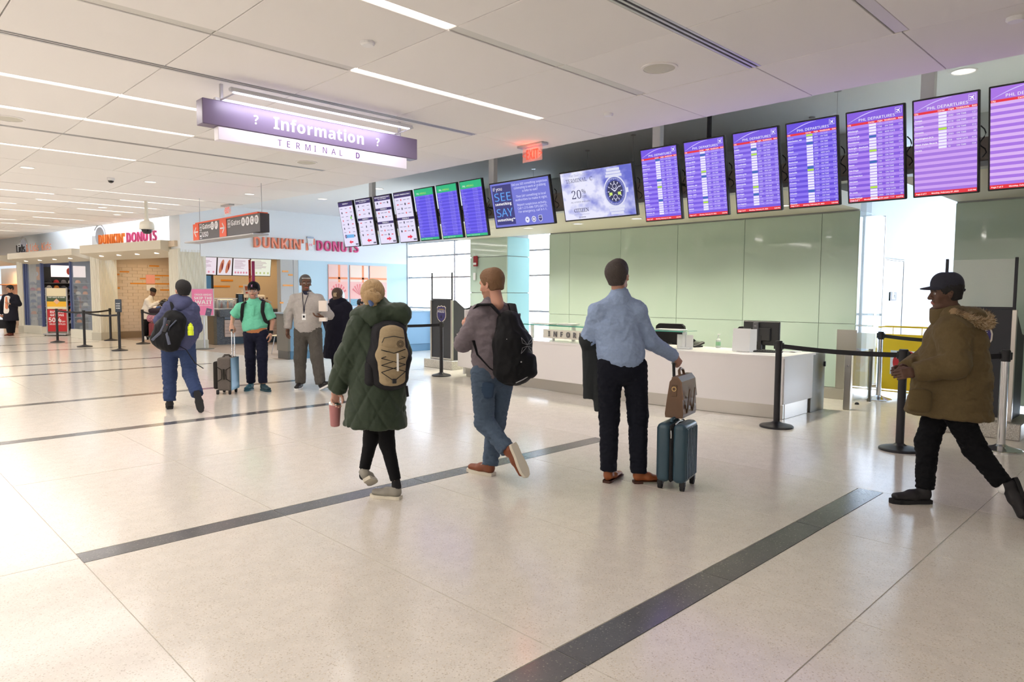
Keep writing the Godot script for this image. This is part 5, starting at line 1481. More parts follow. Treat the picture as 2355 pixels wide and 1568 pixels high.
	st = mb(); say(st, "ORDER AHEAD", 0.05, at2(0.02, 1.44, 0.029), 0.5, "sans_bold", 2.0, 0.0, 0.46); say(st, "SKIP THE", 0.07, at2(0.02, 1.34, 0.029), 0.5, "sans_bold", 2.0, 0.0, 0.48); say(st, "WAIT", 0.1, at2(0.03, 1.215, 0.029), 0.5, "sans_bold", 2.0, 0.0, 0.46); say(st, "SCAN WITH YOUR APP", 0.025, at2(0.02, 1.165, 0.029), 0.5, "sans_bold", 2.0, 0.0, 0.42); rect(st, -0.1, 1.54, 0.1, 1.55, 0.029); rect(st, -0.18, 1.515, 0.18, 1.522, 0.029)
	part("print", st, M.paper, ps)
	st = mb(); bx(st, V3(0.16, 1.0, 0.03), V3(0.15, 0.2, 0.003), 0.0, Basis(Vector3.BACK, -0.25)); part("phone_print", st, mat("print_slate", rgb(86, 84, 110), 0.5), ps)
	st = mb(); say(st, "ready", 0.02, at2(0.16, 1.02, 0.033), 0.5, "sans"); rect(st, 0.1, 0.985, 0.2, 0.99, 0.033); part("phone_text", st, M.paper, ps)
	# sign post head on a stanchion is built with the stanchions

# ---------------------------------------------------------------- information desk
func desk_z(x: float) -> float:
	var q := (x + 6.73) / 3.02
	return -8.39 + 0.26 * (1.0 - q * q)

func arc_wall(st: SurfaceTool, x0: float, x1: float, y0: float, y1: float, out: float, thick: float, n := 14) -> void:
	for i in n:
		var a := lerpf(x0, x1, float(i) / n)
		var b := lerpf(x0, x1, float(i + 1) / n)
		var za := desk_z(a) + out
		var zb := desk_z(b) + out
		var f := [V3(a, y0, za), V3(a, y1, za), V3(b, y1, zb), V3(b, y0, zb)]
		var k := V3(0, 0, -thick)
		st.set_smooth_group(3); quad(st, f[0], f[1], f[2], f[3]); st.set_smooth_group(4); quad(st, f[3] + k, f[2] + k, f[1] + k, f[0] + k)
		st.set_smooth_group(-1)
		quad(st, f[1], f[1] + k, f[2] + k, f[2]); quad(st, f[0] + k, f[0], f[3], f[3] + k)
		if i == 0: quad(st, f[0] + k, f[1] + k, f[1], f[0])
		if i == n - 1: quad(st, f[3], f[2], f[2] + k, f[3] + k)

func build_desk() -> void:
	var t := thing("information_desk", "long white curved information desk with steel toe kick", "desk", Vector3.ZERO)
	var st := mb(); arc_wall(st, -9.73, -3.72, 0.004, 0.2, 0.0, 0.06); part("toe_kick", st, M.steel, t)
	st = mb(); arc_wall(st, -9.86, -3.68, 0.19, 0.765, 0.12, 0.025); part("front_panel", st, M.white_lacquer, t)
	st = mb(); arc_wall(st, -9.87, -3.665, 0.765, 0.795, 0.135, 0.95); part("worktop", st, M.white_lacquer, t)
	st = mb(); bx(st, V3(-3.685, 0.49, -8.72), V3(0.03, 0.58, 0.86), 0.003); part("side_panel", st, M.white_lacquer, t)
	st = mb(); bx(st, V3(-3.74, 0.1, -8.88), V3(0.05, 0.2, 0.9), 0.003); part("side_kick", st, M.steel, t)
	st = mb(); bx(st, V3(-3.72, 0.39, -9.37), V3(0.06, 0.78, 0.44), 0.004); part("end_panel", st, M.dark_steel, t)
	st = mb(); bx(st, V3(-3.69, 0.62, -9.56), V3(0.04, 0.07, 0.03), 0.004); part("latch", st, M.black_metal, t)
	st = mb(); bx(st, V3(-9.82, 0.4, -8.8), V3(0.04, 0.72, 0.8), 0.003); part("side_panel", st, M.white_lacquer, t)
	# glass shelf on posts with the name plate under it
	var gl := thing("glass_shelf", "raised glass transaction shelf on short white posts", "shelf", Vector3.ZERO)
	mat("green_edge", rgb(70, 160, 140), 0.1)
	st = mb(); arc_wall(st, -8.2, -5.05, 1.035, 1.047, -0.01, 0.36, 8); part("glass_top", st, pane("shelf_glass", rgb(170, 225, 205), 0.35), gl)
	st = mb(); arc_wall(st, -8.2, -5.05, 1.033, 1.049, -0.004, 0.006, 8); part("glass_edge", st, M.green_edge, gl)
	for x in [-8.05, -7.1, -6.2, -5.15]:
		st = mb(); bx(st, V3(x, 0.915, desk_z(x) - 0.22), V3(0.05, 0.235, 0.05), 0.006); part("post", st, M.white_paint, gl)
	var np := thing("name_plate", "pale plate with grey letters INFORMATION under the glass shelf", "sign", Vector3.ZERO)
	st = mb(); arc_wall(st, -7.63, -5.95, 0.835, 0.975, -0.06, 0.02, 6); part("plate", st, mat("plate_cream", rgb(232, 228, 214), 0.4), np)
	for x in [-7.4, -6.2]:
		st = mb(); bx(st, V3(x, 0.815, desk_z(x) - 0.07), V3(0.03, 0.05, 0.03), 0.003); part("foot", st, M.alu, np)
	st = mb()
	for i in 11:
		var x := -7.48 + i * 0.137
		say(st, "INFORMATION".substr(i, 1), 0.082, Transform3D(Basis(Vector3.UP, atan2(desk_z(x - 0.05) - desk_z(x + 0.05), 0.1)), V3(x, 0.865, desk_z(x) - 0.048)), 0.5, "sans_bold", 2.0, 0.006)
	part("lettering", st, mat("letter_grey", rgb(112, 110, 112), 0.4, 0.3), np)
	# frosted holder at the shelf's end
	var fh := thing("frosted_screen", "small frosted white screen at the end of the glass shelf", "screen panel", V3(-5.14, 0.797, -8.42))
	st = mb(); bx(st, V3(0, 0.11, 0), V3(0.25, 0.17, 0.012), 0.003); part("panel", st, M.paper, fh)
	st = mb(); bx(st, V3(0, 0.012, 0), V3(0.2, 0.025, 0.08), 0.004); part("foot", st, M.white_paint, fh)
	# leaflets on the glass
	for a in [[-7.75, 0.42, 0.018, "stack of white papers on the glass shelf beside the plate"], [-7.2, 0.3, 0.03, "crumpled white papers on the glass shelf"], [-5.35, 0.4, 0.014, "flat white papers at the end of the glass shelf"]]:
		st = mb()
		for k in 3: bx(st, V3(0.01 * k, a[2] * (k + 0.5) / 3.0, 0.006 * k), V3(a[1], a[2] / 3.0 * 0.9, 0.2), 0.001, Basis(Vector3.UP, 0.08 * k))
		var o := part("paper_stack", st, M.paper, self); o.name = numbered("paper_stack"); o.position = V3(a[0], 1.0485, desk_z(a[0]) - 0.19); tag(o, a[3], "papers")
	# telephone
	var ph := thing("desk_phone", "black desk phone with handset beside the glass shelf", "phone", V3(-5.26, 0.796, -8.86), -0.35)
	st = mb(); bx(st, V3(0, 0.035, 0), V3(0.24, 0.035, 0.2), 0.008, Basis(Vector3.RIGHT, 0.3)); part("base", st, M.black_plastic, ph)
	st = mb(); bx(st, V3(0, 0.01, 0), V3(0.2, 0.02, 0.16), 0.004); part("foot", st, M.black_plastic, ph)
	st = mb(); bx(st, V3(0.03, 0.072, -0.055), V3(0.12, 0.006, 0.05), 0.002, Basis(Vector3.RIGHT, 0.3)); part("display", st, mat("lcd_grey", rgb(110, 120, 110), 0.3), ph)
	for i in 4:
		for k in 3:
			st = mb(); bx(st, V3(0.0 + k * 0.035, 0.055 - i * 0.006, 0.0 + i * 0.022), V3(0.024, 0.008, 0.014), 0.002, Basis(Vector3.RIGHT, 0.3)); part("key", st, M.dark_steel, ph)
	st = mb(); tube(st, [V3(-0.09, 0.06, -0.09), V3(-0.09, 0.085, -0.06), V3(-0.09, 0.085, 0.05), V3(-0.09, 0.06, 0.09)], 0.022, 10); part("handset", st, M.black_plastic, ph)
	st = mb()
	var cord := []
	for i in 24: cord.append(V3(-0.12 - i * 0.004, 0.014 + 0.008 * sin(i * 1.6), 0.07 + 0.008 * cos(i * 1.6) + 0.03 * sin(i * 0.2)))
	tube(st, cord, 0.004, 6); part("cord", st, M.black_rubber, ph)
	# bottle of sanitiser
	var bo := thing("sanitizer_bottle", "small clear pump bottle with green label", "bottle", V3(-4.93, 0.796, -8.95))
	st = mb(); lathe(st, Vector3.ZERO, [Vector2(0.0, 0), Vector2(0.032, 0.0), Vector2(0.034, 0.01), Vector2(0.034, 0.11), Vector2(0.014, 0.135), Vector2(0.014, 0.15), Vector2(0, 0.15)], 18); part("bottle_body", st, mat("bottle_clear", rgb(226, 236, 228), 0.1), bo)
	st = mb(); lathe(st, Vector3.ZERO, [Vector2(0.0348, 0.03), Vector2(0.0348, 0.085)], 18); part("paper_label", st, mat("label_green", rgb(150, 206, 160), 0.5), bo)
	st = mb(); cyl(st, V3(0, 0.15, 0), V3(0, 0.185, 0), 0.006); bx(st, V3(0.012, 0.188, 0), V3(0.045, 0.01, 0.016), 0.003); part("pump", st, M.white_paint, bo)
	# menu holder with printed sheets
	var mh := thing("paper_holder", "clear stand with printed white sheets facing the hall", "stand", V3(-4.36, 0.796, -8.58), 0.1)
	st = mb(); bx(st, V3(-0.03, 0.155, 0), V3(0.24, 0.3, 0.006), 0.002, Basis(Vector3.RIGHT, -0.1)); part("front_sheet", st, M.paper, mh)
	st = mb(); bx(st, V3(0.115, 0.15, -0.035), V3(0.10, 0.3, 0.006), 0.002, Basis(Vector3.UP, 0.9)); part("side_sheet", st, M.paper, mh)
	st = mb(); bx(st, V3(0, 0.004, -0.02), V3(0.26, 0.008, 0.1), 0.002); part("foot", st, M.plexi, mh)
	st = mb()
	for i in 12: rect(st, -0.12, 0.26 - i * 0.017 , -0.12 + 0.18 * (0.6 + 0.4 * absf(sin(i * 2.1))), 0.264 - i * 0.017, 0.0, Transform3D(Basis(Vector3.RIGHT, -0.1), V3(0, 0.02, 0.0085)))
	part("print", st, M.grey_paint, mh)
	# monitor and keyboard
	var mo := thing("desk_monitor", "black desktop monitor seen from behind on the desk", "monitor", V3(-4.30, 0.796, -8.96), -0.1)
	st = mb(); bx(st, V3(0, 0.235, 0), V3(0.54, 0.32, 0.035), 0.01); part("casing", st, M.black_plastic, mo)
	st = mb(); bx(st, V3(0, 0.22, 0.025), V3(0.3, 0.18, 0.03), 0.01); part("back_box", st, M.black_plastic, mo)
	st = mb(); bx(st, V3(-0.06, 0.25, 0.045), V3(0.08, 0.26, 0.02), 0.006); part("stand", st, mat("stand_grey", rgb(92, 92, 96), 0.4, 0.3), mo)
	st = mb(); ring_shape(st, 0.018, 0.022, 0.056, at2(-0.06, 0.33)); say(st, "DELL", 0.011, at2(-0.06, 0.325, 0.056), 0.5, "sans_bold"); part("emblem", st, M.alu, mo)
	st = mb(); bx(st, V3(0, 0.006, 0.02), V3(0.26, 0.012, 0.17), 0.004); part("foot", st, M.black_plastic, mo)
	st = mb(); bx(st, V3(0, 0.1, 0.03), V3(0.05, 0.2, 0.03), 0.004); part("neck", st, M.black_plastic, mo)
	var kb := thing("keyboard", "black keyboard lying in front of the monitor", "keyboard", V3(-4.12, 0.796, -8.74), 0.35)
	st = mb(); bx(st, V3(0, 0.01, 0), V3(0.4, 0.02, 0.13), 0.005); part("tray", st, M.black_plastic, kb)
	st = mb()
	for i in 12:
		for k in 4: bx(st, V3(-0.175 + i * 0.032, 0.023, -0.042 + k * 0.028), V3(0.026, 0.006, 0.022), 0.002)
	var keys := part("keys", st, M.black_rubber, kb); keys.set_meta("kind", "stuff")
	st = mb(); bx(st, V3(0, 0.008, 0), V3(0.16, 0.012, 0.07), 0.003); bx(st, V3(0.09, 0.016, 0.03), V3(0.14, 0.012, 0.03), 0.003, Basis(Vector3.UP, 0.3))
	var sc := part("stapler", st, M.white_paint, self); sc.position = V3(-3.92, 0.796, -9.0); tag(sc, "small white device lying near the end of the desk", "device")
	# office chairs behind the desk
	for a in [[V3(-6.1, 0, -9.75), 0.15, "black office chair behind the end of the glass shelf"], [V3(-4.62, 0, -9.7), -0.3, "black office chair behind the desktop monitor"]]:
		var c := thing("office_chair", a[2], "chair", a[0], a[1], "office chairs behind the desk")
		st = mb(); bx(st, V3(0, 0.47, 0), V3(0.5, 0.08, 0.48), 0.03); part("seat", st, M.fabric_black, c)
		st = mb()
		var bp := PackedVector2Array([Vector2(-0.22, -0.2), Vector2(0.22, -0.2), Vector2(0.25, 0.1), Vector2(0.235, 0.19), Vector2(0.19, 0.225), Vector2(-0.19, 0.225), Vector2(-0.235, 0.19), Vector2(-0.25, 0.1)])
		prism(st, bp, 0.06, Transform3D(Basis(Vector3.RIGHT, 0.08), V3(0, 0.86, 0.22))); part("backrest", st, M.fabric_black, c)
		st = mb(); bx(st, V3(0, 0.6, 0.27), V3(0.07, 0.35, 0.03), 0.008); part("back_bar", st, M.black_plastic, c)
		st = mb(); cyl(st, V3(0, 0.08, 0), V3(0, 0.44, 0), 0.028); part("column", st, M.black_metal, c)
		for i in 5:
			var q := V3(cos(TAU * i / 5), 0, sin(TAU * i / 5))
			st = mb(); cyl(st, V3(0, 0.1, 0), q * 0.29 + V3(0, 0.07, 0), 0.022, 0.016, 8); part("leg", st, M.black_plastic, c)
			st = mb(); cyl(st, q * 0.29 + V3(-0.02, 0.03, 0), q * 0.29 + V3(0.02, 0.03, 0), 0.03, 0.03, 12); part("castor", st, M.black_rubber, c)
	# steel gate beside the desk
	var ga := thing("staff_gate", "low glass staff gate with steel post beside the desk", "gate", V3(-3.45, 0, -9.78))
	st = mb(); bx(st, V3(0, 0.39, 0), V3(0.09, 0.78, 0.08), 0.006); part("post", st, M.steel, ga)
	st = mb(); bx(st, V3(0.0, 0.42, -0.44), V3(0.014, 0.7, 0.78), 0.002); part("glass_leaf", st, M.clear_glass, ga)
	st = mb(); bx(st, V3(0.0, 0.40, -0.84), V3(0.05, 0.76, 0.04), 0.004); part("hinge_post", st, M.dark_steel, ga)
	st = mb(); lathe(st, Vector3.ZERO, [Vector2(0.0, 0.012), Vector2(0.014, 0.010), Vector2(0.014, 0)], 14); var lk := part("lock", st, M.chrome, ga); lk.position = V3(0.01, 0.6, 0.04); lk.rotation.x = PI / 2
	st = mb(); lathe(st, Vector3.ZERO, [Vector2(0.03, 0.0), Vector2(0.03, 0.012), Vector2(0.018, 0.028), Vector2(0, 0.032)], 16); var ds := part("door_stop", st, M.black_rubber, self); ds.position = V3(-3.52, 0, -10.35); tag(ds, "small black rubber dome stop on the floor by the gate", "door stop")
	# help poster stand at the desk's far left
	var hp := thing("help_sign", "small dark help poster standing at the desk's glass shelf end", "poster stand", V3(-8.75, 0.797, -8.62), 0.1)
	st = mb(); bx(st, V3(0, 0.2, 0), V3(0.34, 0.4, 0.012), 0.003, Basis(Vector3.RIGHT, -0.1)); part("board", st, mat("help_navy", rgb(34, 34, 48), 0.5), hp)
	st = mb(); say(st, "CAN WE HELP?", 0.03, Transform3D(Basis(Vector3.RIGHT, -0.1), V3(0, 0.33, -0.004)), 0.5, "sans_bold", 2.0, 0.0, 0.28); part("lettering", st, M.paper, hp)
	st = mb(); prism(st, disc_poly(0.05, 18), 0.002, Transform3D(Basis(Vector3.RIGHT, -0.1), V3(0, 0.22, 0.006))); part("emblem", st, M.sign_orange, hp)
	st = mb(); bx(st, V3(0, 0.008, -0.04), V3(0.3, 0.016, 0.12), 0.003); part("foot", st, M.black_plastic, hp)

# ---------------------------------------------------------------- police podiums, barrier
func podium(label: String, at: Vector3) -> void:
	var t := thing("police_podium", label, "podium", at, 0.0, "police podiums")
	mat("podium_black", rgb(52, 54, 60), 0.6)
	var dp := speckle_texture("diamond_plate", rgb(190, 186, 178), [rgb(220, 218, 212), rgb(160, 156, 150)], 2600, 128, 31)
	var pm := textured("diamond_plate", dp, 4.0, 0.35)
	pm.metallic = 0.5
	var st := mb(); bx(st, V3(0, 0.09, -0.32), V3(0.92, 0.18, 0.86), 0.008); part("plinth", st, pm, t)
	st = mb()   # body with a sloping rear
	var prof := [Vector2(0.0, 0.18), Vector2(0.0, 1.40), Vector2(-0.1, 1.40), Vector2(-0.5, 1.12), Vector2(-0.62, 1.10), Vector2(-0.62, 0.18)]
	for i in 6:
		var p: Vector2 = prof[i]; var q: Vector2 = prof[(i + 1) % 6]
		quad(st, V3(-0.33, p.y, p.x), V3(-0.33, q.y, q.x), V3(0.33, q.y, q.x), V3(0.33, p.y, p.x))
	for s in [-0.33, 0.33]:
		for i in [[0, 1, 2], [0, 2, 3], [0, 3, 5], [3, 4, 5]]: tri(st, V3(s, prof[i[0]].y, prof[i[0]].x), V3(s, prof[i[1]].y, prof[i[1]].x), V3(s, prof[i[2]].y, prof[i[2]].x))
	part("body", st, M.podium_black, t)
	for s in [-0.335, 0.335]:
		st = mb(); bx(st, V3(s, 0.79, 0.0), V3(0.045, 1.22, 0.045), 0.004); part("corner_trim", st, M.steel, t)
	st = mb(); bx(st, V3(0, 0.2, 0.006), V3(0.7, 0.035, 0.04), 0.004); part("lower_trim", st, M.steel, t)
	for s in [-0.325, 0.325]:
		st = mb(); bx(st, V3(s, 1.69, -0.01), V3(0.028, 0.55, 0.028), 0.003); part("screen_post", st, M.podium_black, t)
	st = mb(); bx(st, V3(0, 1.415, -0.01), V3(0.68, 0.028, 0.03), 0.003); part("screen_rail", st, M.podium_black, t)
	st = mb(); bx(st, V3(0, 1.69, -0.01), V3(0.62, 0.52, 0.006)); part("clear_shield", st, M.plexi, t)
	# badge
	mat("badge_edge", rgb(222, 214, 200), 0.5); mat("badge_navy", rgb(50, 44, 110), 0.5); mat("badge_gold", rgb(240, 206, 90), 0.5)
	var B := at2(0.0, 1.115, 0.002)
	st = mb(); prism(st, shield_poly(0.18), 0.004, B); var bg := part("badge", st, M.badge_edge, t)
	st = mb(); prism(st, shield_poly(0.16), 0.004, B * at2(0, 0, 0.0035)); part("badge_field", st, M.badge_navy, bg)
	st = mb(); say(st, "PHILADELPHIA", 0.022, B * at2(0, 0.085, 0.009), 0.5, "sans_bold", 2.0, 0.0, 0.17); ring_shape(st, 0.06, 0.078, 0.009, B * at2(0, -0.055), 24); part("badge_gold_print", st, M.badge_gold, bg)
	st = mb(); say(st, "POLICE", 0.045, B * at2(0, 0.028, 0.0095), 0.5, "sans_bold", 2.0, 0.0, 0.2); prism(st, disc_poly(0.05, 20), 0.001, B * at2(0, -0.055, 0.0085)); part("badge_white_print", st, M.paper, bg)
	st = mb(); prism(st, PackedVector2Array([Vector2(-0.02, -0.03), Vector2(0.02, -0.03), Vector2(0.014, 0.02), Vector2(0, 0.034), Vector2(-0.014, 0.02)]), 0.001, B * at2(0, -0.055, 0.0098)); part("badge_bell", st, M.ink, bg)

func build_kiosks() -> void:
	podium("black police podium with clear shield beside the white desk", V3(-11.17, 0, -8.96))
	podium("black police podium with clear shield behind the man in parka", V3(-1.86, 0, -9.1))
	var lt := thing("laptop_arm", "black device arm on the sloping rear of the police podium", "device", V3(-10.9, 1.2, -9.36))
	var st := mb(); cyl(st, V3(0, 0, 0), V3(0.18, 0.05, 0.0), 0.02, 0.016, 10); part("arm", st, M.black_plastic, lt)
	st = mb(); bx(st, V3(0.22, 0.06, 0), V3(0.09, 0.06, 0.05), 0.01); part("head", st, M.black_plastic, lt)
	# yellow folding barrier before the lift
	var y := thing("yellow_barrier", "yellow barrier frame with do not enter sign before the lift", "barrier", V3(-3.1, 0, -11.72), 0.0)
	mat("barrier_yellow", rgb(250, 204, 20), 0.5)
	var f := mb()
	tube(f, [V3(-0.63, 0.05, 0), V3(-0.63, 0.98, 0), V3(-0.60, 1.05, 0), V3(-0.5, 1.065, 0), V3(0.5, 1.065, 0), V3(0.6, 1.05, 0), V3(0.63, 0.98, 0), V3(0.63, 0.05, 0)], 0.014, 10); part("tube_frame", f, M.barrier_yellow, y)
	f = mb(); cyl(f, V3(-0.63, 0.06, 0), V3(0.63, 0.06, 0), 0.010, 0.010, 8); part("lower_bar", f, M.barrier_yellow, y)
	for s in [-0.63, 0.63]:
		f = mb(); bx(f, V3(s, 0.02, 0), V3(0.05, 0.04, 0.3), 0.006); part("foot", f, M.barrier_yellow, y)
	f = mb(); bx(f, V3(0.02, 0.52, 0.0), V3(1.14, 0.86, 0.012), 0.003); part("cloth_panel", f, M.barrier_yellow, y)
	for s in [-0.4, 0.0, 0.4]:
		f = mb(); cyl(f, V3(s, 0.95, 0), V3(s, 1.06, 0), 0.006, 0.006, 6); part("strap", f, M.barrier_yellow, y)
	f = mb(); rect(f, -0.42, 0.33, 0.0, 0.70, 0.008); var sg := part("white_sheet", f, M.paper, y)
	f = mb(); prism(f, disc_poly(0.185, 32), 0.001, at2(-0.2, 0.52, 0.0085)); part("red_disc", f, mat("sign_red", rgb(206, 40, 40), 0.5), sg)
	f = mb(); say(f, "DO NOT", 0.05, at2(-0.2, 0.58, 0.011), 0.5, "sans_bold", 2.0, 0.0, 0.27); say(f, "ENTER", 0.05, at2(-0.2, 0.41, 0.011), 0.5, "sans_bold", 2.0, 0.0, 0.24); rect(f, -0.35, 0.495, -0.05, 0.535, 0.0105); part("print", f, M.paper, sg)

# ---------------------------------------------------------------- belt stanchions
func stanchion(label: String, at: Vector3, m: Material, base_m: Material, r := 0.034, br := 0.17) -> Node3D:
	var t := thing("stanchion", label, "stanchion", at, 0.0, "belt stanchions")
	var st := mb(); lathe(st, Vector3.ZERO, [Vector2(br, 0.0), Vector2(br, 0.016), Vector2(br * 0.94, 0.024), Vector2(br * 0.35, 0.052), Vector2(r * 1.3, 0.062), Vector2(r, 0.07)], 32); part("base", st, base_m, t)
	st = mb(); cyl(st, V3(0, 0.05, 0), V3(0, 0.92, 0), r, r, 20); part("pole", st, m, t)
	st = mb(); lathe(st, Vector3.ZERO, [Vector2(r * 1.12, 0.90), Vector2(r * 1.16, 0.91), Vector2(r * 1.16, 1.0), Vector2(r * 1.0, 1.014), Vector2(0.0, 1.016)], 20); part("belt_head", st, M.black_plastic, t)
	for s in [-1, 1]:
		st = mb(); bx(st, V3(s * r * 1.2, 0.955, 0), V3(0.02, 0.075, 0.045), 0.004); part("belt_slot", st, M.black_plastic, t)
	return t

func belt(from_t: Node3D, b: Vector3, y0 := 0.955, y1 := 0.955, sag := 0.02) -> void:
	var a := from_t.position
	var st := mb()
	var n := 8
	for i in n:
		var p := a.lerp(b, float(i) / n); p.y = lerpf(y0, y1, float(i) / n) - sag * sin(PI * i / n)
		var q := a.lerp(b, float(i + 1) / n); q.y = lerpf(y0, y1, float(i + 1) / n) - sag * sin(PI * (i + 1) / n)
		p -= a; q -= a
		var u := V3(0, 0.025, 0)
		var k := (q - p).cross(Vector3.UP).normalized() * 0.0015
		quad(st, p - u + k, p + u + k, q + u + k, q - u + k); quad(st, q - u - k, q + u - k, p + u - k, p - u - k)
	part("belt", st, M.belt, from_t)

func build_stanchions() -> void:
	var bm: Material = M.black_metal
	var k1 := stanchion("black stanchion at the end of the white desk", V3(-3.56, 0, -7.87), bm, bm, 0.036, 0.19)
	var k2 := stanchion("black stanchion in front of the man in parka", V3(-2.165, 0, -7.6), bm, bm, 0.038, 0.19)
	var k3 := stanchion("polished steel stanchion beside the police podium", V3(-1.45, 0, -8.31), M.chrome, M.chrome, 0.038, 0.19)
	belt(k1, k2.position); belt(k2, k3.position)
	var k4 := stanchion("polished steel stanchion before the yellow barrier", V3(-3.46, 0, -11.05), M.chrome, M.chrome, 0.036, 0.18)
	belt(k4, V3(-2.28, 0, -10.45))
	var k4b := stanchion("polished steel stanchion at the end of the lobby belt", V3(-2.28, 0, -10.45), M.chrome, M.chrome, 0.036, 0.18)
	var k5 := stanchion("black stanchion between the police podium and desk", V3(-10.12, 0, -8.11), bm, bm, 0.034, 0.18)
	var k6 := stanchion("black stanchion hidden behind the woman in green coat", V3(-10.9, 0, -6.85), bm, bm, 0.034, 0.18)
	belt(k5, k6.position)
	var k7 := stanchion("polished steel stanchion at the end of bar counter", V3(-14.6, 0, -11.7), M.chrome, M.chrome, 0.034, 0.17)
	var A := stanchion("navy stanchion before the poster stand", V3(-24.43, 0, -4.85), bm, bm, 0.034, 0.19)
	var B := stanchion("navy stanchion where two belts meet before the hat shop", V3(-22.02, 0, -5.01), bm, bm, 0.034, 0.19)
	var Cc := stanchion("navy stanchion carrying the please enter here plate", V3(-20.02, 0, -5.35), bm, bm, 0.034, 0.19)
	var D := stanchion("black stanchion beside the shop pillar", V3(-24.3, 0, -6.25), bm, bm, 0.034, 0.19)
	var E := stanchion("black stanchion beside the luggage trolley", V3(-22.16, 0, -6.55), bm, bm, 0.034, 0.19)
	belt(A, B.position); belt(B, D.position); belt(B, Cc.position, 0.955, 0.93, 0.05); belt(E, V3(-20.3, 0, -6.55), 0.955, 0.955, 0.06)
	var st := mb(); bx(st, V3(0, 1.17, 0), V3(0.18, 0.34, 0.03), 0.02, Basis(Vector3.UP, 0.7)); part("sign_plate", st, mat("plate_slate", rgb(52, 62, 74), 0.5), Cc)
	st = mb()
	for i in 3: say(st, ["PLEASE", "ENTER", "HERE"][i], 0.03, Transform3D(Basis(Vector3.UP, 0.7), V3(0, 1.21 - i * 0.06, 0)) * at2(0, 0, 0.016), 0.5, "sans_bold", 3.0, 0.0, 0.11)
	part("plate_lettering", st, M.paper, Cc)

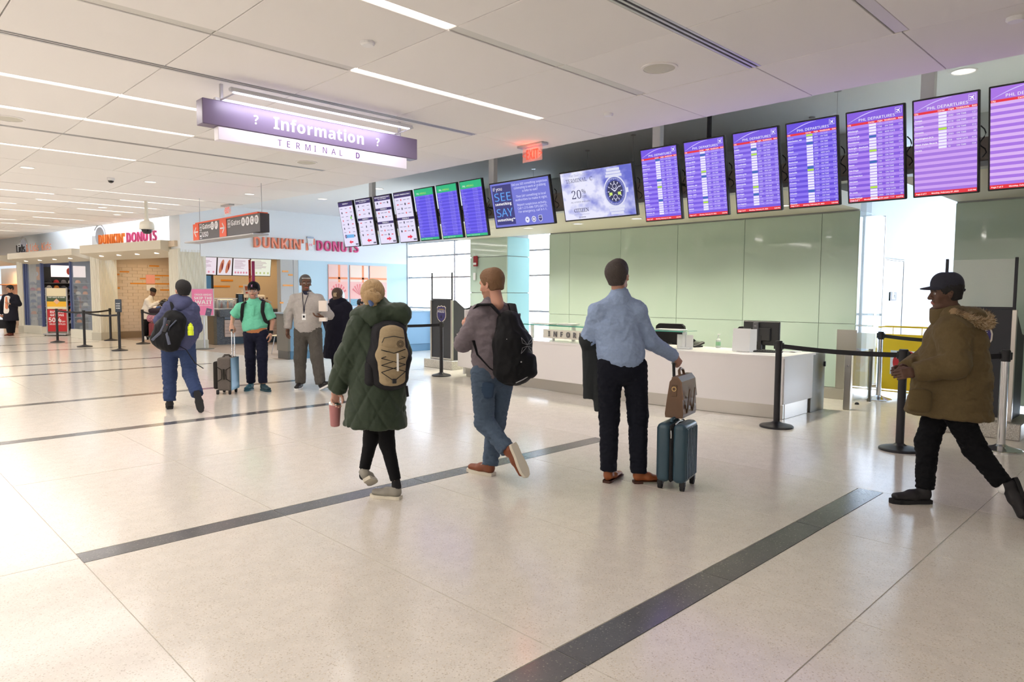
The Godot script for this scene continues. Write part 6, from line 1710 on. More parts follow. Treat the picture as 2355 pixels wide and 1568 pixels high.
# ---------------------------------------------------------------- soft shapes: distances to tapered bones joined smoothly, meshed as surface nets
# a bone: [a, b, ra, rb, k] round, or [a, b, Vector2 half width and depth at a, the same at b, k, side axis, flat] elliptic
func blob(bones: Array, cell: float, cuts := [], wr := {}) -> Array:
	var lo := Vector3.ONE * 1e6
	var hi := -lo
	for b in bones:
		if b.size() > 7: continue
		var ra: float = b[2] if b[2] is float else maxf(b[2].x, b[2].y)
		var rb: float = b[3] if b[3] is float else maxf(b[3].x, b[3].y)
		lo = lo.min(b[0] - Vector3.ONE * ra).min(b[1] - Vector3.ONE * rb)
		hi = hi.max(b[0] + Vector3.ONE * ra).max(b[1] + Vector3.ONE * rb)
	var pad := cell * 3.0
	lo -= Vector3.ONE * pad
	hi += Vector3.ONE * pad
	var nx := int((hi.x - lo.x) / cell) + 2
	var ny := int((hi.y - lo.y) / cell) + 2
	var nz := int((hi.z - lo.z) / cell) + 2
	var f := PackedFloat32Array()
	f.resize(nx * ny * nz)
	f.fill(0.5)
	for b in bones:
		var a: Vector3 = b[0]
		var ba: Vector3 = b[1] - a
		var k: float = b[4]
		var inv := 1.0 / maxf(ba.dot(ba), 1e-9)
		var oval: bool = not (b[2] is float)
		var r0: float = maxf(b[2].x, b[2].y) if oval else b[2]
		var r1: float = maxf(b[3].x, b[3].y) if oval else b[3]
		var sub: bool = b.size() > 7
		var m := k + cell * 2.5
		var l: Vector3 = (a - Vector3.ONE * r0).min(b[1] - Vector3.ONE * r1) - Vector3.ONE * m - lo
		var h: Vector3 = (a + Vector3.ONE * r0).max(b[1] + Vector3.ONE * r1) + Vector3.ONE * m - lo
		var x0 := maxi(0, int(l.x / cell)); var x1 := mini(nx, int(h.x / cell) + 1)
		var y0 := maxi(0, int(l.y / cell)); var y1 := mini(ny, int(h.y / cell) + 1)
		var z0 := maxi(0, int(l.z / cell)); var z1 := mini(nz, int(h.z / cell) + 1)
		var dr := r1 - r0
		var flat: bool = b.size() > 6 and b[6]
		var fd := ba.normalized()
		var la := ba.length()
		var u := Vector3.ZERO
		var v := Vector3.ZERO
		var w0 := 0.0; var w1 := 0.0; var d0 := 0.0; var d1 := 0.0
		if oval:
			u = b[5]
			u = (u - fd * u.dot(fd)).normalized()
			v = fd.cross(u)
			w0 = b[2].x; d0 = b[2].y; w1 = b[3].x; d1 = b[3].y
		for z in range(z0, z1):
			for y in range(y0, y1):
				var i := (z * ny + y) * nx + x0
				var p := lo + Vector3(x0, y, z) * cell - a
				for x in range(x0, x1):
					var t := clampf(p.dot(ba) * inv, 0.0, 1.0)
					var q := p - ba * t
					var d: float
					if oval:
						var W := w0 + (w1 - w0) * t
						var D := d0 + (d1 - d0) * t
						var e := Vector3(q.dot(u) / W, q.dot(v) / D, q.dot(fd) / minf(W, D)).length()
						d = (e - 1.0) * minf(W, D)
					else:
						d = q.length() - (r0 + dr * t)
					if flat: d = maxf(d, p.dot(fd) - la)
					var c := f[i]
					if sub:
						if -d > c - k:
							var g := maxf(k - absf(c + d), 0.0) / k
							f[i] = maxf(c, -d) + g * g * k * 0.25
					elif d < c + k:
						var g := maxf(k - absf(c - d), 0.0) / k
						f[i] = minf(c, d) - g * g * k * 0.25
					p.x += cell
					i += 1
	for c in cuts:   # keep the side where (p - c[0]) . c[1] < 0
		var nn: Vector3 = c[1]
		for z in nz:
			for y in ny:
				var i := (z * ny + y) * nx
				var s: float = (lo + Vector3(0, y, z) * cell - c[0]).dot(nn)
				for x in nx:
					if s > f[i]: f[i] = s
					s += cell * nn.x
					i += 1
	# surface nets
	var verts := PackedVector3Array()
	var idx := PackedInt32Array()
	var at := PackedInt32Array()
	at.resize(nx * ny * nz)
	at.fill(-1)
	var sx := 1; var sy := nx; var sz := nx * ny
	var off := [0, sx, sy, sx + sy, sz, sx + sz, sy + sz, sx + sy + sz]
	var corner := [Vector3(0, 0, 0), Vector3(1, 0, 0), Vector3(0, 1, 0), Vector3(1, 1, 0), Vector3(0, 0, 1), Vector3(1, 0, 1), Vector3(0, 1, 1), Vector3(1, 1, 1)]
	var edges := [[0, 1], [2, 3], [4, 5], [6, 7], [0, 2], [1, 3], [4, 6], [5, 7], [0, 4], [1, 5], [2, 6], [3, 7]]
	for z in nz - 1:
		for y in ny - 1:
			var i := (z * ny + y) * nx
			for x in nx - 1:
				var v0 := f[i]
				if absf(v0) < cell * 2.0:
					var neg := 0
					for o in off:
						if f[i + o] < 0.0: neg += 1
					if neg > 0 and neg < 8:
						var s := Vector3.ZERO
						var cnt := 0
						for e in edges:
							var fa := f[i + off[e[0]]]
							var fb := f[i + off[e[1]]]
							if (fa < 0.0) != (fb < 0.0):
								s += (corner[e[0]] as Vector3).lerp(corner[e[1]], fa / (fa - fb))
								cnt += 1
						at[i] = verts.size()
						verts.append(lo + (Vector3(x, y, z) + s / cnt) * cell)
				i += 1
	for z in range(1, nz - 1):
		for y in range(1, ny - 1):
			var i := (z * ny + y) * nx + 1
			for x in range(1, nx - 1):
				var v0 := f[i]
				if absf(v0) < cell * 1.5:
					var n0 := v0 < 0.0
					for ax in 3:
						var s1: int = [sx, sy, sz][ax]
						if n0 != (f[i + s1] < 0.0):
							var s2: int = [sy, sz, sx][ax]
							var s3: int = [sz, sx, sy][ax]
							var A := at[i]; var B := at[i - s2]; var C := at[i - s2 - s3]; var D := at[i - s3]
							if A < 0 or B < 0 or C < 0 or D < 0: continue
							if n0: idx.append_array(PackedInt32Array([A, C, B, A, D, C]))
							else: idx.append_array(PackedInt32Array([A, B, C, A, C, D]))
				i += 1
	if wr:
		var nor := normals_of(verts, idx)
		var nz1 := FastNoiseLite.new()
		nz1.seed = wr.get("seed", 1)
		nz1.frequency = 1.0
		nz1.fractal_octaves = wr.get("oct", 2)
		var sc: Vector3 = wr.get("scale", Vector3(14, 14, 14))
		var amp: float = wr.get("amp", 0.006)
		var ridge: bool = wr.get("ridge", true)
		var quilt = wr.get("quilt")
		for i in verts.size():
			var p := verts[i]
			var q := nz1.get_noise_3dv(p * sc)
			if ridge: q = 1.0 - 2.2 * absf(q)
			var d := amp * q
			if quilt != null: d += quilt.call(p)
			verts[i] = p + nor[i] * d
	return [verts, idx]

func normals_of(v: PackedVector3Array, idx: PackedInt32Array) -> PackedVector3Array:
	var n := PackedVector3Array()
	n.resize(v.size())
	for i in range(0, idx.size(), 3):
		var a := idx[i]; var b := idx[i + 1]; var c := idx[i + 2]
		var k := (v[c] - v[a]).cross(v[b] - v[a])
		n[a] += k; n[b] += k; n[c] += k
	for i in n.size(): n[i] = n[i].normalized()
	return n

func net_mesh(parts_: Array) -> ArrayMesh:
	# several [verts, idx, colour or null, transform] joined in one mesh
	var V := PackedVector3Array(); var N := PackedVector3Array(); var I := PackedInt32Array(); var Cc := PackedColorArray()
	for p in parts_:
		var v: PackedVector3Array = p[0]
		var ix: PackedInt32Array = p[1]
		if p.size() > 3 and p[3] != null:
			v = (p[3] as Transform3D) * v
			if (p[3] as Transform3D).basis.determinant() < 0.0:
				ix = ix.duplicate(); ix.reverse()
		var n := normals_of(v, ix)
		var o := V.size()
		V.append_array(v); N.append_array(n)
		for k in ix: I.append(k + o)
		if p.size() > 2 and p[2] is PackedColorArray: Cc.append_array(p[2])
		else:
			var cc := PackedColorArray(); cc.resize(v.size()); cc.fill(p[2] if p.size() > 2 and p[2] != null else Color.WHITE); Cc.append_array(cc)
	var arr := []
	arr.resize(Mesh.ARRAY_MAX)
	arr[Mesh.ARRAY_VERTEX] = V; arr[Mesh.ARRAY_NORMAL] = N; arr[Mesh.ARRAY_COLOR] = Cc; arr[Mesh.ARRAY_INDEX] = I
	var m := ArrayMesh.new()
	m.add_surface_from_arrays(Mesh.PRIMITIVE_TRIANGLES, arr)
	return m

func soft(called: String, bones: Array, cell: float, m: Material, parent: Node, cuts := [], wr := {}) -> MeshInstance3D:
	return part(called, net_mesh([blob(bones, cell, cuts, wr)]), m, parent)

# ---------------------------------------------------------------- templates: head, hands, shoes
var tmpl := {}
func V3(x: float, y: float, z: float) -> Vector3: return Vector3(x, y, z)

# head in its own axes: y up, face towards +z, origin between the ears at eye height; about 0.24 tall
func head_net() -> Array:
	if tmpl.has("head"): return tmpl.head
	var X := Vector3.RIGHT
	var b := [
		[V3(0, 0.030, -0.020), V3(0, 0.035, 0.015), Vector2(0.074, 0.078), Vector2(0.070, 0.078), 0.02, X],
		[V3(0, 0.05, -0.03), V3(0, 0.05, 0.02), 0.070, 0.062, 0.02],
		[V3(0, -0.02, 0.02), V3(0, -0.075, 0.035), Vector2(0.062, 0.060), Vector2(0.044, 0.046), 0.025, X],
		[V3(-0.022, -0.094, 0.052), V3(0.022, -0.094, 0.052), 0.020, 0.020, 0.02],
		[V3(0, 0.012, 0.084), V3(0, -0.030, 0.104), 0.009, 0.013, 0.012],
		[V3(-0.012, -0.032, 0.092), V3(0.012, -0.032, 0.092), 0.010, 0.010, 0.008],
		[V3(-0.040, 0.022, 0.070), V3(0.040, 0.022, 0.070), 0.016, 0.016, 0.014],
		[V3(-0.044, -0.022, 0.058), V3(-0.030, -0.05, 0.062), 0.020, 0.016, 0.02], [V3(0.044, -0.022, 0.058), V3(0.030, -0.05, 0.062), 0.020, 0.016, 0.02],
		[V3(-0.018, -0.060, 0.083), V3(0.018, -0.060, 0.083), 0.008, 0.008, 0.006], [V3(-0.015, -0.070, 0.081), V3(0.015, -0.070, 0.081), 0.008, 0.008, 0.005],
		[V3(-0.074, 0.008, -0.012), V3(-0.078, -0.028, -0.004), 0.015, 0.010, 0.006], [V3(0.074, 0.008, -0.012), V3(0.078, -0.028, -0.004), 0.015, 0.010, 0.006],
		[V3(-0.082, 0.004, -0.008), V3(-0.082, -0.014, -0.006), 0.008, 0.007, 0.004, X, false, true], [V3(0.082, 0.004, -0.008), V3(0.082, -0.014, -0.006), 0.008, 0.007, 0.004, X, false, true],
		[V3(-0.032, 0.0, 0.094), V3(-0.030, 0.0, 0.094), 0.014, 0.014, 0.01, X, false, true], [V3(0.032, 0.0, 0.094), V3(0.030, 0.0, 0.094), 0.014, 0.014, 0.01, X, false, true],
		[V3(-0.031, 0.0, 0.070), V3(-0.029, 0.0, 0.070), 0.013, 0.013, 0.003], [V3(0.031, 0.0, 0.070), V3(0.029, 0.0, 0.070), 0.013, 0.013, 0.003],
		[V3(0, -0.06, -0.02), V3(0, -0.16, -0.035), 0.052, 0.054, 0.03]]
	tmpl.head = blob(b, 0.0045)
	return tmpl.head

func head_colours(v: PackedVector3Array, skin: Color, beard: float, hairc: Color) -> PackedColorArray:
	var out := PackedColorArray()
	out.resize(v.size())
	var lip := skin.lerp(Color(0.55, 0.16, 0.15), 0.45)
	for i in v.size():
		var p := v[i]
		var c := skin
		if p.z > 0.05 and absf(p.x) < 0.055:
			if absf(absf(p.x) - 0.031) < 0.013 and absf(p.y) < 0.0075:
				c = Color(0.7, 0.68, 0.66) if absf(absf(p.x) - 0.031) > 0.0055 else Color(0.05, 0.03, 0.02)
			elif absf(p.y - 0.021 + 6.0 * (absf(p.x) - 0.032) * (absf(p.x) - 0.032)) < 0.0055 and absf(p.x) > 0.012: c = hairc
			elif p.y < -0.056 and p.y > -0.078 and absf(p.x) < 0.024 and p.z > 0.078: c = lip
			elif beard > 0.0 and (p.y < -0.082 or (p.y > -0.056 and p.y < -0.042)) and p.z > 0.06: c = skin.lerp(hairc, beard)
		if beard > 0.0 and p.y < -0.05 and p.y > -0.115 and p.z > -0.01 and absf(p.x) > 0.024: c = skin.lerp(hairc, beard)
		out[i] = c
	return out

# hand: wrist at the origin, fingers towards +y, thumb side +x, palm towards +z; curl 0 flat .. 1 fist
func hand_net(curl: float) -> Array:
	var key := "hand%.2f" % curl
	if tmpl.has(key): return tmpl[key]
	var b := [[V3(0.0, -0.03, 0), V3(0, 0.02, 0), Vector2(0.028, 0.021), Vector2(0.032, 0.017), 0.02, Vector3.RIGHT],
		[V3(0.004, 0.015, 0), V3(0.002, 0.080, 0.002), Vector2(0.034, 0.015), Vector2(0.040, 0.013), 0.015, Vector3.RIGHT]]
	var lens := [[0.030, 0.092, 0.040, 0.024, 0.020], [0.010, 0.096, 0.044, 0.027, 0.021], [-0.010, 0.093, 0.041, 0.025, 0.020], [-0.028, 0.085, 0.032, 0.020, 0.018]]
	for i in 4:
		var l: Array = lens[i]
		var p := V3(l[0], l[1] - 0.012, 0.0)
		var a := curl * (0.95 + 0.06 * i)
		for s in 3:
			var q := p + V3((0.02 * (l[0])) * (1.0 - curl), cos(a) * l[2 + s], sin(a) * l[2 + s])
			b.append([p, q, 0.0095 - s * 0.001, 0.0088 - s * 0.0012, 0.004])
			p = q
			a += curl * (1.25 if s == 0 else 0.9)
	var tp := V3(0.026, 0.018, 0.008)
	var t1 := tp + V3(0.030 - 0.012 * curl, 0.028, 0.014 + 0.010 * curl)
	var t2 := t1 + V3(0.012 - 0.018 * curl, 0.028 - 0.006 * curl, 0.010 + 0.014 * curl)
	var t3 := t2 + V3(0.004 - 0.020 * curl, 0.022 - 0.008 * curl, 0.006 + 0.004 * curl)
	b.append([tp, t1, 0.015, 0.012, 0.012]); b.append([t1, t2, 0.0115, 0.0105, 0.005]); b.append([t2, t3, 0.0105, 0.008, 0.004])
	tmpl[key] = blob(b, 0.0038)
	return tmpl[key]

# shoe: heel at the origin on the ground, toe towards +z, 0.28 long
func shoe_nets(kind: String) -> Dictionary:
	if tmpl.has(kind): return tmpl[kind]
	var X := Vector3.RIGHT
	var d := {}
	if kind == "dress":
		d.upper = blob([[V3(0, 0.055, 0.035), V3(0, 0.05, 0.12), Vector2(0.032, 0.04), Vector2(0.036, 0.034), 0.02, X], [V3(0, 0.042, 0.12), V3(0, 0.032, 0.245), Vector2(0.040, 0.030), Vector2(0.028, 0.016), 0.02, X], [V3(0, 0.06, 0.035), V3(0, 0.105, 0.035), 0.034, 0.036, 0.02, X, true]], 0.006, [[V3(0, 0.018, 0), V3(0, -1, 0)]])
		d.sole = shoe_sole(0.0, 0.02, true)
	else:
		d.upper = blob([[V3(0, 0.06, 0.04), V3(0, 0.055, 0.13), Vector2(0.036, 0.042), Vector2(0.042, 0.038), 0.02, X], [V3(0, 0.046, 0.13), V3(0, 0.044, 0.235), Vector2(0.046, 0.034), Vector2(0.038, 0.024), 0.02, X], [V3(0, 0.06, 0.04), V3(0, 0.105, 0.045), 0.038, 0.040, 0.02, X, true]], 0.006, [[V3(0, 0.022, 0), V3(0, -1, 0)]])
		d.sole = shoe_sole(0.0, 0.026, false)
	tmpl[kind] = d
	return d

func shoe_sole(y0: float, y1: float, heel: bool) -> ArrayMesh:
	var st := mb()
	var p := PackedVector2Array()
	for q in [[-0.030, 0.0], [-0.037, 0.03], [-0.036, 0.1], [-0.046, 0.17], [-0.044, 0.225], [-0.028, 0.268], [0.0, 0.28], [0.028, 0.268], [0.044, 0.225], [0.046, 0.17], [0.036, 0.1], [0.037, 0.03], [0.030, 0.0]]: p.append(Vector2(q[0], q[1]))
	var T := Transform3D(Basis(Vector3.RIGHT, Vector3.BACK, Vector3.DOWN), Vector3(0, y1, 0))
	if heel:
		prism(st, p, 0.007, T)
		var hp := PackedVector2Array()
		for q in [[-0.030, 0.0], [-0.036, 0.03], [-0.035, 0.07], [0.035, 0.07], [0.036, 0.03], [0.030, 0.0]]: hp.append(Vector2(q[0], q[1]))
		prism(st, hp, y1 - y0, T)
	else: prism(st, p, y1 - y0, T)
	st.generate_normals()
	return st.commit()

func shoe(parent: Node3D, ankle: Vector3, toe: Vector3, kind: String, upper: Material, sole: Material, size := 1.0, on_floor := true, hint := Vector3.UP) -> void:
	# toe: where the tip of the shoe is; on_floor keeps the sole level on the ground
	var heel := ankle - Vector3(0, 0.085, 0) * size
	var d := toe - heel
	if on_floor: heel.y = 0.001; d.y = 0.0
	var z := d.normalized()
	var x := hint.cross(z).normalized()
	var y := z.cross(x)
	var T := Transform3D(Basis(x, y, z).scaled(Vector3.ONE * size), heel - z * 0.04 * size)
	if not on_floor: T.origin = ankle - y * 0.085 * size - z * 0.04 * size
	var n := shoe_nets(kind)
	var o := part("shoe", net_mesh([[n.upper[0], n.upper[1]]]), upper, parent, T)
	part("sole", n.sole, sole, o)
	if kind == "dress" or kind == "laced":
		var st := mb()
		for i in 4: tube(st, [V3(-0.02, 0.078 - i * 0.006, 0.095 + i * 0.018), V3(0, 0.086 - i * 0.007, 0.098 + i * 0.018), V3(0.02, 0.078 - i * 0.006, 0.095 + i * 0.018)], 0.0022, 5)
		tube(st, [V3(0, 0.088, 0.09), V3(0.03, 0.098, 0.085), V3(0.045, 0.085, 0.1)], 0.002, 5); tube(st, [V3(0, 0.088, 0.09), V3(-0.028, 0.1, 0.088), V3(-0.04, 0.088, 0.1)], 0.002, 5)
		part("laces", st, sole if kind == "laced" else M.black_rubber, o)

# basis whose y is along d and z as near as possible to n
func aim(d: Vector3, n: Vector3) -> Basis:
	var y := d.normalized()
	var z := (n - y * n.dot(y)).normalized()
	return Basis(y.cross(z), y, z)

func face_basis(fwd: Vector3, up := Vector3.UP) -> Basis:
	var z := fwd.normalized()
	var x := up.cross(z).normalized()
	return Basis(x, z.cross(x), z)

# the body under the clothes: one mesh with head and hands
func body_of(p: Dictionary, t: Node3D) -> MeshInstance3D:
	var J: Dictionary = p.J
	var u: Vector3 = (J.sr - J.sl).normalized()
	var s: float = p.get("s", 1.0)
	var chest: Vector3 = (J.sl + J.sr) * 0.5 - Vector3(0, 0.08, 0)
	var pel: Vector3 = (J.hl + J.hr) * 0.5
	var b := [[pel, chest, Vector2(0.11, 0.08) * s, Vector2(0.12, 0.08) * s, 0.03, u], [chest, J.nk, 0.06 * s, 0.05 * s, 0.04], [J.nk, J.hd, 0.05 * s, 0.05 * s, 0.02], [J.sl, J.sr, 0.04 * s, 0.04 * s, 0.03]]
	for q in ["l", "r"]:
		b.append([J["s" + q], J["e" + q], 0.042 * s, 0.038 * s, 0.02]); b.append([J["e" + q], J["w" + q], 0.038 * s, 0.027 * s, 0.02])
		b.append([J["h" + q], J["k" + q], 0.065 * s, 0.048 * s, 0.03]); b.append([J["k" + q], J["a" + q], 0.046 * s, 0.034 * s, 0.02])
	var skin: Color = p.skin
	var hn := head_net()
	var H: Transform3D = p.H
	var bn := blob(b, 0.02)
	var list := [[bn[0], bn[1], skin], [hn[0], hn[1], head_colours(hn[0], skin, p.get("beard", 0.0), p.get("hairc", Color(0.03, 0.025, 0.02))), H]]
	for q in ["l", "r"]:
		if p.has("hand_" + q):
			var h: Array = p["hand_" + q]    # [curl, direction, palm normal, mirror]
			var n := hand_net(h[0])
			var B := aim(h[1], h[2])
			if h[3]: B = Basis(-B.x, B.y, B.z)
			list.append([n[0], n[1], skin, Transform3D(B.scaled_local(Vector3.ONE * s * 0.98), J["w" + q])])
	var m := mat("skin", Color.WHITE, 0.55, 0.0, 0.4)
	m.vertex_color_use_as_albedo = true
	return part("body", net_mesh(list), m, t)

func trousers(p: Dictionary, t: Node3D, m: Material, r := [0.098, 0.072, 0.062], cell := 0.011, seat := Vector2(0.165, 0.125), up := 0.13, wr := {"amp": 0.006, "scale": Vector3(9, 16, 9)}, ends := 1.0) -> void:
	var J: Dictionary = p.J
	var u: Vector3 = (J.hr - J.hl).normalized()
	var pel: Vector3 = (J.hl + J.hr) * 0.5
	var b := [[pel - Vector3(0, 0.02, 0), pel + Vector3(0, up, 0), seat, seat * 0.86, 0.05, u, true]]
	for q in ["l", "r"]:
		b.append([J["h" + q], J["k" + q], r[0], r[1], 0.035])
		var an: Vector3 = (J["k" + q] as Vector3).lerp(J["a" + q], ends)
		b.append([J["k" + q], an, r[1], r[2], 0.03, Vector3.RIGHT, true])
	soft("trousers", b, cell, m, t, [], wr)

# jacket, shirt or coat: torso down to hem, sleeves to the wrists
func top_bones(p: Dictionary, o: Dictionary) -> Array:
	var J: Dictionary = p.J
	var u: Vector3 = (J.sr - J.sl); u.y = 0.0; u = u.normalized()
	if o.has("u"): u = o.u
	var mid: Vector3 = (J.sl + J.sr) * 0.5
	var pel: Vector3 = (J.hl + J.hr) * 0.5
	var cd: Vector2 = o.get("chest", Vector2(0.185, 0.125))
	var wd: Vector2 = o.get("waist", Vector2(0.17, 0.12))
	var hd: Vector2 = o.get("hem", wd)
	var hem_y: float = o.get("hem_y", pel.y + 0.05)
	var ch: Vector3 = mid - Vector3(0, 0.10, 0) + o.get("shift", Vector3.ZERO)
	var wa: Vector3 = mid.lerp(pel, 0.72) + o.get("shift", Vector3.ZERO)
	var he: Vector3 = Vector3(pel.x, hem_y, pel.z) + o.get("hem_shift", Vector3.ZERO)
	var b := [[ch, wa, cd, wd, 0.05, u], [wa, he, wd, hd, 0.05, u, not o.get("round", false)], [J.sl, J.sr, o.get("sh", 0.075), o.get("sh", 0.075), 0.05], [mid - Vector3(0, 0.02, 0), J.nk, 0.09, 0.058, 0.05]]
	for q in ["sl", "sr"]: b.append([J.nk - Vector3(0, 0.035, 0), J[q] + Vector3(0, 0.005, 0), 0.056, 0.058, 0.05])
	var ar: Array = o.get("arm", [0.072, 0.060, 0.046])
	for q in ["l", "r"]:
		if o.get("no_" + q, false): continue
		var el: Vector3 = J["e" + q]
		var sh: Vector3 = J["s" + q]
		if o.get("short", false):
			b.append([sh, sh.lerp(el, o.short), ar[0], ar[1] * 1.1, 0.04, Vector3.RIGHT, true])
		else:
			b.append([sh, el, ar[0], ar[1], 0.04]); b.append([el, el.lerp(J["w" + q], o.get("cuff", 0.96)), ar[1], ar[2], 0.03, Vector3.RIGHT, true])
	return b

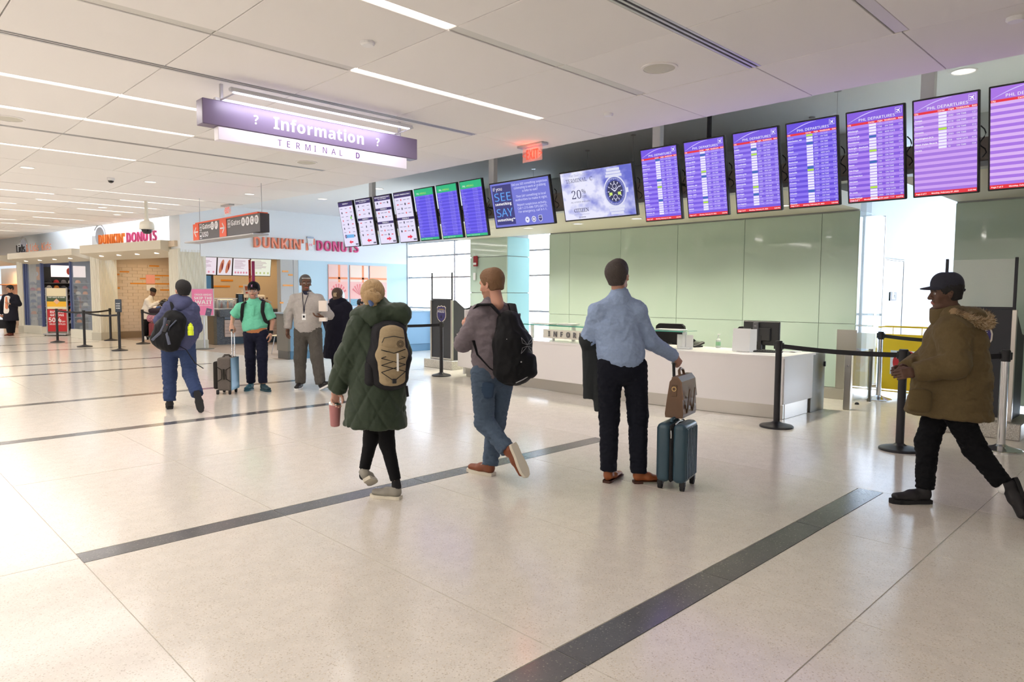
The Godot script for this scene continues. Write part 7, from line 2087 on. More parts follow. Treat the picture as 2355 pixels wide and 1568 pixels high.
# ---------------------------------------------------------------- the travellers
const RI := Vector3(0.701, 0, -0.713)
const AW := Vector3(-0.713, 0, -0.701)
func joints() -> Dictionary:
	return {
		"blue": {"at": V3(-3.318, 0, -4.615), "hd": V3(-0.090, 1.694, 0.063), "nk": V3(-0.088, 1.556, 0.046), "sl": V3(-0.202, 1.418, 0.205), "sr": V3(0.014, 1.434, -0.085), "el": V3(-0.305, 1.175, 0.168), "wl": V3(-0.431, 1.105, -0.047), "er": V3(0.054, 1.158, -0.198), "wr": V3(0.122, 1.022, -0.466), "hl": V3(-0.116, 0.961, 0.118), "hr": V3(-0.007, 0.957, -0.064), "kl": V3(-0.152, 0.536, 0.069), "kr": V3(0.013, 0.550, -0.099), "al": V3(-0.128, 0.098, 0.101), "ar": V3(0.057, 0.087, -0.058), "tl": V3(-0.028, 0.058, 0.028), "tr": V3(0.156, 0.014, -0.159)},
		"bag": {"at": V3(-4.286, 0, -3.910), "hd": V3(0.034, 1.621, -0.034), "nk": V3(0.026, 1.489, -0.055), "sl": V3(-0.033, 1.389, 0.062), "sr": V3(0.045, 1.392, -0.217), "el": V3(-0.134, 1.129, 0.137), "wl": V3(-0.264, 1.229, -0.017), "er": V3(-0.101, 1.109, -0.325), "wr": V3(-0.319, 1.208, -0.189), "hl": V3(-0.002, 0.878, 0.030), "hr": V3(0.030, 0.865, -0.173), "kl": V3(0.052, 0.478, 0.061), "kr": V3(-0.010, 0.451, -0.132), "al": V3(0.336, 0.283, 0.058), "ar": V3(0.012, 0.080, -0.041), "tl": V3(0.392, 0.060, 0.029), "tr": V3(-0.106, 0.012, 0.023)},
		"green": {"at": V3(-4.277, 0, -2.956), "hd": V3(-0.112, 1.516, 0.086), "nk": V3(-0.118, 1.425, 0.077), "sl": V3(-0.146, 1.335, 0.191), "sr": V3(-0.121, 1.341, -0.048), "el": V3(-0.190, 1.060, 0.264), "wl": V3(-0.309, 0.815, 0.286), "er": V3(-0.123, 1.083, -0.160), "wr": V3(-0.165, 0.875, -0.189), "hl": V3(-0.088, 0.838, 0.118), "hr": V3(-0.097, 0.825, -0.015), "kl": V3(-0.213, 0.435, 0.045), "kr": V3(-0.069, 0.417, -0.001), "al": V3(-0.167, 0.203, 0.141), "ar": V3(0.022, 0.122, -0.022), "tl": V3(-0.222, 0.092, 0.083), "tr": V3(-0.108, 0.015, 0.024)},
		"olive": {"at": V3(-1.509, 0, -5.729), "hd": V3(0.102, 1.567, -0.132), "nk": V3(0.120, 1.457, -0.165), "sl": V3(0.190, 1.316, 0.007), "sr": V3(0.096, 1.321, -0.326), "el": V3(0.237, 1.062, 0.101), "wl": V3(0.009, 0.999, 0.219), "er": V3(-0.015, 1.076, -0.327), "wr": V3(-0.096, 0.964, -0.045), "hl": V3(0.097, 0.794, -0.213), "hr": V3(0.170, 0.818, -0.059), "kl": V3(0.033, 0.451, -0.105), "kr": V3(0.327, 0.441, -0.161), "al": V3(0.048, 0.096, -0.048), "ar": V3(0.519, 0.215, -0.128), "tl": V3(-0.101, 0.024, 0.059), "tr": V3(0.552, 0.051, -0.104)},
		"hood": {"at": V3(-9.600, 0, -3.154), "hd": V3(0.112, 1.566, -0.142), "nk": V3(0.075, 1.465, -0.134), "sl": V3(0.006, 1.360, -0.006), "sr": V3(0.163, 1.348, -0.251), "el": V3(-0.145, 1.166, 0.061), "wl": V3(-0.369, 1.207, -0.053), "er": V3(0.086, 1.076, -0.315), "wr": V3(-0.031, 0.932, -0.311), "hl": V3(0.004, 0.860, -0.004), "hr": V3(0.093, 0.857, -0.180), "kl": V3(-0.060, 0.444, -0.011), "kr": V3(0.158, 0.462, -0.189), "al": V3(-0.035, 0.103, 0.007), "ar": V3(0.452, 0.220, -0.175), "tl": V3(-0.163, 0.036, 0.052), "tr": V3(0.485, 0.052, -0.179)},
		"mint": {"at": V3(-10.600, 0, -4.773), "hd": V3(0.002, 1.560, 0.027), "nk": V3(-0.016, 1.427, 0.017), "sl": V3(-0.184, 1.316, 0.187), "sr": V3(0.135, 1.319, -0.137), "el": V3(-0.279, 1.155, 0.241), "wl": V3(-0.189, 1.019, 0.306), "er": V3(0.103, 1.112, -0.176), "wr": V3(0.132, 0.920, -0.177), "hl": V3(-0.071, 0.905, 0.072), "hr": V3(0.065, 0.906, -0.066), "kl": V3(-0.068, 0.517, 0.069), "kr": V3(0.120, 0.524, -0.036), "al": V3(-0.115, 0.113, 0.046), "ar": V3(0.122, 0.121, -0.039), "tl": V3(-0.009, 0.030, 0.095), "tr": V3(0.299, 0.041, -0.047)},
		"grey": {"at": V3(-10.173, 0, -5.432), "hd": V3(0.001, 1.691, 0.027), "nk": V3(-0.004, 1.544, 0.004), "sl": V3(-0.155, 1.451, 0.158), "sr": V3(0.142, 1.453, -0.144), "el": V3(-0.214, 1.196, 0.217), "wl": V3(-0.186, 0.957, 0.246), "er": V3(0.241, 1.186, -0.245), "wr": V3(0.432, 1.193, -0.097), "hl": V3(-0.070, 0.928, 0.071), "hr": V3(0.074, 0.929, -0.076), "kl": V3(-0.108, 0.484, 0.081), "kr": V3(0.186, 0.526, -0.047), "al": V3(-0.128, 0.087, 0.073), "ar": V3(0.281, 0.101, -0.057), "tl": V3(-0.031, 0.025, 0.145), "tr": V3(0.494, 0.094, -0.131)},
		"navy": {"at": V3(-10.553, 0, -6.168), "hd": V3(0.003, 1.496, -0.032), "nk": V3(-0.004, 1.395, -0.038), "sl": V3(-0.053, 1.327, 0.053), "sr": V3(0.139, 1.328, -0.141), "el": V3(-0.135, 1.037, 0.095), "wl": V3(-0.247, 0.782, -0.034), "er": V3(0.158, 1.039, -0.203), "wr": V3(-0.052, 0.784, -0.232), "hl": V3(-0.051, 0.871, 0.052), "hr": V3(0.061, 0.872, -0.062), "kl": V3(-0.041, 0.381, 0.013), "kr": V3(0.028, 0.382, -0.057), "al": V3(-0.026, 0.069, 0.027), "ar": V3(0.074, 0.056, -0.147), "tl": V3(-0.166, 0.012, -0.031), "tr": V3(0.068, 0.001, -0.211)},
		"suit": {"at": V3(-29.105, 0, -4.410), "hd": V3(0.033, 1.578, -0.034), "nk": V3(0.037, 1.394, -0.037), "sl": V3(-0.129, 1.312, 0.131), "sr": V3(0.200, 1.315, -0.203), "el": V3(-0.202, 1.021, 0.205), "wl": V3(-0.205, 0.729, 0.208), "er": V3(0.234, 1.089, -0.238), "wr": V3(0.396, 1.118, -0.046), "hl": V3(-0.041, 0.876, 0.042), "hr": V3(0.080, 0.877, -0.081), "kl": V3(-0.011, 0.440, 0.054), "kr": V3(0.005, 0.437, -0.076), "al": V3(0.030, 0.100, 0.041), "ar": V3(-0.019, 0.095, -0.052), "tl": V3(0.211, 0.035, 0.071), "tr": V3(0.169, 0.039, -0.029)},
		"white": {"at": V3(-24.203, 0, -7.228), "hd": V3(0.213, 1.504, -0.217), "nk": V3(0.157, 1.353, -0.160), "sl": V3(0.189, 1.263, -0.049), "sr": V3(0.015, 1.260, -0.186), "el": V3(0.269, 1.053, -0.102), "wl": V3(0.388, 1.204, -0.323), "er": V3(0.065, 1.078, -0.279), "wr": V3(0.249, 1.217, -0.396), "hl": V3(0.118, 0.793, -0.035), "hr": V3(-0.012, 0.789, -0.102), "kl": V3(0.077, 0.384, -0.007), "kr": V3(-0.046, 0.377, -0.067), "al": V3(0.046, 0.110, 0.025), "ar": V3(-0.041, 0.109, -0.044), "tl": V3(0.108, 0.013, -0.038), "tr": V3(0.011, 0.027, -0.096)},
	}

func person(label: String, key: String, p: Dictionary) -> Node3D:
	p.J = joints()[key]
	var t := thing("person", label, "person", p.J.at)
	if p.has("fix"):
		for k in p.fix: p.J[k] = p.fix[k]
	var ins: float = p.get("inset", 0.90)
	var mid: Vector3 = (p.J.sl + p.J.sr) * 0.5
	p.J.sl = mid.lerp(p.J.sl, ins) - V3(0, 0.022, 0)
	p.J.sr = mid.lerp(p.J.sr, ins) - V3(0, 0.022, 0)
	p.H = Transform3D(face_basis(p.look, p.get("up", Vector3.UP)).scaled_local(Vector3.ONE * p.get("hs", 1.04)), p.J.hd)
	return t

func on_head(called: String, p: Dictionary, bones: Array, cell: float, m: Material, t: Node, cuts := [], wr := {}) -> MeshInstance3D:
	var o := part(called, net_mesh([blob(bones, cell, cuts, wr)]), m, t, p.H)
	return o

func short_hair(p: Dictionary, t: Node3D, m: Material, low := -0.045, front := 0.055) -> void:
	var X := Vector3.RIGHT
	var b := [[V3(0, 0.036, -0.022), V3(0, 0.042, 0.012), Vector2(0.081, 0.086), Vector2(0.077, 0.086), 0.02, X], [V3(0, 0.056, -0.032), V3(0, 0.060, 0.024), 0.076, 0.066, 0.02], [V3(0, -0.03, -0.045), V3(0, 0.02, -0.03), Vector2(0.063, 0.052), Vector2(0.076, 0.07), 0.03, X],
		[V3(0, 0.0, 0.10), V3(0, -0.06, 0.10), 0.082, 0.09, 0.01, X, false, true], [V3(-0.085, -0.012, 0.0), V3(-0.085, -0.05, 0.005), 0.024, 0.03, 0.006, X, false, true], [V3(0.085, -0.012, 0.0), V3(0.085, -0.05, 0.005), 0.024, 0.03, 0.006, X, false, true]]
	on_head("hair", p, b, 0.005, m, t, [[V3(0, low, -0.05), V3(0, -0.9, -0.1).normalized()], [V3(0, front, 0.085), V3(0, -0.25, 1.0).normalized()]], {"amp": 0.0035, "scale": V3(60, 22, 60), "seed": 4})

func ball_cap(p: Dictionary, t: Node3D, m: Material, back := false) -> MeshInstance3D:
	var X := Vector3.RIGHT
	var o := on_head("cap", p, [[V3(0, 0.046, -0.022), V3(0, 0.052, 0.014), Vector2(0.085, 0.090), Vector2(0.081, 0.086), 0.02, X], [V3(0, 0.068, -0.032), V3(0, 0.078, 0.020), 0.080, 0.070, 0.02]], 0.006, m, t, [[V3(0, 0.034, 0), V3(0, -1, -0.12).normalized()]])
	if not back:
		var st := mb()
		for i in 10:
			for k in 4:
				var P := func(a: int, r: int) -> Vector3:
					var th := lerpf(-1.25, 1.25, a / 10.0)
					var rr := lerpf(0.080, 0.165, r / 4.0)
					return V3(sin(th) * 0.080 * (1.0 - 0.10 * r / 4.0), 0.056 - 0.014 * absf(sin(th)) - 0.014 * r / 4.0, 0.012 + cos(th) * rr * (0.92 if r else 0.95))
				quad(st, P.call(i, k), P.call(i, k + 1), P.call(i + 1, k + 1), P.call(i + 1, k))
				var dn := V3(0, -0.004, 0)
				quad(st, P.call(i + 1, k) + dn, P.call(i + 1, k + 1) + dn, P.call(i, k + 1) + dn, P.call(i, k) + dn)
		part("brim", st, m, o)
	var st2 := mb(); lathe(st2, V3(0, 0.146, -0.010), [Vector2(0.008, -0.003), Vector2(0.008, 0.002), Vector2(0, 0.004)], 10); part("button", st2, m, o)
	return o

func collar(p: Dictionary, t: Node3D, m: Material, r := 0.066, h := 0.05, fwd := Vector3.ZERO) -> void:
	var J: Dictionary = p.J
	var d: Vector3 = (J.hd - J.nk).normalized()
	soft("collar", [[J.nk - d * 0.06, J.nk + d * h, r * 1.35, r * 1.06, 0.01, Vector3.RIGHT, true]], 0.008, m, t)

func strap(parent: Node3D, pts: Array, w: float, m: Material, called := "strap") -> void:
	var st := mb(); tube(st, pts, w, 8, 0.35); part(called, st, m, parent)

func build_people() -> void:
	var dark := Color(0.03, 0.025, 0.02)
	var k: Node3D
	# ---- man in the pale blue shirt, looking up at the screens
	var p := {"look": RI * 0.5 + AW * 0.8 + V3(0, 0.33, 0), "skin": Color(0.50, 0.27, 0.19), "hairc": Color(0.12, 0.10, 0.09), "fix": {"wl": V3(-0.40, 1.10, -0.06), "nk": V3(-0.085, 1.555, 0.046)}}
	var F := RI * 0.55 + AW * 0.83
	p.hand_r = [0.95, V3(0.25, -0.75, -0.6), V3(-0.8, -0.3, -0.2), false]
	p.hand_l = [0.5, RI * 0.5 + AW, V3(0, 1, 0), true]
	var t := person("man in pale blue shirt and dark trousers looking up at screens", "blue", p)
	body_of(p, t)
	var shirt := cloth("shirt_blue", rgb(168, 190, 226))
	soft("shirt", top_bones(p, {"chest": Vector2(0.20, 0.125), "waist": Vector2(0.178, 0.135), "hem": Vector2(0.176, 0.136), "hem_y": 1.03, "round": true, "sh": 0.066, "arm": [0.070, 0.062, 0.050]}), 0.0095, shirt, t, [], {"amp": 0.007, "scale": V3(7, 11, 7), "seed": 3, "oct": 3})
	collar(p, t, shirt, 0.066, 0.03)
	soft("cuff", [[p.J.er.lerp(p.J.wr, 0.86), p.J.er.lerp(p.J.wr, 1.0), 0.050, 0.046, 0.01, Vector3.RIGHT, true]], 0.007, shirt, t)
	trousers(p, t, cloth("trousers_navy", rgb(26, 29, 40)), [0.105, 0.080, 0.064], 0.010, Vector2(0.158, 0.126), 0.07)
	soft("belt", [[(p.J.hl + p.J.hr) * 0.5 + V3(0, 0.055, 0), (p.J.hl + p.J.hr) * 0.5 + V3(0, 0.085, 0), Vector2(0.160, 0.124), Vector2(0.160, 0.124), 0.005, p.J.hr - p.J.hl, true]], 0.010, M.black_plastic, t)
	short_hair(p, t, mat("hair_dark_grey", rgb(66, 58, 54), 0.7), -0.055, 0.05)
	var brown := mat("leather_tan", rgb(150, 84, 44), 0.35)
	var heelm := mat("heel_brown", rgb(70, 38, 24), 0.5)
	shoe(t, p.J.al, p.J.al + F * 0.2, "dress", brown, heelm, 1.05); shoe(t, p.J.ar, p.J.ar + RI * 0.2 + AW * 0.03, "dress", brown, heelm, 1.05)
	# his jacket, hung over the left arm
	k = thing("jacket", "charcoal jacket hanging over left arm of man in pale blue shirt", "jacket", t.position)
	var am: Vector3 = (p.J.el + p.J.wl) * 0.5
	soft("cloth", [[am + V3(0.0, -0.01, 0.04), am + V3(0.03, -0.46, 0.06), Vector2(0.10, 0.055), Vector2(0.085, 0.05), 0.03, p.J.wl - p.J.el, true], [am + V3(0.06, -0.02, 0.03), am + V3(0.11, -0.56, 0.02), Vector2(0.07, 0.06), Vector2(0.065, 0.045), 0.03, p.J.wl - p.J.el, true], [p.J.el, p.J.wl, 0.075, 0.07, 0.04]], 0.010, cloth("jacket_charcoal", rgb(58, 62, 64)), k, [], {"amp": 0.004, "scale": V3(12, 3, 12), "seed": 8})
	suitcase_teal()
	# ---- man with the black drawstring pack
	p = {"look": RI * -0.85 + AW * 0.55 + V3(0, -0.12, 0), "skin": Color(0.60, 0.32, 0.23), "hairc": Color(0.20, 0.11, 0.06), "beard": 0.5, "fix": {"nk": V3(0.028, 1.492, -0.053)}}
	F = RI * -0.8 + AW * 0.6
	p.hand_l = [0.55, V3(-0.3, 0.85, -0.1), RI * 0.3 + AW, true]
	p.hand_r = [0.55, V3(-0.2, 0.9, 0.2), RI * -0.3 - AW, false]
	t = person("man in grey shirt and jeans carrying black backpack, checking phone", "bag", p)
	body_of(p, t)
	shirt = cloth("shirt_taupe", rgb(136, 126, 132))
	soft("shirt", top_bones(p, {"chest": Vector2(0.185, 0.135), "waist": Vector2(0.172, 0.135), "hem": Vector2(0.178, 0.142), "hem_y": 0.845, "sh": 0.070, "arm": [0.076, 0.068, 0.05]}), 0.0095, shirt, t, [], {"amp": 0.008, "scale": V3(7, 10, 7), "seed": 13, "oct": 3})
	collar(p, t, shirt, 0.068, 0.03)
	var jeans := cloth("jeans_blue", rgb(92, 110, 132))
	trousers(p, t, jeans, [0.100, 0.076, 0.062], 0.010, Vector2(0.158, 0.135), 0.05, {"amp": 0.009, "scale": V3(9, 18, 9), "seed": 5, "oct": 3}, 0.97)
	soft("back_pocket", [[V3(0.10, 0.80, 0.075), V3(0.10, 0.70, 0.08), Vector2(0.065, 0.02), Vector2(0.055, 0.02), 0.01, V3(0.8, 0, -0.6)]], 0.009, cloth("jeans_pocket", rgb(64, 84, 110)), t)
	short_hair(p, t, mat("hair_brown", rgb(120, 88, 60), 0.7), -0.05, 0.055)
	var sneaker := mat("leather_rust", rgb(132, 72, 44), 0.5)
	var sole_w := mat("sole_cream", rgb(222, 214, 196), 0.7)
	shoe(t, p.J.ar, p.J.ar + F * 0.2, "laced", sneaker, sole_w, 1.05)
	shoe(t, p.J.al, p.J.tl, "laced", sneaker, sole_w, 1.05, false, F + V3(0, 0.25, 0))
	k = thing("phone", "pale phone held up by man in grey shirt", "phone", t.position)
	var st := mb(); bx(st, V3(-0.30, 1.33, -0.07), V3(0.075, 0.15, 0.01), 0.004, Basis(Vector3.UP, 0.9)); part("case", st, M.white_paint, k)
	pack_black(t, p)
	# ---- woman in the green coat
	p = {"look": AW * 0.95 + RI * -0.2, "skin": Color(0.66, 0.38, 0.29), "s": 0.92, "hs": 0.98, "fix": {"sl": V3(-0.150, 1.325, 0.185), "sr": V3(-0.10, 1.33, -0.11), "er": V3(-0.20, 1.08, -0.22), "wr": V3(-0.38, 1.02, -0.14)}}
	F = RI * -0.5 + AW * 0.85
	p.hand_l = [0.6, V3(-0.25, -0.95, 0.0), RI * 0.6 - AW * 0.7, true]
	t = person("woman in long green quilted coat with tan backpack and tumbler", "green", p)
	body_of(p, t)
	var coat := cloth("coat_green", rgb(62, 74, 60), 0.55, 0.4)
	var qf := func(q: Vector3) -> float:
		var a := absf(fposmod((q.dot(RI) + q.y * 0.55) / 0.15, 1.0) - 0.5)
		var c := absf(fposmod((q.dot(RI) - q.y * 0.55) / 0.15, 1.0) - 0.5)
		return 0.012 * (1.0 - exp(-minf(0.5 - a, 0.5 - c) * 9.0)) - 0.004
	soft("coat", top_bones(p, {"chest": Vector2(0.195, 0.15), "waist": Vector2(0.20, 0.165), "hem": Vector2(0.235, 0.205), "hem_y": 0.555, "sh": 0.078, "arm": [0.084, 0.076, 0.066], "hem_shift": V3(-0.02, 0, 0.02)}), 0.0095, coat, t, [], {"amp": 0.004, "scale": V3(10, 10, 10), "seed": 21, "quilt": qf})
	soft("hood", [[V3(-0.165, 1.375, 0.165), V3(-0.045, 1.385, 0.10), 0.070, 0.085, 0.04], [V3(-0.045, 1.385, 0.10), V3(0.035, 1.39, -0.05), 0.085, 0.080, 0.04], [V3(0.035, 1.39, -0.05), V3(-0.05, 1.40, -0.12), 0.075, 0.06, 0.04], [V3(-0.10, 1.40, 0.06), V3(-0.09, 1.44, 0.05), 0.10, 0.085, 0.04]], 0.010, coat, t, [], {"amp": 0.006, "scale": V3(9, 9, 9), "seed": 22})
	trousers(p, t, cloth("leggings_black", rgb(20, 20, 22), 0.8), [0.078, 0.055, 0.040], 0.009, Vector2(0.13, 0.11), 0.05, {"amp": 0.002, "scale": V3(12, 30, 12)}, 0.92)
	var X := Vector3.RIGHT
	on_head("hair", p, [[V3(0, 0.036, -0.022), V3(0, 0.042, 0.012), Vector2(0.082, 0.088), Vector2(0.078, 0.086), 0.02, X], [V3(0, 0.056, -0.032), V3(0, 0.060, 0.024), 0.078, 0.066, 0.02], [V3(0, -0.045, -0.05), V3(0, 0.02, -0.03), Vector2(0.060, 0.050), Vector2(0.078, 0.074), 0.03, X], [V3(0, 0.0, 0.10), V3(0, -0.06, 0.10), 0.085, 0.09, 0.01, X, false, true], [V3(-0.088, -0.012, 0.005), V3(-0.088, -0.05, 0.01), 0.026, 0.03, 0.006, X, false, true], [V3(0.088, -0.012, 0.005), V3(0.088, -0.05, 0.01), 0.026, 0.03, 0.006, X, false, true]], 0.005, mat("hair_blond", rgb(176, 146, 104), 0.55), t, [[V3(0, -0.075, -0.05), V3(0, -1, 0)], [V3(0, 0.055, 0.085), V3(0, -0.25, 1).normalized()]], {"amp": 0.004, "scale": V3(70, 20, 40), "seed": 9})
	on_head("hair_bun", p, [[V3(-0.02, 0.0, -0.128), V3(0.022, 0.010, -0.132), 0.040, 0.038, 0.015], [V3(0.035, -0.01, -0.128), V3(-0.015, -0.06, -0.115), 0.024, 0.018, 0.012], [V3(-0.03, -0.015, -0.10), V3(0.01, -0.075, -0.085), 0.016, 0.012, 0.01], [V3(0.0, 0.045, -0.135), V3(0.05, 0.025, -0.125), 0.020, 0.016, 0.01]], 0.005, M.hair_blond, t, [], {"amp": 0.005, "scale": V3(50, 50, 50), "seed": 10})
	on_head("hair_tie", p, [[V3(0.01, -0.05, -0.140), V3(0.022, -0.028, -0.148), 0.018, 0.014, 0.006]], 0.005, mat("tie_blue", rgb(86, 110, 160), 0.6), t)
	var gsh := mat("shoe_grey", rgb(150, 146, 136), 0.7)
	shoe(t, p.J.ar, p.J.ar + RI * -0.2 + AW * 0.06, "sneaker", gsh, sole_w, 0.92)
	shoe(t, p.J.al, p.J.tl, "sneaker", gsh, sole_w, 0.92, false, F + V3(0, 0.6, 0))
	for q in ["l", "r"]: soft("sock", [[p.J["k" + q].lerp(p.J["a" + q], 0.95), p.J["a" + q] - V3(0, 0.03, 0), 0.033, 0.036, 0.01]], 0.008, M.fabric_black, t)
	k = thing("tumbler", "dusty pink tumbler hanging from the hand of woman in green coat", "tumbler", t.position + V3(-0.345, 0.545, 0.275))
	k.rotation = V3(0.05, 0, -0.10)
	st = mb(); lathe(st, Vector3.ZERO, [Vector2(0, 0), Vector2(0.032, 0.0), Vector2(0.035, 0.006), Vector2(0.045, 0.165), Vector2(0.045, 0.17)], 28); part("cup", st, mat("tumbler_pink", rgb(176, 118, 118), 0.45), k)
	st = mb(); lathe(st, V3(0, 0.17, 0), [Vector2(0.046, 0), Vector2(0.047, 0.012), Vector2(0.04, 0.018), Vector2(0, 0.018)], 28); part("lid", st, M.chrome, k)
	pack_tan(t, p)
	# ---- man in the olive parka
	p = {"look": RI * -0.96 + AW * 0.25 + V3(0, -0.05, 0), "skin": Color(0.12, 0.065, 0.045), "hairc": dark, "fix": {"wr": V3(-0.10, 1.00, 0.02), "er": V3(-0.02, 1.07, -0.30), "nk": V3(0.125, 1.44, -0.16)}}
	F = RI * -0.95 + AW * 0.2
	p.hand_l = [0.6, RI * -1.0 + V3(0, -0.15, 0), AW + V3(0, -0.3, 0), true]
	p.hand_r = [0.6, RI * -1.0 + V3(0, -0.1, 0), AW * -1.0 + V3(0, -0.3, 0), false]
	t = person("man in olive parka with fur hood and dark cap walking past", "olive", p)
	body_of(p, t)
	var parka := cloth("parka_olive", rgb(112, 96, 66), 0.8)
	var qp := func(q: Vector3) -> float:
		var yy := absf(fposmod(q.y / 0.145, 1.0) - 0.5)
		return 0.008 * (1.0 - exp(-(0.5 - yy) * 12.0)) if q.dot(RI) > 0.18 else 0.004
	soft("parka", top_bones(p, {"chest": Vector2(0.225, 0.19), "waist": Vector2(0.235, 0.235), "hem": Vector2(0.255, 0.285), "hem_y": 0.665, "sh": 0.10, "arm": [0.105, 0.088, 0.062], "shift": RI * 0.03, "hem_shift": RI * 0.02, "u": AW}), 0.0105, parka, t, [], {"amp": 0.008, "scale": V3(6, 9, 6), "seed": 31, "oct": 3, "quilt": qp})
	soft("parka_collar", [[p.J.nk + V3(-0.03, -0.05, 0.0), p.J.nk + V3(-0.045, 0.03, 0.02), 0.10, 0.082, 0.02, Vector3.RIGHT, true]], 0.009, parka, t)
	soft("hood", [[V3(0.17, 1.39, -0.09), V3(0.27, 1.38, -0.19), 0.085, 0.085, 0.04], [V3(0.22, 1.33, -0.16), V3(0.27, 1.26, -0.22), 0.09, 0.06, 0.04]], 0.010, parka, t, [], {"amp": 0.006, "scale": V3(10, 10, 10), "seed": 33})
	fur(t)
	soft("pocket", [[V3(0.055, 0.86, 0.20), V3(0.055, 0.74, 0.215), Vector2(0.085, 0.03), Vector2(0.085, 0.03), 0.01, RI]], 0.010, parka, t)
	trousers(p, t, cloth("joggers_black", rgb(19, 20, 23)), [0.100, 0.075, 0.058], 0.011, Vector2(0.15, 0.135), 0.05, {"amp": 0.008, "scale": V3(8, 20, 8), "seed": 35, "oct": 3}, 0.96)
	short_hair(p, t, mat("hair_black", rgb(26, 24, 24), 0.8), -0.05, 0.04)
	var cp := ball_cap(p, t, cloth("cap_slate", rgb(58, 60, 70)))
	st = mb(); tube(st, [V3(-0.04, 0.02, -0.105), V3(0, 0.014, -0.116), V3(0.04, 0.02, -0.105)], 0.008, 6); part("cap_strap", st, M.cap_slate, cp)
	var bsh := mat("shoe_black", rgb(34, 32, 34), 0.7)
	shoe(t, p.J.al, p.J.al + RI * -0.2, "sneaker", bsh, M.black_rubber, 1.1)
	shoe(t, p.J.ar, p.J.tr, "sneaker", bsh, M.black_rubber, 1.08, false, F + V3(0, 0.2, 0))
	for q in ["l", "r"]: soft("sock", [[p.J["k" + q].lerp(p.J["a" + q], 0.93), p.J["a" + q] - V3(0, 0.02, 0), 0.040, 0.042, 0.01]], 0.009, M.paper, t)
	# ---- man in the blue hoodie
	p = {"look": RI * -0.75 + AW * 0.6 + V3(0, 0.2, 0), "skin": Color(0.56, 0.31, 0.23), "hairc": dark, "fix": {"nk": V3(0.085, 1.465, -0.13), "wl": V3(-0.30, 1.15, -0.02)}}
	F = RI * -0.45 + AW * 0.85
	t = person("man in slate blue hoodie and jeans wearing black backpack", "hood", p)
	p.hand_l = [0.5, RI * -0.6 + AW, V3(0, 0, 1), true]
	body_of(p, t)
	var hoodie := cloth("hoodie_slate", rgb(84, 88, 122))
	soft("hoodie", top_bones(p, {"chest": Vector2(0.205, 0.145), "waist": Vector2(0.20, 0.15), "hem": Vector2(0.195, 0.15), "hem_y": 0.80, "sh": 0.074, "arm": [0.078, 0.070, 0.055]}), 0.012, hoodie, t, [], {"amp": 0.008, "scale": V3(7, 9, 7), "seed": 41})
	soft("hood", [[V3(0.04, 1.43, -0.06), V3(0.16, 1.41, -0.16), 0.075, 0.085, 0.04], [V3(0.10, 1.44, -0.10), V3(0.19, 1.36, -0.08), 0.08, 0.06, 0.04]], 0.012, hoodie, t)
	trousers(p, t, cloth("jeans_dark", rgb(58, 74, 112)), [0.108, 0.082, 0.072], 0.012, Vector2(0.17, 0.145), 0.04, {"amp": 0.008, "scale": V3(8, 16, 8), "seed": 43}, 0.97)
	short_hair(p, t, M.hair_black, -0.05, 0.05)
	shoe(t, p.J.al, p.J.al + F * 0.2, "sneaker", bsh, M.black_rubber, 1.05); shoe(t, p.J.ar, p.J.tr, "sneaker", bsh, M.black_rubber, 1.05, false, F + V3(0, 0.3, 0))
	pack_grey(t, p)
	# ---- man in the mint polo
	p = {"look": AW * -0.97 + RI * 0.12, "skin": Color(0.55, 0.31, 0.22), "hairc": dark, "beard": 0.4, "fix": {"nk": V3(-0.012, 1.425, 0.02), "er": V3(0.155, 1.09, -0.20), "wr": V3(0.16, 0.90, -0.17)}}
	p.hand_l = [0.95, V3(0.3, -0.9, 0.15), AW * 1.0, false]
	p.hand_r = [0.35, V3(0, -1, 0.05), RI * -1.0, true]
	t = person("man in mint polo and navy trousers pulling grey suitcase", "mint", p)
	body_of(p, t)
	var polo := cloth("polo_mint", rgb(126, 222, 186))
	soft("polo_shirt", top_bones(p, {"chest": Vector2(0.20, 0.13), "waist": Vector2(0.18, 0.14), "hem": Vector2(0.182, 0.142), "hem_y": 0.985, "sh": 0.066, "arm": [0.072, 0.072, 0.05], "short": 0.82}), 0.011, polo, t, [], {"amp": 0.006, "scale": V3(8, 10, 8), "seed": 51})
	collar(p, t, polo, 0.070, 0.03)
	st = mb(); bx(st, V3(0.112, 1.26, 0.092) , V3(0.03, 0.16, 0.012), 0.003, Basis(Vector3.UP, 0.79)); part("placket", st, polo, t)
	trousers(p, t, cloth("trousers_ink", rgb(30, 32, 52)), [0.098, 0.078, 0.066], 0.012, Vector2(0.168, 0.13), 0.06, {"amp": 0.006, "scale": V3(8, 14, 8), "seed": 53})
	var bt := soft("belt", [[V3(-0.003, 0.952, 0.003), V3(-0.003, 0.990, 0.003), Vector2(0.176, 0.135), Vector2(0.176, 0.135), 0.005, RI, true]], 0.011, mat("belt_tan", rgb(176, 112, 66), 0.5), t)
	st = mb(); bx(st, V3(-0.003, 0.972, 0.003) - AW * 0.139, V3(0.05, 0.038, 0.012), 0.004, Basis(Vector3.UP, 0.793)); part("buckle", st, mat("brass", rgb(210, 180, 120), 0.3, 0.8), bt)
	short_hair(p, t, M.hair_black, -0.04, 0.03)
	cp = ball_cap(p, t, cloth("cap_black", rgb(26, 24, 30)))
	st = mb(); say(st, ")(", 0.03, at2(0, 0.068, 0.108), 0.5, "sans_bold"); part("emblem", st, mat("emblem_pink", rgb(210, 150, 200), 0.6), cp)
	glasses(p, t)
	var tsh := mat("shoe_teal", rgb(40, 92, 108), 0.6)
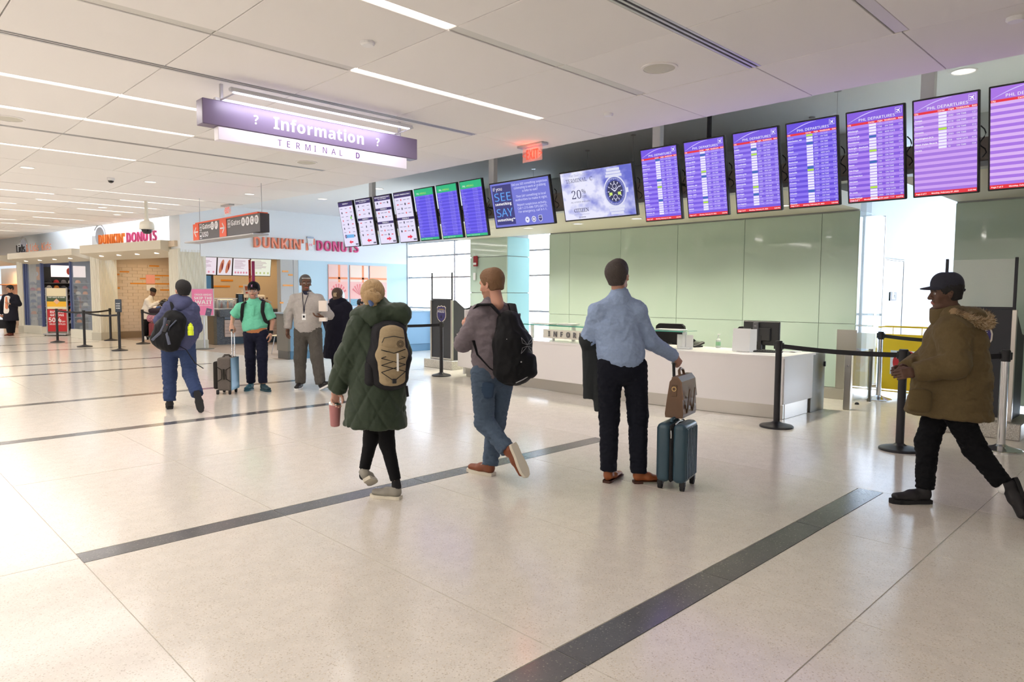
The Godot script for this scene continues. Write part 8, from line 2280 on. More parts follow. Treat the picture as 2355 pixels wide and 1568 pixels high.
	shoe(t, p.J.al, p.J.al - AW * 0.2, "sneaker", tsh, tsh, 1.0); shoe(t, p.J.ar, p.J.ar - AW * 0.14 + RI * 0.14, "sneaker", mat("shoe_deep_teal", rgb(30, 60, 70), 0.6), mat("sole_teal", rgb(36, 70, 82), 0.6), 1.0)
	soft("watch", [[p.J.wr + V3(0, 0.015, 0), p.J.wr + V3(0, 0.045, 0), 0.034, 0.034, 0.004, Vector3.RIGHT, true]], 0.007, M.black_rubber, t)
	k = thing("black_rucksack", "black rucksack on the back of man in mint polo", "backpack", t.position)
	soft("bag_body", [[V3(0.0, 1.30, 0.0) + AW * 0.22, V3(0.0, 0.98, 0.0) + AW * 0.24, Vector2(0.15, 0.09), Vector2(0.17, 0.11), 0.03, RI]], 0.014, M.fabric_black, k)
	for s in [-1.0, 1.0]:
		var sp: Vector3 = RI * (0.155 * s)
		strap(k, [V3(0, 1.36, 0) + sp * 0.9 + AW * 0.12, V3(0, 1.405, 0) + sp * 0.85 + AW * 0.0, V3(0, 1.36, 0) + sp - AW * 0.11, V3(0, 1.24, 0) + sp * 1.02 - AW * 0.145, V3(0, 1.12, 0) + sp * 1.15 - AW * 0.10, V3(0, 1.02, 0) + sp * 1.25 + AW * 0.06], 0.03, M.fabric_black)
	suitcase_grey()
	# ---- man in the grey fleece
	p = {"look": AW * -0.9 + RI * 0.4, "skin": Color(0.15, 0.075, 0.05), "hairc": dark, "beard": 0.0, "fix": {"nk": V3(0.0, 1.545, 0.005), "wr": V3(0.34, 1.16, -0.06)}}
	p.hand_l = [0.35, V3(0.05, -1, 0.1), RI * 0.8 - AW * 0.4, false]
	p.hand_r = [0.35, RI * -0.7 - AW * 0.5 + V3(0, 0.1, 0), V3(0, 1, 0), true]
	t = person("man in light grey fleece with lanyard holding white boxes", "grey", p)
	body_of(p, t)
	var fleece := cloth("fleece_grey", rgb(196, 190, 184))
	soft("fleece_jacket", top_bones(p, {"chest": Vector2(0.215, 0.14), "waist": Vector2(0.20, 0.15), "hem": Vector2(0.192, 0.145), "hem_y": 0.915, "sh": 0.072, "arm": [0.076, 0.070, 0.056]}), 0.011, fleece, t, [], {"amp": 0.008, "scale": V3(7, 9, 7), "seed": 61})
	soft("collar", [[p.J.nk - V3(0, 0.05, 0), p.J.nk + V3(0, 0.03, 0), 0.082, 0.074, 0.01, Vector3.RIGHT, true]], 0.009, cloth("collar_navy", rgb(48, 50, 70)), t)
	trousers(p, t, cloth("slacks_grey", rgb(98, 94, 88)), [0.115, 0.092, 0.076], 0.012, Vector2(0.18, 0.14), 0.08, {"amp": 0.008, "scale": V3(10, 7, 10), "seed": 63})
	short_hair(p, t, mat("hair_grey_short", rgb(86, 82, 82), 0.9), -0.03, 0.02)
	st = mb(); bx(st, V3(0.0, 0.072, 0.088), V3(0.13, 0.02, 0.012), 0.004); var gg := part("glasses", st, M.chrome, t, p.H)
	var blk := mat("shoe_jet", rgb(22, 22, 24), 0.5)
	shoe(t, p.J.al, p.J.al - AW * 0.2, "sneaker", blk, M.paper, 1.05); shoe(t, p.J.ar, p.J.ar - AW * 0.1 + RI * 0.18 + V3(0, 0.0, 0), "sneaker", blk, M.paper, 1.05, false, V3(-0.2, 1, 0.15))
	st = mb()
	var chest_f: Vector3 = (p.J.sl + p.J.sr) * 0.5 - AW * 0.15
	tube(st, [p.J.nk + RI * -0.05 - AW * 0.07, chest_f + V3(0, -0.08, 0) + RI * -0.012, chest_f + V3(0, -0.22, 0)], 0.006, 6, 0.4); tube(st, [p.J.nk + RI * 0.05 - AW * 0.07, chest_f + V3(0, -0.08, 0) + RI * 0.012, chest_f + V3(0, -0.22, 0)], 0.006, 6, 0.4)
	var ly := part("lanyard", st, M.collar_navy, t)
	st = mb(); bx(st, chest_f + V3(0, -0.27, 0) - AW * 0.012, V3(0.065, 0.10, 0.006), 0.003, Basis(Vector3.UP, 0.793)); part("badge", st, M.paper, ly)
	st = mb(); bx(st, chest_f + V3(0, -0.265, 0) - AW * 0.0165, V3(0.03, 0.035, 0.002), 0.0, Basis(Vector3.UP, 0.793)); part("photo", st, M.ink, ly)
	k = thing("white_box", "white cardboard box on the palm of man in fleece", "box", t.position + V3(0.405, 1.335, -0.05), 0.9, "white boxes in the man's hand")
	st = mb(); bx(st, Vector3.ZERO, V3(0.12, 0.165, 0.12), 0.003); part("carton", st, mat("carton", rgb(238, 226, 214), 0.7), k)
	k = thing("white_box", "white cardboard box held below the man's hand", "box", t.position + V3(0.37, 1.125, -0.07), 0.85, "white boxes in the man's hand")
	st = mb(); bx(st, Vector3.ZERO, V3(0.11, 0.06, 0.11), 0.003); part("carton", st, M.carton, k)
	# ---- woman in the navy coat, seen from behind
	p = {"look": AW * 0.95 + RI * 0.2, "skin": Color(0.55, 0.32, 0.25), "s": 0.9, "hs": 0.98}
	t = person("woman in long black coat with hair clip seen from behind", "navy", p)
	body_of(p, t)
	var nc := cloth("coat_navy", rgb(34, 34, 48))
	soft("coat", top_bones(p, {"chest": Vector2(0.175, 0.14), "waist": Vector2(0.185, 0.15), "hem": Vector2(0.205, 0.165), "hem_y": 0.42, "sh": 0.07, "arm": [0.074, 0.07, 0.06], "hem_shift": RI * -0.04}), 0.013, nc, t, [], {"amp": 0.007, "scale": V3(7, 5, 7), "seed": 71})
	soft("hood", [[p.J.nk + RI * -0.08 + V3(0, -0.01, 0), p.J.nk + RI * 0.09 + V3(0, -0.02, 0), 0.07, 0.075, 0.04], [p.J.nk - AW * 0.03, p.J.nk - AW * 0.06 - V3(0, 0.10, 0), 0.09, 0.06, 0.04]], 0.012, nc, t)
	trousers(p, t, M.leggings_black, [0.075, 0.055, 0.045], 0.012, Vector2(0.13, 0.11), 0.05, {}, 0.97)
	on_head("hair", p, [[V3(0, 0.036, -0.022), V3(0, 0.042, 0.012), Vector2(0.084, 0.088), Vector2(0.078, 0.086), 0.02, X], [V3(0, 0.056, -0.032), V3(0, 0.060, 0.024), 0.078, 0.066, 0.02], [V3(0, -0.07, -0.06), V3(0, 0.02, -0.03), Vector2(0.058, 0.045), Vector2(0.08, 0.076), 0.03, X]], 0.007, mat("hair_dark_brown", rgb(84, 62, 48), 0.6), t, [[V3(0, 0.055, 0.07), V3(0, -0.25, 1).normalized()], [V3(0, 0.0, 0.02), V3(0, -0.7, 0.7)]], {"amp": 0.004, "scale": V3(60, 18, 40), "seed": 75})
	st = mb()
	for i in 3: tube(st, [V3(-0.03 + i * 0.02, 0.05, -0.112), V3(-0.025 + i * 0.02, 0.015, -0.128), V3(-0.03 + i * 0.02, -0.02, -0.118)], 0.006, 6)
	part("hair_clip", st, mat("clip_cream", rgb(226, 200, 160), 0.4), t, p.H)
	shoe(t, p.J.al, p.J.al + AW * 0.2, "dress", blk, blk, 0.9); shoe(t, p.J.ar, p.J.ar + RI * 0.15 + AW * 0.1, "dress", blk, blk, 0.9)
	# ---- man in the dark suit, far off
	p = {"look": AW * -0.8 + RI * -0.35 + V3(0, -0.25, 0), "skin": Color(0.55, 0.30, 0.19), "hairc": dark, "fix": {"hd": V3(0.033, 1.60, -0.034), "nk": V3(0.037, 1.44, -0.037), "sl": V3(-0.11, 1.34, 0.11), "sr": V3(0.18, 1.34, -0.18), "wr": V3(0.25, 1.10, 0.02)}}
	p.hand_r = [0.5, RI * -0.8 - AW * 0.5, V3(0, 1, 0), true]
	p.hand_l = [0.9, V3(0, -1, 0), RI * 0.5, false]
	t = person("man in long dark overcoat with orange tie holding a bag", "suit", p)
	body_of(p, t)
	soft("overcoat", top_bones(p, {"chest": Vector2(0.22, 0.14), "waist": Vector2(0.21, 0.15), "hem": Vector2(0.25, 0.17), "hem_y": 0.52, "sh": 0.085, "arm": [0.09, 0.075, 0.06]}), 0.015, cloth("coat_black", rgb(36, 36, 46)), t, [], {"amp": 0.006, "scale": V3(7, 4, 7), "seed": 81})
	var cf: Vector3 = (p.J.sl + p.J.sr) * 0.5 - AW * 0.10 - V3(0, 0.0, 0)
	soft("shirt", [[cf + V3(-0.02, -0.02, 0.02), cf + V3(-0.04, -0.50, 0.04), Vector2(0.10, 0.075), Vector2(0.12, 0.085), 0.02, RI]], 0.013, mat("shirt_white", rgb(240, 234, 226), 0.7), t)
	st = mb(); prism(st, PackedVector2Array([Vector2(-0.022, 0), Vector2(0.022, 0), Vector2(0.045, -0.38), Vector2(0, -0.43), Vector2(-0.045, -0.38)]), 0.02, Transform3D(Basis(Vector3.UP, 0.793), cf + V3(-0.01, 0.02, 0.01) - AW * 0.075)); part("tie", st, mat("tie_orange", rgb(226, 140, 100), 0.6), t)
	trousers(p, t, cloth("trousers_black", rgb(22, 22, 26)), [0.10, 0.082, 0.07], 0.014, Vector2(0.16, 0.13), 0.06, {"amp": 0.006, "scale": V3(8, 12, 8)}, 0.98)
	short_hair(p, t, M.hair_black, -0.04, 0.045)
	var ox := mat("shoe_oxblood", rgb(110, 54, 40), 0.4)
	shoe(t, p.J.al, p.J.al - AW * 0.2, "dress", ox, ox, 1.0); shoe(t, p.J.ar, p.J.ar - AW * 0.2, "dress", ox, ox, 1.0)
	k = thing("holdall", "black holdall carried by man in dark overcoat", "bag", t.position + V3(-0.20, 0.0, 0.23))
	soft("bag_body", [[V3(-0.1, 0.42, 0.1), V3(0.08, 0.42, -0.08), Vector2(0.13, 0.10), Vector2(0.13, 0.10), 0.03, V3(0, 1, 0)], [V3(-0.12, 0.36, 0.12), V3(0.10, 0.36, -0.10), 0.12, 0.12, 0.04]], 0.015, M.fabric_black, k)
	strap(k, [V3(-0.09, 0.50, 0.09), V3(-0.05, 0.66, 0.05), V3(0.0, 0.70, 0.0), V3(0.04, 0.66, -0.04), V3(0.07, 0.50, -0.07)], 0.014, M.fabric_black, "handle")
	# ---- woman in the white jacket with the trolley
	p = {"look": RI * 0.9 - AW * 0.3 + V3(0, -0.3, 0), "skin": Color(0.17, 0.085, 0.055), "hairc": dark, "s": 0.92, "hs": 0.98, "fix": {"hd": V3(0.20, 1.52, -0.20), "nk": V3(0.15, 1.37, -0.15), "er": V3(0.22, 1.07, -0.22)}}
	p.hand_l = [0.5, RI * 0.9, V3(0, -1, 0), false]; p.hand_r = [0.5, RI * 0.9, V3(0, -1, 0), true]
	t = person("woman in white jacket and black cap arranging her luggage", "white", p)
	body_of(p, t)
	soft("jacket", top_bones(p, {"chest": Vector2(0.18, 0.16), "waist": Vector2(0.19, 0.18), "hem": Vector2(0.19, 0.19), "hem_y": 0.66, "sh": 0.09, "arm": [0.092, 0.08, 0.06], "u": AW}), 0.014, cloth("jacket_white", rgb(236, 230, 220)), t, [], {"amp": 0.008, "scale": V3(7, 7, 7), "seed": 91})
	trousers(p, t, M.joggers_black, [0.09, 0.07, 0.055], 0.014, Vector2(0.13, 0.12), 0.05, {"amp": 0.006, "scale": V3(8, 16, 8)}, 0.97)
	ball_cap(p, t, M.fabric_black, true)
	shoe(t, p.J.al, p.J.al + RI * 0.2, "sneaker", M.paper, M.paper, 1.0); shoe(t, p.J.ar, p.J.ar + RI * 0.2, "sneaker", M.paper, M.paper, 1.0)
	trolley(t.position)
	seated_person()

func glasses(p: Dictionary, t: Node3D) -> void:
	var st := mb()
	for s in [-1.0, 1.0]:
		ring_shape(st, 0.019, 0.022, 0.0, Transform3D(Basis.from_scale(V3(1.1, 0.85, 1)), V3(s * 0.031, -0.002, 0.092)), 20)
		cyl(st, V3(s * 0.052, 0.004, 0.09), V3(s * 0.078, 0.008, -0.01), 0.0022, 0.0022, 6)
	cyl(st, V3(-0.01, 0.002, 0.095), V3(0.01, 0.002, 0.095), 0.002, 0.002, 6)
	part("glasses", st, M.alu, t, p.H)

func fur(t: Node3D) -> void:
	# fur ruff: thousands of short tapering tufts along the hood's edge
	var path := [V3(0.185, 1.425, -0.035), V3(0.24, 1.40, -0.04), V3(0.30, 1.365, -0.09), V3(0.345, 1.345, -0.16), V3(0.355, 1.365, -0.24), V3(0.31, 1.40, -0.28), V3(0.25, 1.425, -0.26)]
	var st := mb()
	var r := RandomNumberGenerator.new(); r.seed = 77
	var cols := [rgb(200, 176, 138), rgb(164, 136, 100), rgb(224, 206, 174), rgb(120, 98, 72)]
	for i in 7000:
		var q := r.randf() * (path.size() - 1.001)
		var k := int(q)
		var c: Vector3 = (path[k] as Vector3).lerp(path[k + 1], q - k)
		var d: Vector3 = (path[k + 1] - path[k]).normalized()
		var n := (V3(r.randfn(), r.randfn(), r.randfn()))
		n = (n - d * n.dot(d)).normalized()
		var a := c + n * 0.026
		var tip := c + n * r.randf_range(0.040, 0.056) + V3(r.randfn(), r.randfn(), r.randfn()) * 0.007 + d * 0.012
		var s := n.cross(d) * 0.0022
		st.set_color((cols[r.randi() % 4] as Color).srgb_to_linear())
		tri(st, a - s, a + s, tip); tri(st, a + s, a - s, tip + s)
	var m := mat("fur", Color.WHITE, 0.9); m.vertex_color_use_as_albedo = true
	var o := part("fur_trim", st, m, t)
	o.set_meta("kind", "stuff")
	var b := []
	for i in path.size() - 1: b.append([path[i], path[i + 1], 0.034, 0.034, 0.01])
	soft("fur_core", b, 0.009, mat("fur_core", rgb(156, 130, 96), 0.95), t, [], {"amp": 0.006, "scale": V3(60, 60, 60)})

# ---------------------------------------------------------------- bags and cases
func pack_black(t: Node3D, p: Dictionary) -> void:
	var k := thing("black_backpack", "slouchy black backpack with thin white emblem on grey shirt", "backpack", t.position)
	var F := V3(0.99, 0, -0.15)
	var u := V3(0.25, 0, -0.97).normalized()
	soft("bag_body", [[V3(0.20, 1.33, -0.07), V3(0.24, 1.15, -0.075), Vector2(0.10, 0.075), Vector2(0.155, 0.11), 0.05, u], [V3(0.24, 1.15, -0.075), V3(0.255, 0.93, -0.08), Vector2(0.155, 0.11), Vector2(0.178, 0.135), 0.05, u]], 0.010, cloth("nylon_black", rgb(24, 25, 28), 0.6, 0.2), k, [], {"amp": 0.008, "scale": V3(8, 5, 8), "seed": 15})
	soft("front_pocket", [[V3(0.345, 1.02, -0.10), V3(0.345, 0.90, -0.10), Vector2(0.12, 0.05), Vector2(0.13, 0.055), 0.03, u]], 0.010, M.nylon_black, k, [], {"amp": 0.004, "scale": V3(10, 6, 10), "seed": 16})
	strap(k, [V3(0.19, 1.36, -0.005), V3(0.11, 1.455, 0.04), V3(0.01, 1.455, 0.085), V3(-0.09, 1.36, 0.10)], 0.034, M.nylon_black)
	strap(k, [V3(0.20, 1.36, -0.14), V3(0.13, 1.455, -0.18), V3(0.04, 1.455, -0.23)], 0.034, M.nylon_black)
	strap(k, [V3(0.02, 1.16, 0.155), V3(0.08, 1.05, 0.165), V3(0.16, 0.94, 0.10), V3(0.20, 0.90, 0.05)], 0.016, M.nylon_black)
	var st := mb()
	# emblem of two crossed arcs, a zip and studs
	var E := func(a: Array) -> Array:
		var out := []
		for q in a: out.append(V3(0.388 - 0.10 * absf(q[0]) * absf(q[0]) * 6.0, 1.13 + q[1], -0.10) + u * q[0])
		return out
	for a in [[[-0.055, 0.065], [-0.02, 0.03], [0.0, 0.005], [0.02, 0.03], [0.055, 0.065]], [[-0.055, -0.065], [-0.02, -0.03], [0.0, -0.005], [0.02, -0.03], [0.055, -0.065]], [[-0.055, 0.065], [-0.045, 0.02], [0.0, 0.005]], [[0.055, 0.065], [0.045, 0.02], [0.0, 0.005]], [[-0.055, -0.065], [-0.045, -0.02], [0.0, -0.005]], [[0.055, -0.065], [0.045, -0.02], [0.0, -0.005]]]:
		tube(st, E.call(a), 0.0016, 5)
	part("emblem", st, mat("emblem_grey", rgb(150, 150, 154), 0.5), k)
	st = mb(); tube(st, [V3(0.36, 0.83, 0.0), V3(0.39, 0.855, -0.05), V3(0.395, 0.875, -0.10)], 0.004, 6); part("zip", st, M.alu, k)
	for q in [V3(0.30, 1.18, 0.045), V3(0.39, 1.0, -0.03)]:
		st = mb(); lathe(st, q, [Vector2(0.0, 0.006), Vector2(0.007, 0.004), Vector2(0.007, -0.004), Vector2(0, -0.006)], 10); part("stud", st, M.alu, k)

func pack_tan(t: Node3D, p: Dictionary) -> void:
	var k := thing("tan_backpack", "tan and black backpack with crossed bungee cord on green coat", "backpack", t.position)
	var u := V3(0.35, 0, -0.94).normalized()     # across the pack
	var n := V3(0.94, 0, 0.35).normalized()      # out of its front
	var c := V3(0.02, 1.085, 0.045) + n * 0.035
	soft("bag_body", [[c + V3(0, 0.19, 0), c + V3(0, -0.02, 0), Vector2(0.125, 0.075), Vector2(0.15, 0.09), 0.04, u], [c + V3(0, -0.02, 0), c + V3(0, -0.165, 0), Vector2(0.15, 0.09), Vector2(0.14, 0.085), 0.04, u]], 0.0095, cloth("nylon_charcoal", rgb(40, 40, 44), 0.6, 0.2), k, [], {"amp": 0.004, "scale": V3(9, 6, 9), "seed": 24})
	var f := c + n * 0.085
	soft("front_panel", [[f + V3(0, 0.19, 0), f + V3(0, 0.02, 0), Vector2(0.085, 0.042), Vector2(0.105, 0.050), 0.03, u], [f + V3(0, 0.02, 0), f + V3(0, -0.165, 0), Vector2(0.105, 0.050), Vector2(0.095, 0.042), 0.03, u]], 0.009, cloth("canvas_tan", rgb(186, 166, 132), 0.8), k, [], {"amp": 0.003, "scale": V3(9, 9, 9), "seed": 25})
	soft("top_pocket", [[f + n * 0.012 + V3(0, 0.175, 0), f + n * 0.018 + V3(0, 0.10, 0), Vector2(0.078, 0.036), Vector2(0.09, 0.042), 0.02, u]], 0.009, M.canvas_tan, k)
	var cord := []
	var z := n * 0.062
	for q in [[-0.09, 0.06], [0.085, 0.0], [-0.09, -0.05], [0.085, -0.10], [0.0, -0.165], [-0.09, -0.10], [0.085, -0.05], [-0.09, 0.0], [0.085, 0.06], [0.0, 0.035], [-0.09, 0.06]]: cord.append(f + z * (1.0 - 2.2 * absf(q[0])) + u * q[0] + V3(0, q[1], 0))
	var st := mb()
	for i in cord.size() - 1: cyl(st, cord[i], cord[i + 1], 0.003, 0.003, 6)
	part("bungee_cord", st, M.black_rubber, k)
	st = mb(); bx(st, f + z + V3(0, -0.165, 0), V3(0.03, 0.035, 0.012), 0.003, face_basis(n)); part("cord_lock", st, M.black_plastic, k)
	st = mb(); bx(st, f + z * 1.05 + u * 0.025 + V3(0, -0.03, 0), V3(0.016, 0.13, 0.006), 0.003, face_basis(n)); part("luggage_tag", st, M.paper, k)
	st = mb(); tube(st, [f + u * -0.085 + V3(0, 0.09, 0) + n * 0.02, f + n * 0.055 + u * -0.07 + V3(0, 0.145, 0), f + n * 0.056 + V3(0, 0.155, 0), f + n * 0.05 + u * 0.075 + V3(0, 0.14, 0)], 0.003, 5); part("zip", st, M.black_plastic, k)
	st = mb(); for i in 3: ring_shape(st, 0.010 + i * 0.007, 0.013 + i * 0.007, 0.0, Transform3D(face_basis(n), f + n * 0.0635 + u * 0.045 + V3(0, 0.10, 0)), 8)
	part("emblem", st, M.fabric_black, k)
	st = mb(); tube(st, [c + V3(0, 0.25, 0) + u * -0.05, c + V3(0, 0.30, 0), c + V3(0, 0.25, 0) + u * 0.05], 0.012, 8); part("grab_loop", st, M.nylon_charcoal, k)
	strap(k, [c + u * -0.10 + V3(0, 0.20, 0) - n * 0.05, V3(-0.155, 1.425, 0.135), V3(-0.27, 1.33, 0.13)], 0.030, M.nylon_charcoal)
	strap(k, [c + u * -0.14 + V3(0, -0.10, 0), c + u * -0.16 + V3(0, 0.0, 0) - n * 0.08], 0.012, M.nylon_charcoal)
	strap(k, [c + u * 0.12 + V3(0, -0.22, 0) + n * 0.03, c + u * 0.13 + V3(0, -0.30, 0) + n * 0.03], 0.012, M.nylon_charcoal)
	soft("side_pocket", [[c + u * -0.14 + V3(0, -0.06, 0), c + u * -0.14 + V3(0, -0.17, 0), 0.04, 0.045, 0.02]], 0.010, M.nylon_charcoal, k)

func pack_grey(t: Node3D, p: Dictionary) -> void:
	var k := thing("grey_black_backpack", "black backpack with grey panels and yellow bottle on slate hoodie", "backpack", t.position)
	var u := (RI + V3(0, -0.25, 0)).normalized()
	var n := AW * -1.0
	var a := V3(0.17, 1.21, -0.05)
	var b := V3(0.08, 0.90, 0.06)
	soft("bag_body", [[a + n * 0.05, (a + b) * 0.5 + n * 0.06, Vector2(0.14, 0.09), Vector2(0.18, 0.11), 0.04, u], [(a + b) * 0.5 + n * 0.06, b + n * 0.05, Vector2(0.18, 0.11), Vector2(0.19, 0.11), 0.04, u]], 0.012, M.nylon_black, k, [], {"amp": 0.005, "scale": V3(9, 6, 9), "seed": 45})
	var gm := mat("panel_slate", rgb(88, 94, 112), 0.7)
	var m := (a + b) * 0.5 + n * 0.175
	var down := (b - a).normalized()
	for s in [-1.0, 1.0]:
		var st := mb()
		tube(st, [m - down * 0.16 + u * 0.07 * s - n * 0.012, m - down * 0.06 + u * 0.035 * s, m + down * 0.04 + u * 0.04 * s, m + down * 0.17 + u * 0.11 * s - n * 0.03], 0.022, 8, 0.4); part("grey_panel", st, gm, k)
	var st := mb(); bx(st, m - down * 0.06 + n * 0.012, V3(0.05, 0.16, 0.02), 0.006, Basis(u, -down, u.cross(-down))); part("centre_panel", st, M.black_plastic, k)
	st = mb(); bx(st, m - down * 0.08 + n * 0.024, V3(0.018, 0.018, 0.006), 0.002); part("emblem", st, mat("emblem_red", rgb(170, 70, 70), 0.5), k)
	strap(k, [a + u * -0.04 + V3(0, 0.06, 0), V3(0.10, 1.40, -0.02), V3(0.02, 1.46, -0.04), V3(-0.06, 1.40, -0.12)], 0.034, M.nylon_black)
	strap(k, [b + u * 0.12 + n * 0.02, V3(0.24, 0.80, -0.12), V3(0.33, 0.62, -0.20), V3(0.41, 0.555, -0.27)], 0.012, M.nylon_black)
	k = thing("water_bottle", "yellow-green water bottle in the side of grey and black backpack", "bottle", t.position + V3(0.325, 0.985, -0.155))
	st = mb(); lathe(st, Vector3.ZERO, [Vector2(0, 0), Vector2(0.036, 0.0), Vector2(0.038, 0.05), Vector2(0.033, 0.065), Vector2(0.036, 0.085), Vector2(0.034, 0.115), Vector2(0.022, 0.13)], 20); part("bottle_body", st, mat("bottle_lime", rgb(214, 232, 40), 0.3), k)
	st = mb(); lathe(st, V3(0, 0.128, 0), [Vector2(0.024, 0), Vector2(0.024, 0.018), Vector2(0.01, 0.022), Vector2(0.01, 0.035), Vector2(0, 0.035)], 16); part("cap", st, M.bottle_lime, k)

func suitcase_teal() -> void:
	var t := thing("hard_suitcase", "dark teal hard-shell suitcase with ribbed sides", "suitcase", V3(-3.0, 0, -4.83), 0.25)
	var shell := mat("shell_teal", rgb(52, 78, 92), 0.3)
	for s in [-1.0, 1.0]:
		var st := mb(); rbx(st, V3(s * 0.066, 0.295, 0), V3(0.108, 0.47, 0.34), 0.04); var sh := part("shell_half", st, shell, t)
		for i in 7:
			st = mb(); bx(st, V3(s * 0.121, 0.295, -0.12 + i * 0.04), V3(0.012, 0.40, 0.018), 0.005); part("rib", st, shell, sh)
	var st := mb(); bx(st, V3(0, 0.295, 0), V3(0.030, 0.46, 0.33), 0.012); part("zip_band", st, M.black_rubber, t)
	st = mb(); tube(st, [V3(0.002, 0.48, 0.168), V3(0.006, 0.45, 0.175), V3(0.004, 0.42, 0.172)], 0.005, 6); part("zip_pull", st, M.chrome, t)
	st = mb(); tube(st, [V3(-0.02, 0.53, 0.10), V3(-0.02, 0.556, 0.08), V3(-0.02, 0.556, -0.02), V3(-0.02, 0.53, -0.04)], 0.013, 8); part("carry_handle", st, shell, t)
	st = mb(); tube(st, [V3(0.03, 0.53, 0.14), V3(0.03, 0.54, 0.05), V3(0.03, 0.53, -0.04)], 0.006, 6); part("zip_seam", st, M.alu, t)
	for q in [[-0.09, 0.13], [0.09, 0.13], [-0.09, -0.13], [0.09, -0.13]]:
		st = mb(); bx(st, V3(q[0], 0.055, q[1]), V3(0.045, 0.05, 0.045), 0.008); var w := part("wheel_fork", st, M.black_plastic, t)
		st = mb(); cyl(st, V3(q[0] - 0.015, 0.027, q[1]), V3(q[0] + 0.015, 0.027, q[1]), 0.027, 0.027, 16); part("wheel", st, M.black_rubber, w)
	st = mb()
	for s in [-0.05, 0.05]: cyl(st, V3(-0.06 + s * 0.4, 0.52, -0.13 + s * 0.9), V3(-0.14 + s * 0.4, 0.955, -0.30 + s * 0.9), 0.008, 0.008, 8)
	part("pull_rods", st, M.black_metal, t)
	st = mb(); cyl(st, V3(-0.165, 0.96, -0.36), V3(-0.118, 0.96, -0.24), 0.014, 0.014, 10); part("pull_grip", st, M.black_plastic, t)
	# briefcase resting on it
	var b := thing("briefcase", "brown leather satchel briefcase resting on teal suitcase", "briefcase", t.transform * V3(-0.02, 0.556, -0.135), 0.25)
	var lea := mat("leather_brown", rgb(104, 76, 54), 0.35)
	st = mb()
	var prof := [Vector2(-0.075, 0.0), Vector2(0.065, 0.0), Vector2(0.072, 0.03), Vector2(0.06, 0.2), Vector2(0.045, 0.29), Vector2(0.02, 0.325), Vector2(-0.02, 0.325), Vector2(-0.045, 0.29), Vector2(-0.065, 0.15), Vector2(-0.08, 0.03)]
	var pp := PackedVector2Array(prof)
	prism(st, pp, 0.36, at2(0, 0, -0.20)); part("bag_body", st, lea, b)
	st = mb()
	var fl := [Vector2(-0.03, 0.318), Vector2(-0.02, 0.334), Vector2(0.024, 0.334), Vector2(0.056, 0.295), Vector2(0.074, 0.15), Vector2(0.066, 0.15), Vector2(0.046, 0.288), Vector2(0.02, 0.324)]
	prism(st, PackedVector2Array(fl), 0.37, at2(0, 0, -0.205)); part("flap", st, mat("leather_brown_b", rgb(116, 86, 64), 0.3), b)
	for z in [-0.09, 0.06]:
		st = mb(); bx(st, V3(0.082, 0.13, z), V3(0.008, 0.2, 0.022), 0.003, Basis(Vector3.BACK, -0.08)); var s2 := part("front_strap", st, lea, b)
		st = mb(); bx(st, V3(0.09, 0.08, z), V3(0.008, 0.03, 0.032), 0.003); part("buckle", st, M.brass if M.has("brass") else M.alu, s2)
	st = mb(); bx(st, V3(-0.005, 0.22, 0.163), V3(0.045, 0.09, 0.008), 0.003); part("side_tab", st, lea, b)
	st = mb(); ring_shape(st, 0.014, 0.019, 0.0, at2(-0.005, 0.235, 0.1685), 20); part("d_ring", st, mat("brass", rgb(210, 180, 120), 0.3, 0.8), b)
	st = mb(); tube(st, [V3(0.0, 0.32, -0.08), V3(-0.01, 0.37, -0.07), V3(-0.015, 0.385, -0.02), V3(-0.01, 0.37, 0.03), V3(0.0, 0.32, 0.04)], 0.012, 8); part("handle", st, lea, b)

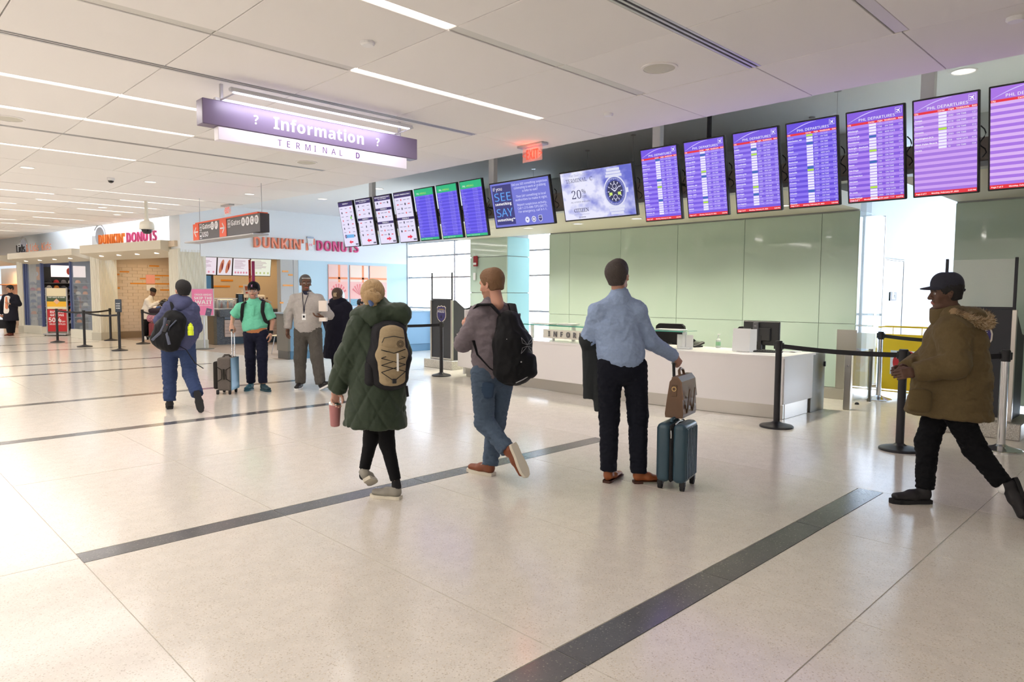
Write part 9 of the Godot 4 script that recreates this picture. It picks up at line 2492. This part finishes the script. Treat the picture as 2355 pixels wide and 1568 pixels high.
func suitcase_grey() -> void:
	var t := thing("soft_suitcase", "grey-brown soft-sided cabin suitcase pulled by man in polo", "suitcase", V3(-10.56, 0, -4.27), 0.835)
	var st := mb(); rbx(st, V3(0.03, 0.31, 0), V3(0.21, 0.50, 0.34), 0.035); part("bag_body", st, cloth("canvas_grey", rgb(118, 110, 104)), t)
	st = mb(); rbx(st, V3(-0.105, 0.29, 0), V3(0.075, 0.42, 0.30), 0.03); part("front_pocket", st, cloth("canvas_dark", rgb(58, 54, 50)), t)
	st = mb(); bx(st, V3(0.137, 0.31, 0), V3(0.012, 0.49, 0.33), 0.005); part("back_plate", st, mat("plate_blue_grey", rgb(120, 160, 186), 0.35, 0.2), t)
	for s in [-1.0, 1.0]:
		st = mb(); tube(st, [V3(0.03 + s * 0.1, 0.42, 0.172), V3(0.03 + s * 0.035, 0.38, 0.174), V3(0.03 + s * 0.03, 0.30, 0.175), V3(0.03 + s * 0.035, 0.24, 0.174), V3(0.03 + s * 0.1, 0.20, 0.172)], 0.006, 6); part("piping", st, M.canvas_dark, t)
	st = mb(); bx(st, V3(0.03, 0.31, 0.178), V3(0.03, 0.16, 0.012), 0.006); part("side_handle", st, M.canvas_dark, t)
	st = mb(); tube(st, [V3(-0.02, 0.555, 0.06), V3(0.0, 0.59, 0.04), V3(0.05, 0.59, 0.0), V3(0.07, 0.555, -0.04)], 0.016, 8); part("top_handle", st, M.canvas_grey, t)
	for q in [[-0.08, 0.13], [0.1, 0.13], [-0.08, -0.13], [0.1, -0.13]]:
		st = mb(); bx(st, V3(q[0], 0.052, q[1]), V3(0.04, 0.04, 0.04), 0.008); var w := part("wheel_fork", st, M.black_plastic, t)
		st = mb(); cyl(st, V3(q[0] - 0.014, 0.026, q[1]), V3(q[0] + 0.014, 0.026, q[1]), 0.026, 0.026, 14); part("wheel", st, M.black_rubber, w)
	var g := t.transform.affine_inverse() * V3(-10.765, 0.955, -4.475)
	st = mb()
	for s in [-0.055, 0.055]: cyl(st, V3(0.11, 0.54, s - 0.02), g + V3(0, -0.02, s), 0.008, 0.008, 8)
	part("pull_rods", st, M.chrome, t)
	st = mb(); cyl(st, g + V3(0, 0, -0.07), g + V3(0, 0, 0.07), 0.015, 0.015, 10); part("pull_grip", st, M.black_plastic, t)

func trolley(at: Vector3) -> void:
	var o := at + V3(0.32, 0, -0.20)
	var k := thing("luggage_trolley", "dark luggage trolley under the bags of woman in white", "trolley", o, 0.8)
	var st := mb()
	tube(st, [V3(-0.22, 0.09, -0.1), V3(-0.24, 0.95, -0.2), V3(0.2, 0.95, -0.2), V3(0.22, 0.09, -0.1)], 0.015, 8); part("push_frame", st, M.black_metal, k)
	st = mb(); bx(st, V3(0, 0.09, 0.0), V3(0.46, 0.03, 0.32), 0.008); part("platform", st, M.black_metal, k)
	for s in [-0.2, 0.2]:
		st = mb(); cyl(st, V3(s - 0.015, 0.037, 0.1), V3(s + 0.015, 0.037, 0.1), 0.037, 0.037, 14); part("wheel", st, M.black_rubber, k)
		st = mb(); cyl(st, V3(s - 0.015, 0.037, -0.12), V3(s + 0.015, 0.037, -0.12), 0.037, 0.037, 14); part("wheel", st, M.black_rubber, k)
	var c := thing("red_suitcase", "dark red ribbed suitcase standing on the luggage trolley", "suitcase", o + V3(0, 0.106, 0), 0.8)
	st = mb(); rbx(st, V3(-0.02, 0.22, 0.0), V3(0.30, 0.43, 0.22), 0.04); part("shell", st, mat("shell_red", rgb(128, 52, 62), 0.35), c)
	for i in 5:
		st = mb(); bx(st, V3(-0.13 + i * 0.055, 0.22, 0.112), V3(0.016, 0.36, 0.012), 0.004); part("rib", st, M.shell_red, c)
	c = thing("floral_bag", "pink floral patterned bag lying on the red suitcase", "bag", o + V3(0.0, 0.54, 0), 0.8)
	var ft := speckle_texture("floral", rgb(196, 130, 150), [rgb(60, 30, 50), rgb(236, 220, 226), rgb(150, 50, 90), rgb(40, 30, 40)], 700, 64, 41)
	soft("bag_body", [[V3(-0.14, 0.15, 0), V3(0.14, 0.15, 0), Vector2(0.14, 0.12), Vector2(0.14, 0.12), 0.03, Vector3.UP]], 0.014, textured("floral", ft, 5.0, 0.7, 0.4, false), c)
	c = thing("bundle_bag", "bag with colourful bundles on top of the trolley load", "bag", o + V3(0.05, 0.83, -0.02), 0.8)
	soft("bag_body", [[V3(-0.13, 0.10, 0), V3(0.15, 0.10, 0), Vector2(0.10, 0.11), Vector2(0.10, 0.11), 0.03, Vector3.UP]], 0.014, cloth("bag_dark", rgb(62, 54, 66)), c)
	for q in [[-0.1, rgb(220, 80, 60)], [0.0, rgb(236, 220, 210)], [0.1, rgb(70, 100, 160)]]:
		soft("bundle", [[V3(q[0] - 0.03, 0.20, 0.03), V3(q[0] + 0.03, 0.21, 0.0), 0.045, 0.045, 0.02]], 0.012, mat("bundle_%s" % q[1].to_html(), q[1], 0.7), c)
	c = thing("helmet_bag", "round glossy black bag on top of the trolley load", "bag", o + V3(0.22, 1.06, -0.25), 0.8)
	soft("bag_body", [[V3(-0.04, 0.11, 0), V3(0.04, 0.11, 0), 0.12, 0.12, 0.03]], 0.012, mat("gloss_black", rgb(22, 22, 24), 0.15), c)
	st = mb(); tube(st, [V3(-0.05, 0.21, 0.02), V3(0, 0.25, 0.02), V3(0.05, 0.21, 0.02)], 0.008, 6); part("handle", st, M.black_rubber, c)
	st = mb(); bx(st, V3(0, -0.06, 0), V3(0.12, 0.16, 0.12), 0.02); part("strap_block", st, M.bag_dark, c)

func seated_person() -> void:
	var t := thing("person", "seated person in white shirt behind the bar counter", "person", V3(-16.5, 0, -10.4))
	var J := {"hd": V3(0, 1.24, 0), "nk": V3(0, 1.10, 0), "sl": V3(-0.13, 1.02, 0.13), "sr": V3(0.13, 1.02, -0.13), "el": V3(-0.12, 0.78, 0.22), "er": V3(0.20, 0.78, -0.08), "wl": V3(0.05, 0.74, 0.22), "wr": V3(0.24, 0.74, 0.06), "hl": V3(-0.07, 0.50, 0.07), "hr": V3(0.07, 0.50, -0.07), "kl": V3(0.22, 0.50, 0.30), "kr": V3(0.36, 0.50, 0.16), "al": V3(0.24, 0.10, 0.32), "ar": V3(0.38, 0.10, 0.18), "at": t.position}
	var p := {"J": J, "look": RI * 0.8 + AW * 0.3 + V3(0, -0.2, 0), "skin": Color(0.36, 0.19, 0.12), "hairc": Color(0.03, 0.025, 0.02)}
	var ins: float = p.get("inset", 0.90)
	var mid: Vector3 = (p.J.sl + p.J.sr) * 0.5
	p.J.sl = mid.lerp(p.J.sl, ins) - V3(0, 0.022, 0)
	p.J.sr = mid.lerp(p.J.sr, ins) - V3(0, 0.022, 0)
	p.H = Transform3D(face_basis(p.look).scaled_local(Vector3.ONE * 0.96), J.hd)
	p.hand_l = [0.4, RI * 0.5 - AW * 0.5, V3(0, -1, 0), true]
	p.hand_r = [0.4, RI * 0.5 - AW * 0.5, V3(0, -1, 0), false]
	body_of(p, t)
	soft("shirt", top_bones(p, {"hem_y": 0.50}), 0.016, M.shirt_white, t, [], {"amp": 0.006, "scale": V3(8, 8, 8)})
	trousers(p, t, M.trousers_black, [0.095, 0.075, 0.06], 0.016, Vector2(0.15, 0.13), 0.05, {})
	short_hair(p, t, M.hair_black)
	shoe(t, J.al, J.al - AW * 0.2, "sneaker", M.shoe_black, M.black_rubber); shoe(t, J.ar, J.ar - AW * 0.2, "sneaker", M.shoe_black, M.black_rubber)
	var s := thing("bar_stool", "round stool under the seated person behind the counter", "stool", V3(-16.5, 0.016, -10.4))
	var st := mb(); lathe(st, V3(0, 0.35, 0), [Vector2(0.0, 0.0), Vector2(0.19, 0.0), Vector2(0.2, 0.02), Vector2(0.19, 0.035), Vector2(0, 0.035)], 24); part("seat", st, M.seat_cream, s)
	st = mb(); cyl(st, V3(0, 0.02, 0), V3(0, 0.36, 0), 0.03, 0.03, 12); part("column", st, M.chrome, s)
	st = mb(); lathe(st, Vector3.ZERO, [Vector2(0.2, 0.0), Vector2(0.2, 0.012), Vector2(0.03, 0.03)], 24); part("base", st, M.chrome, s)
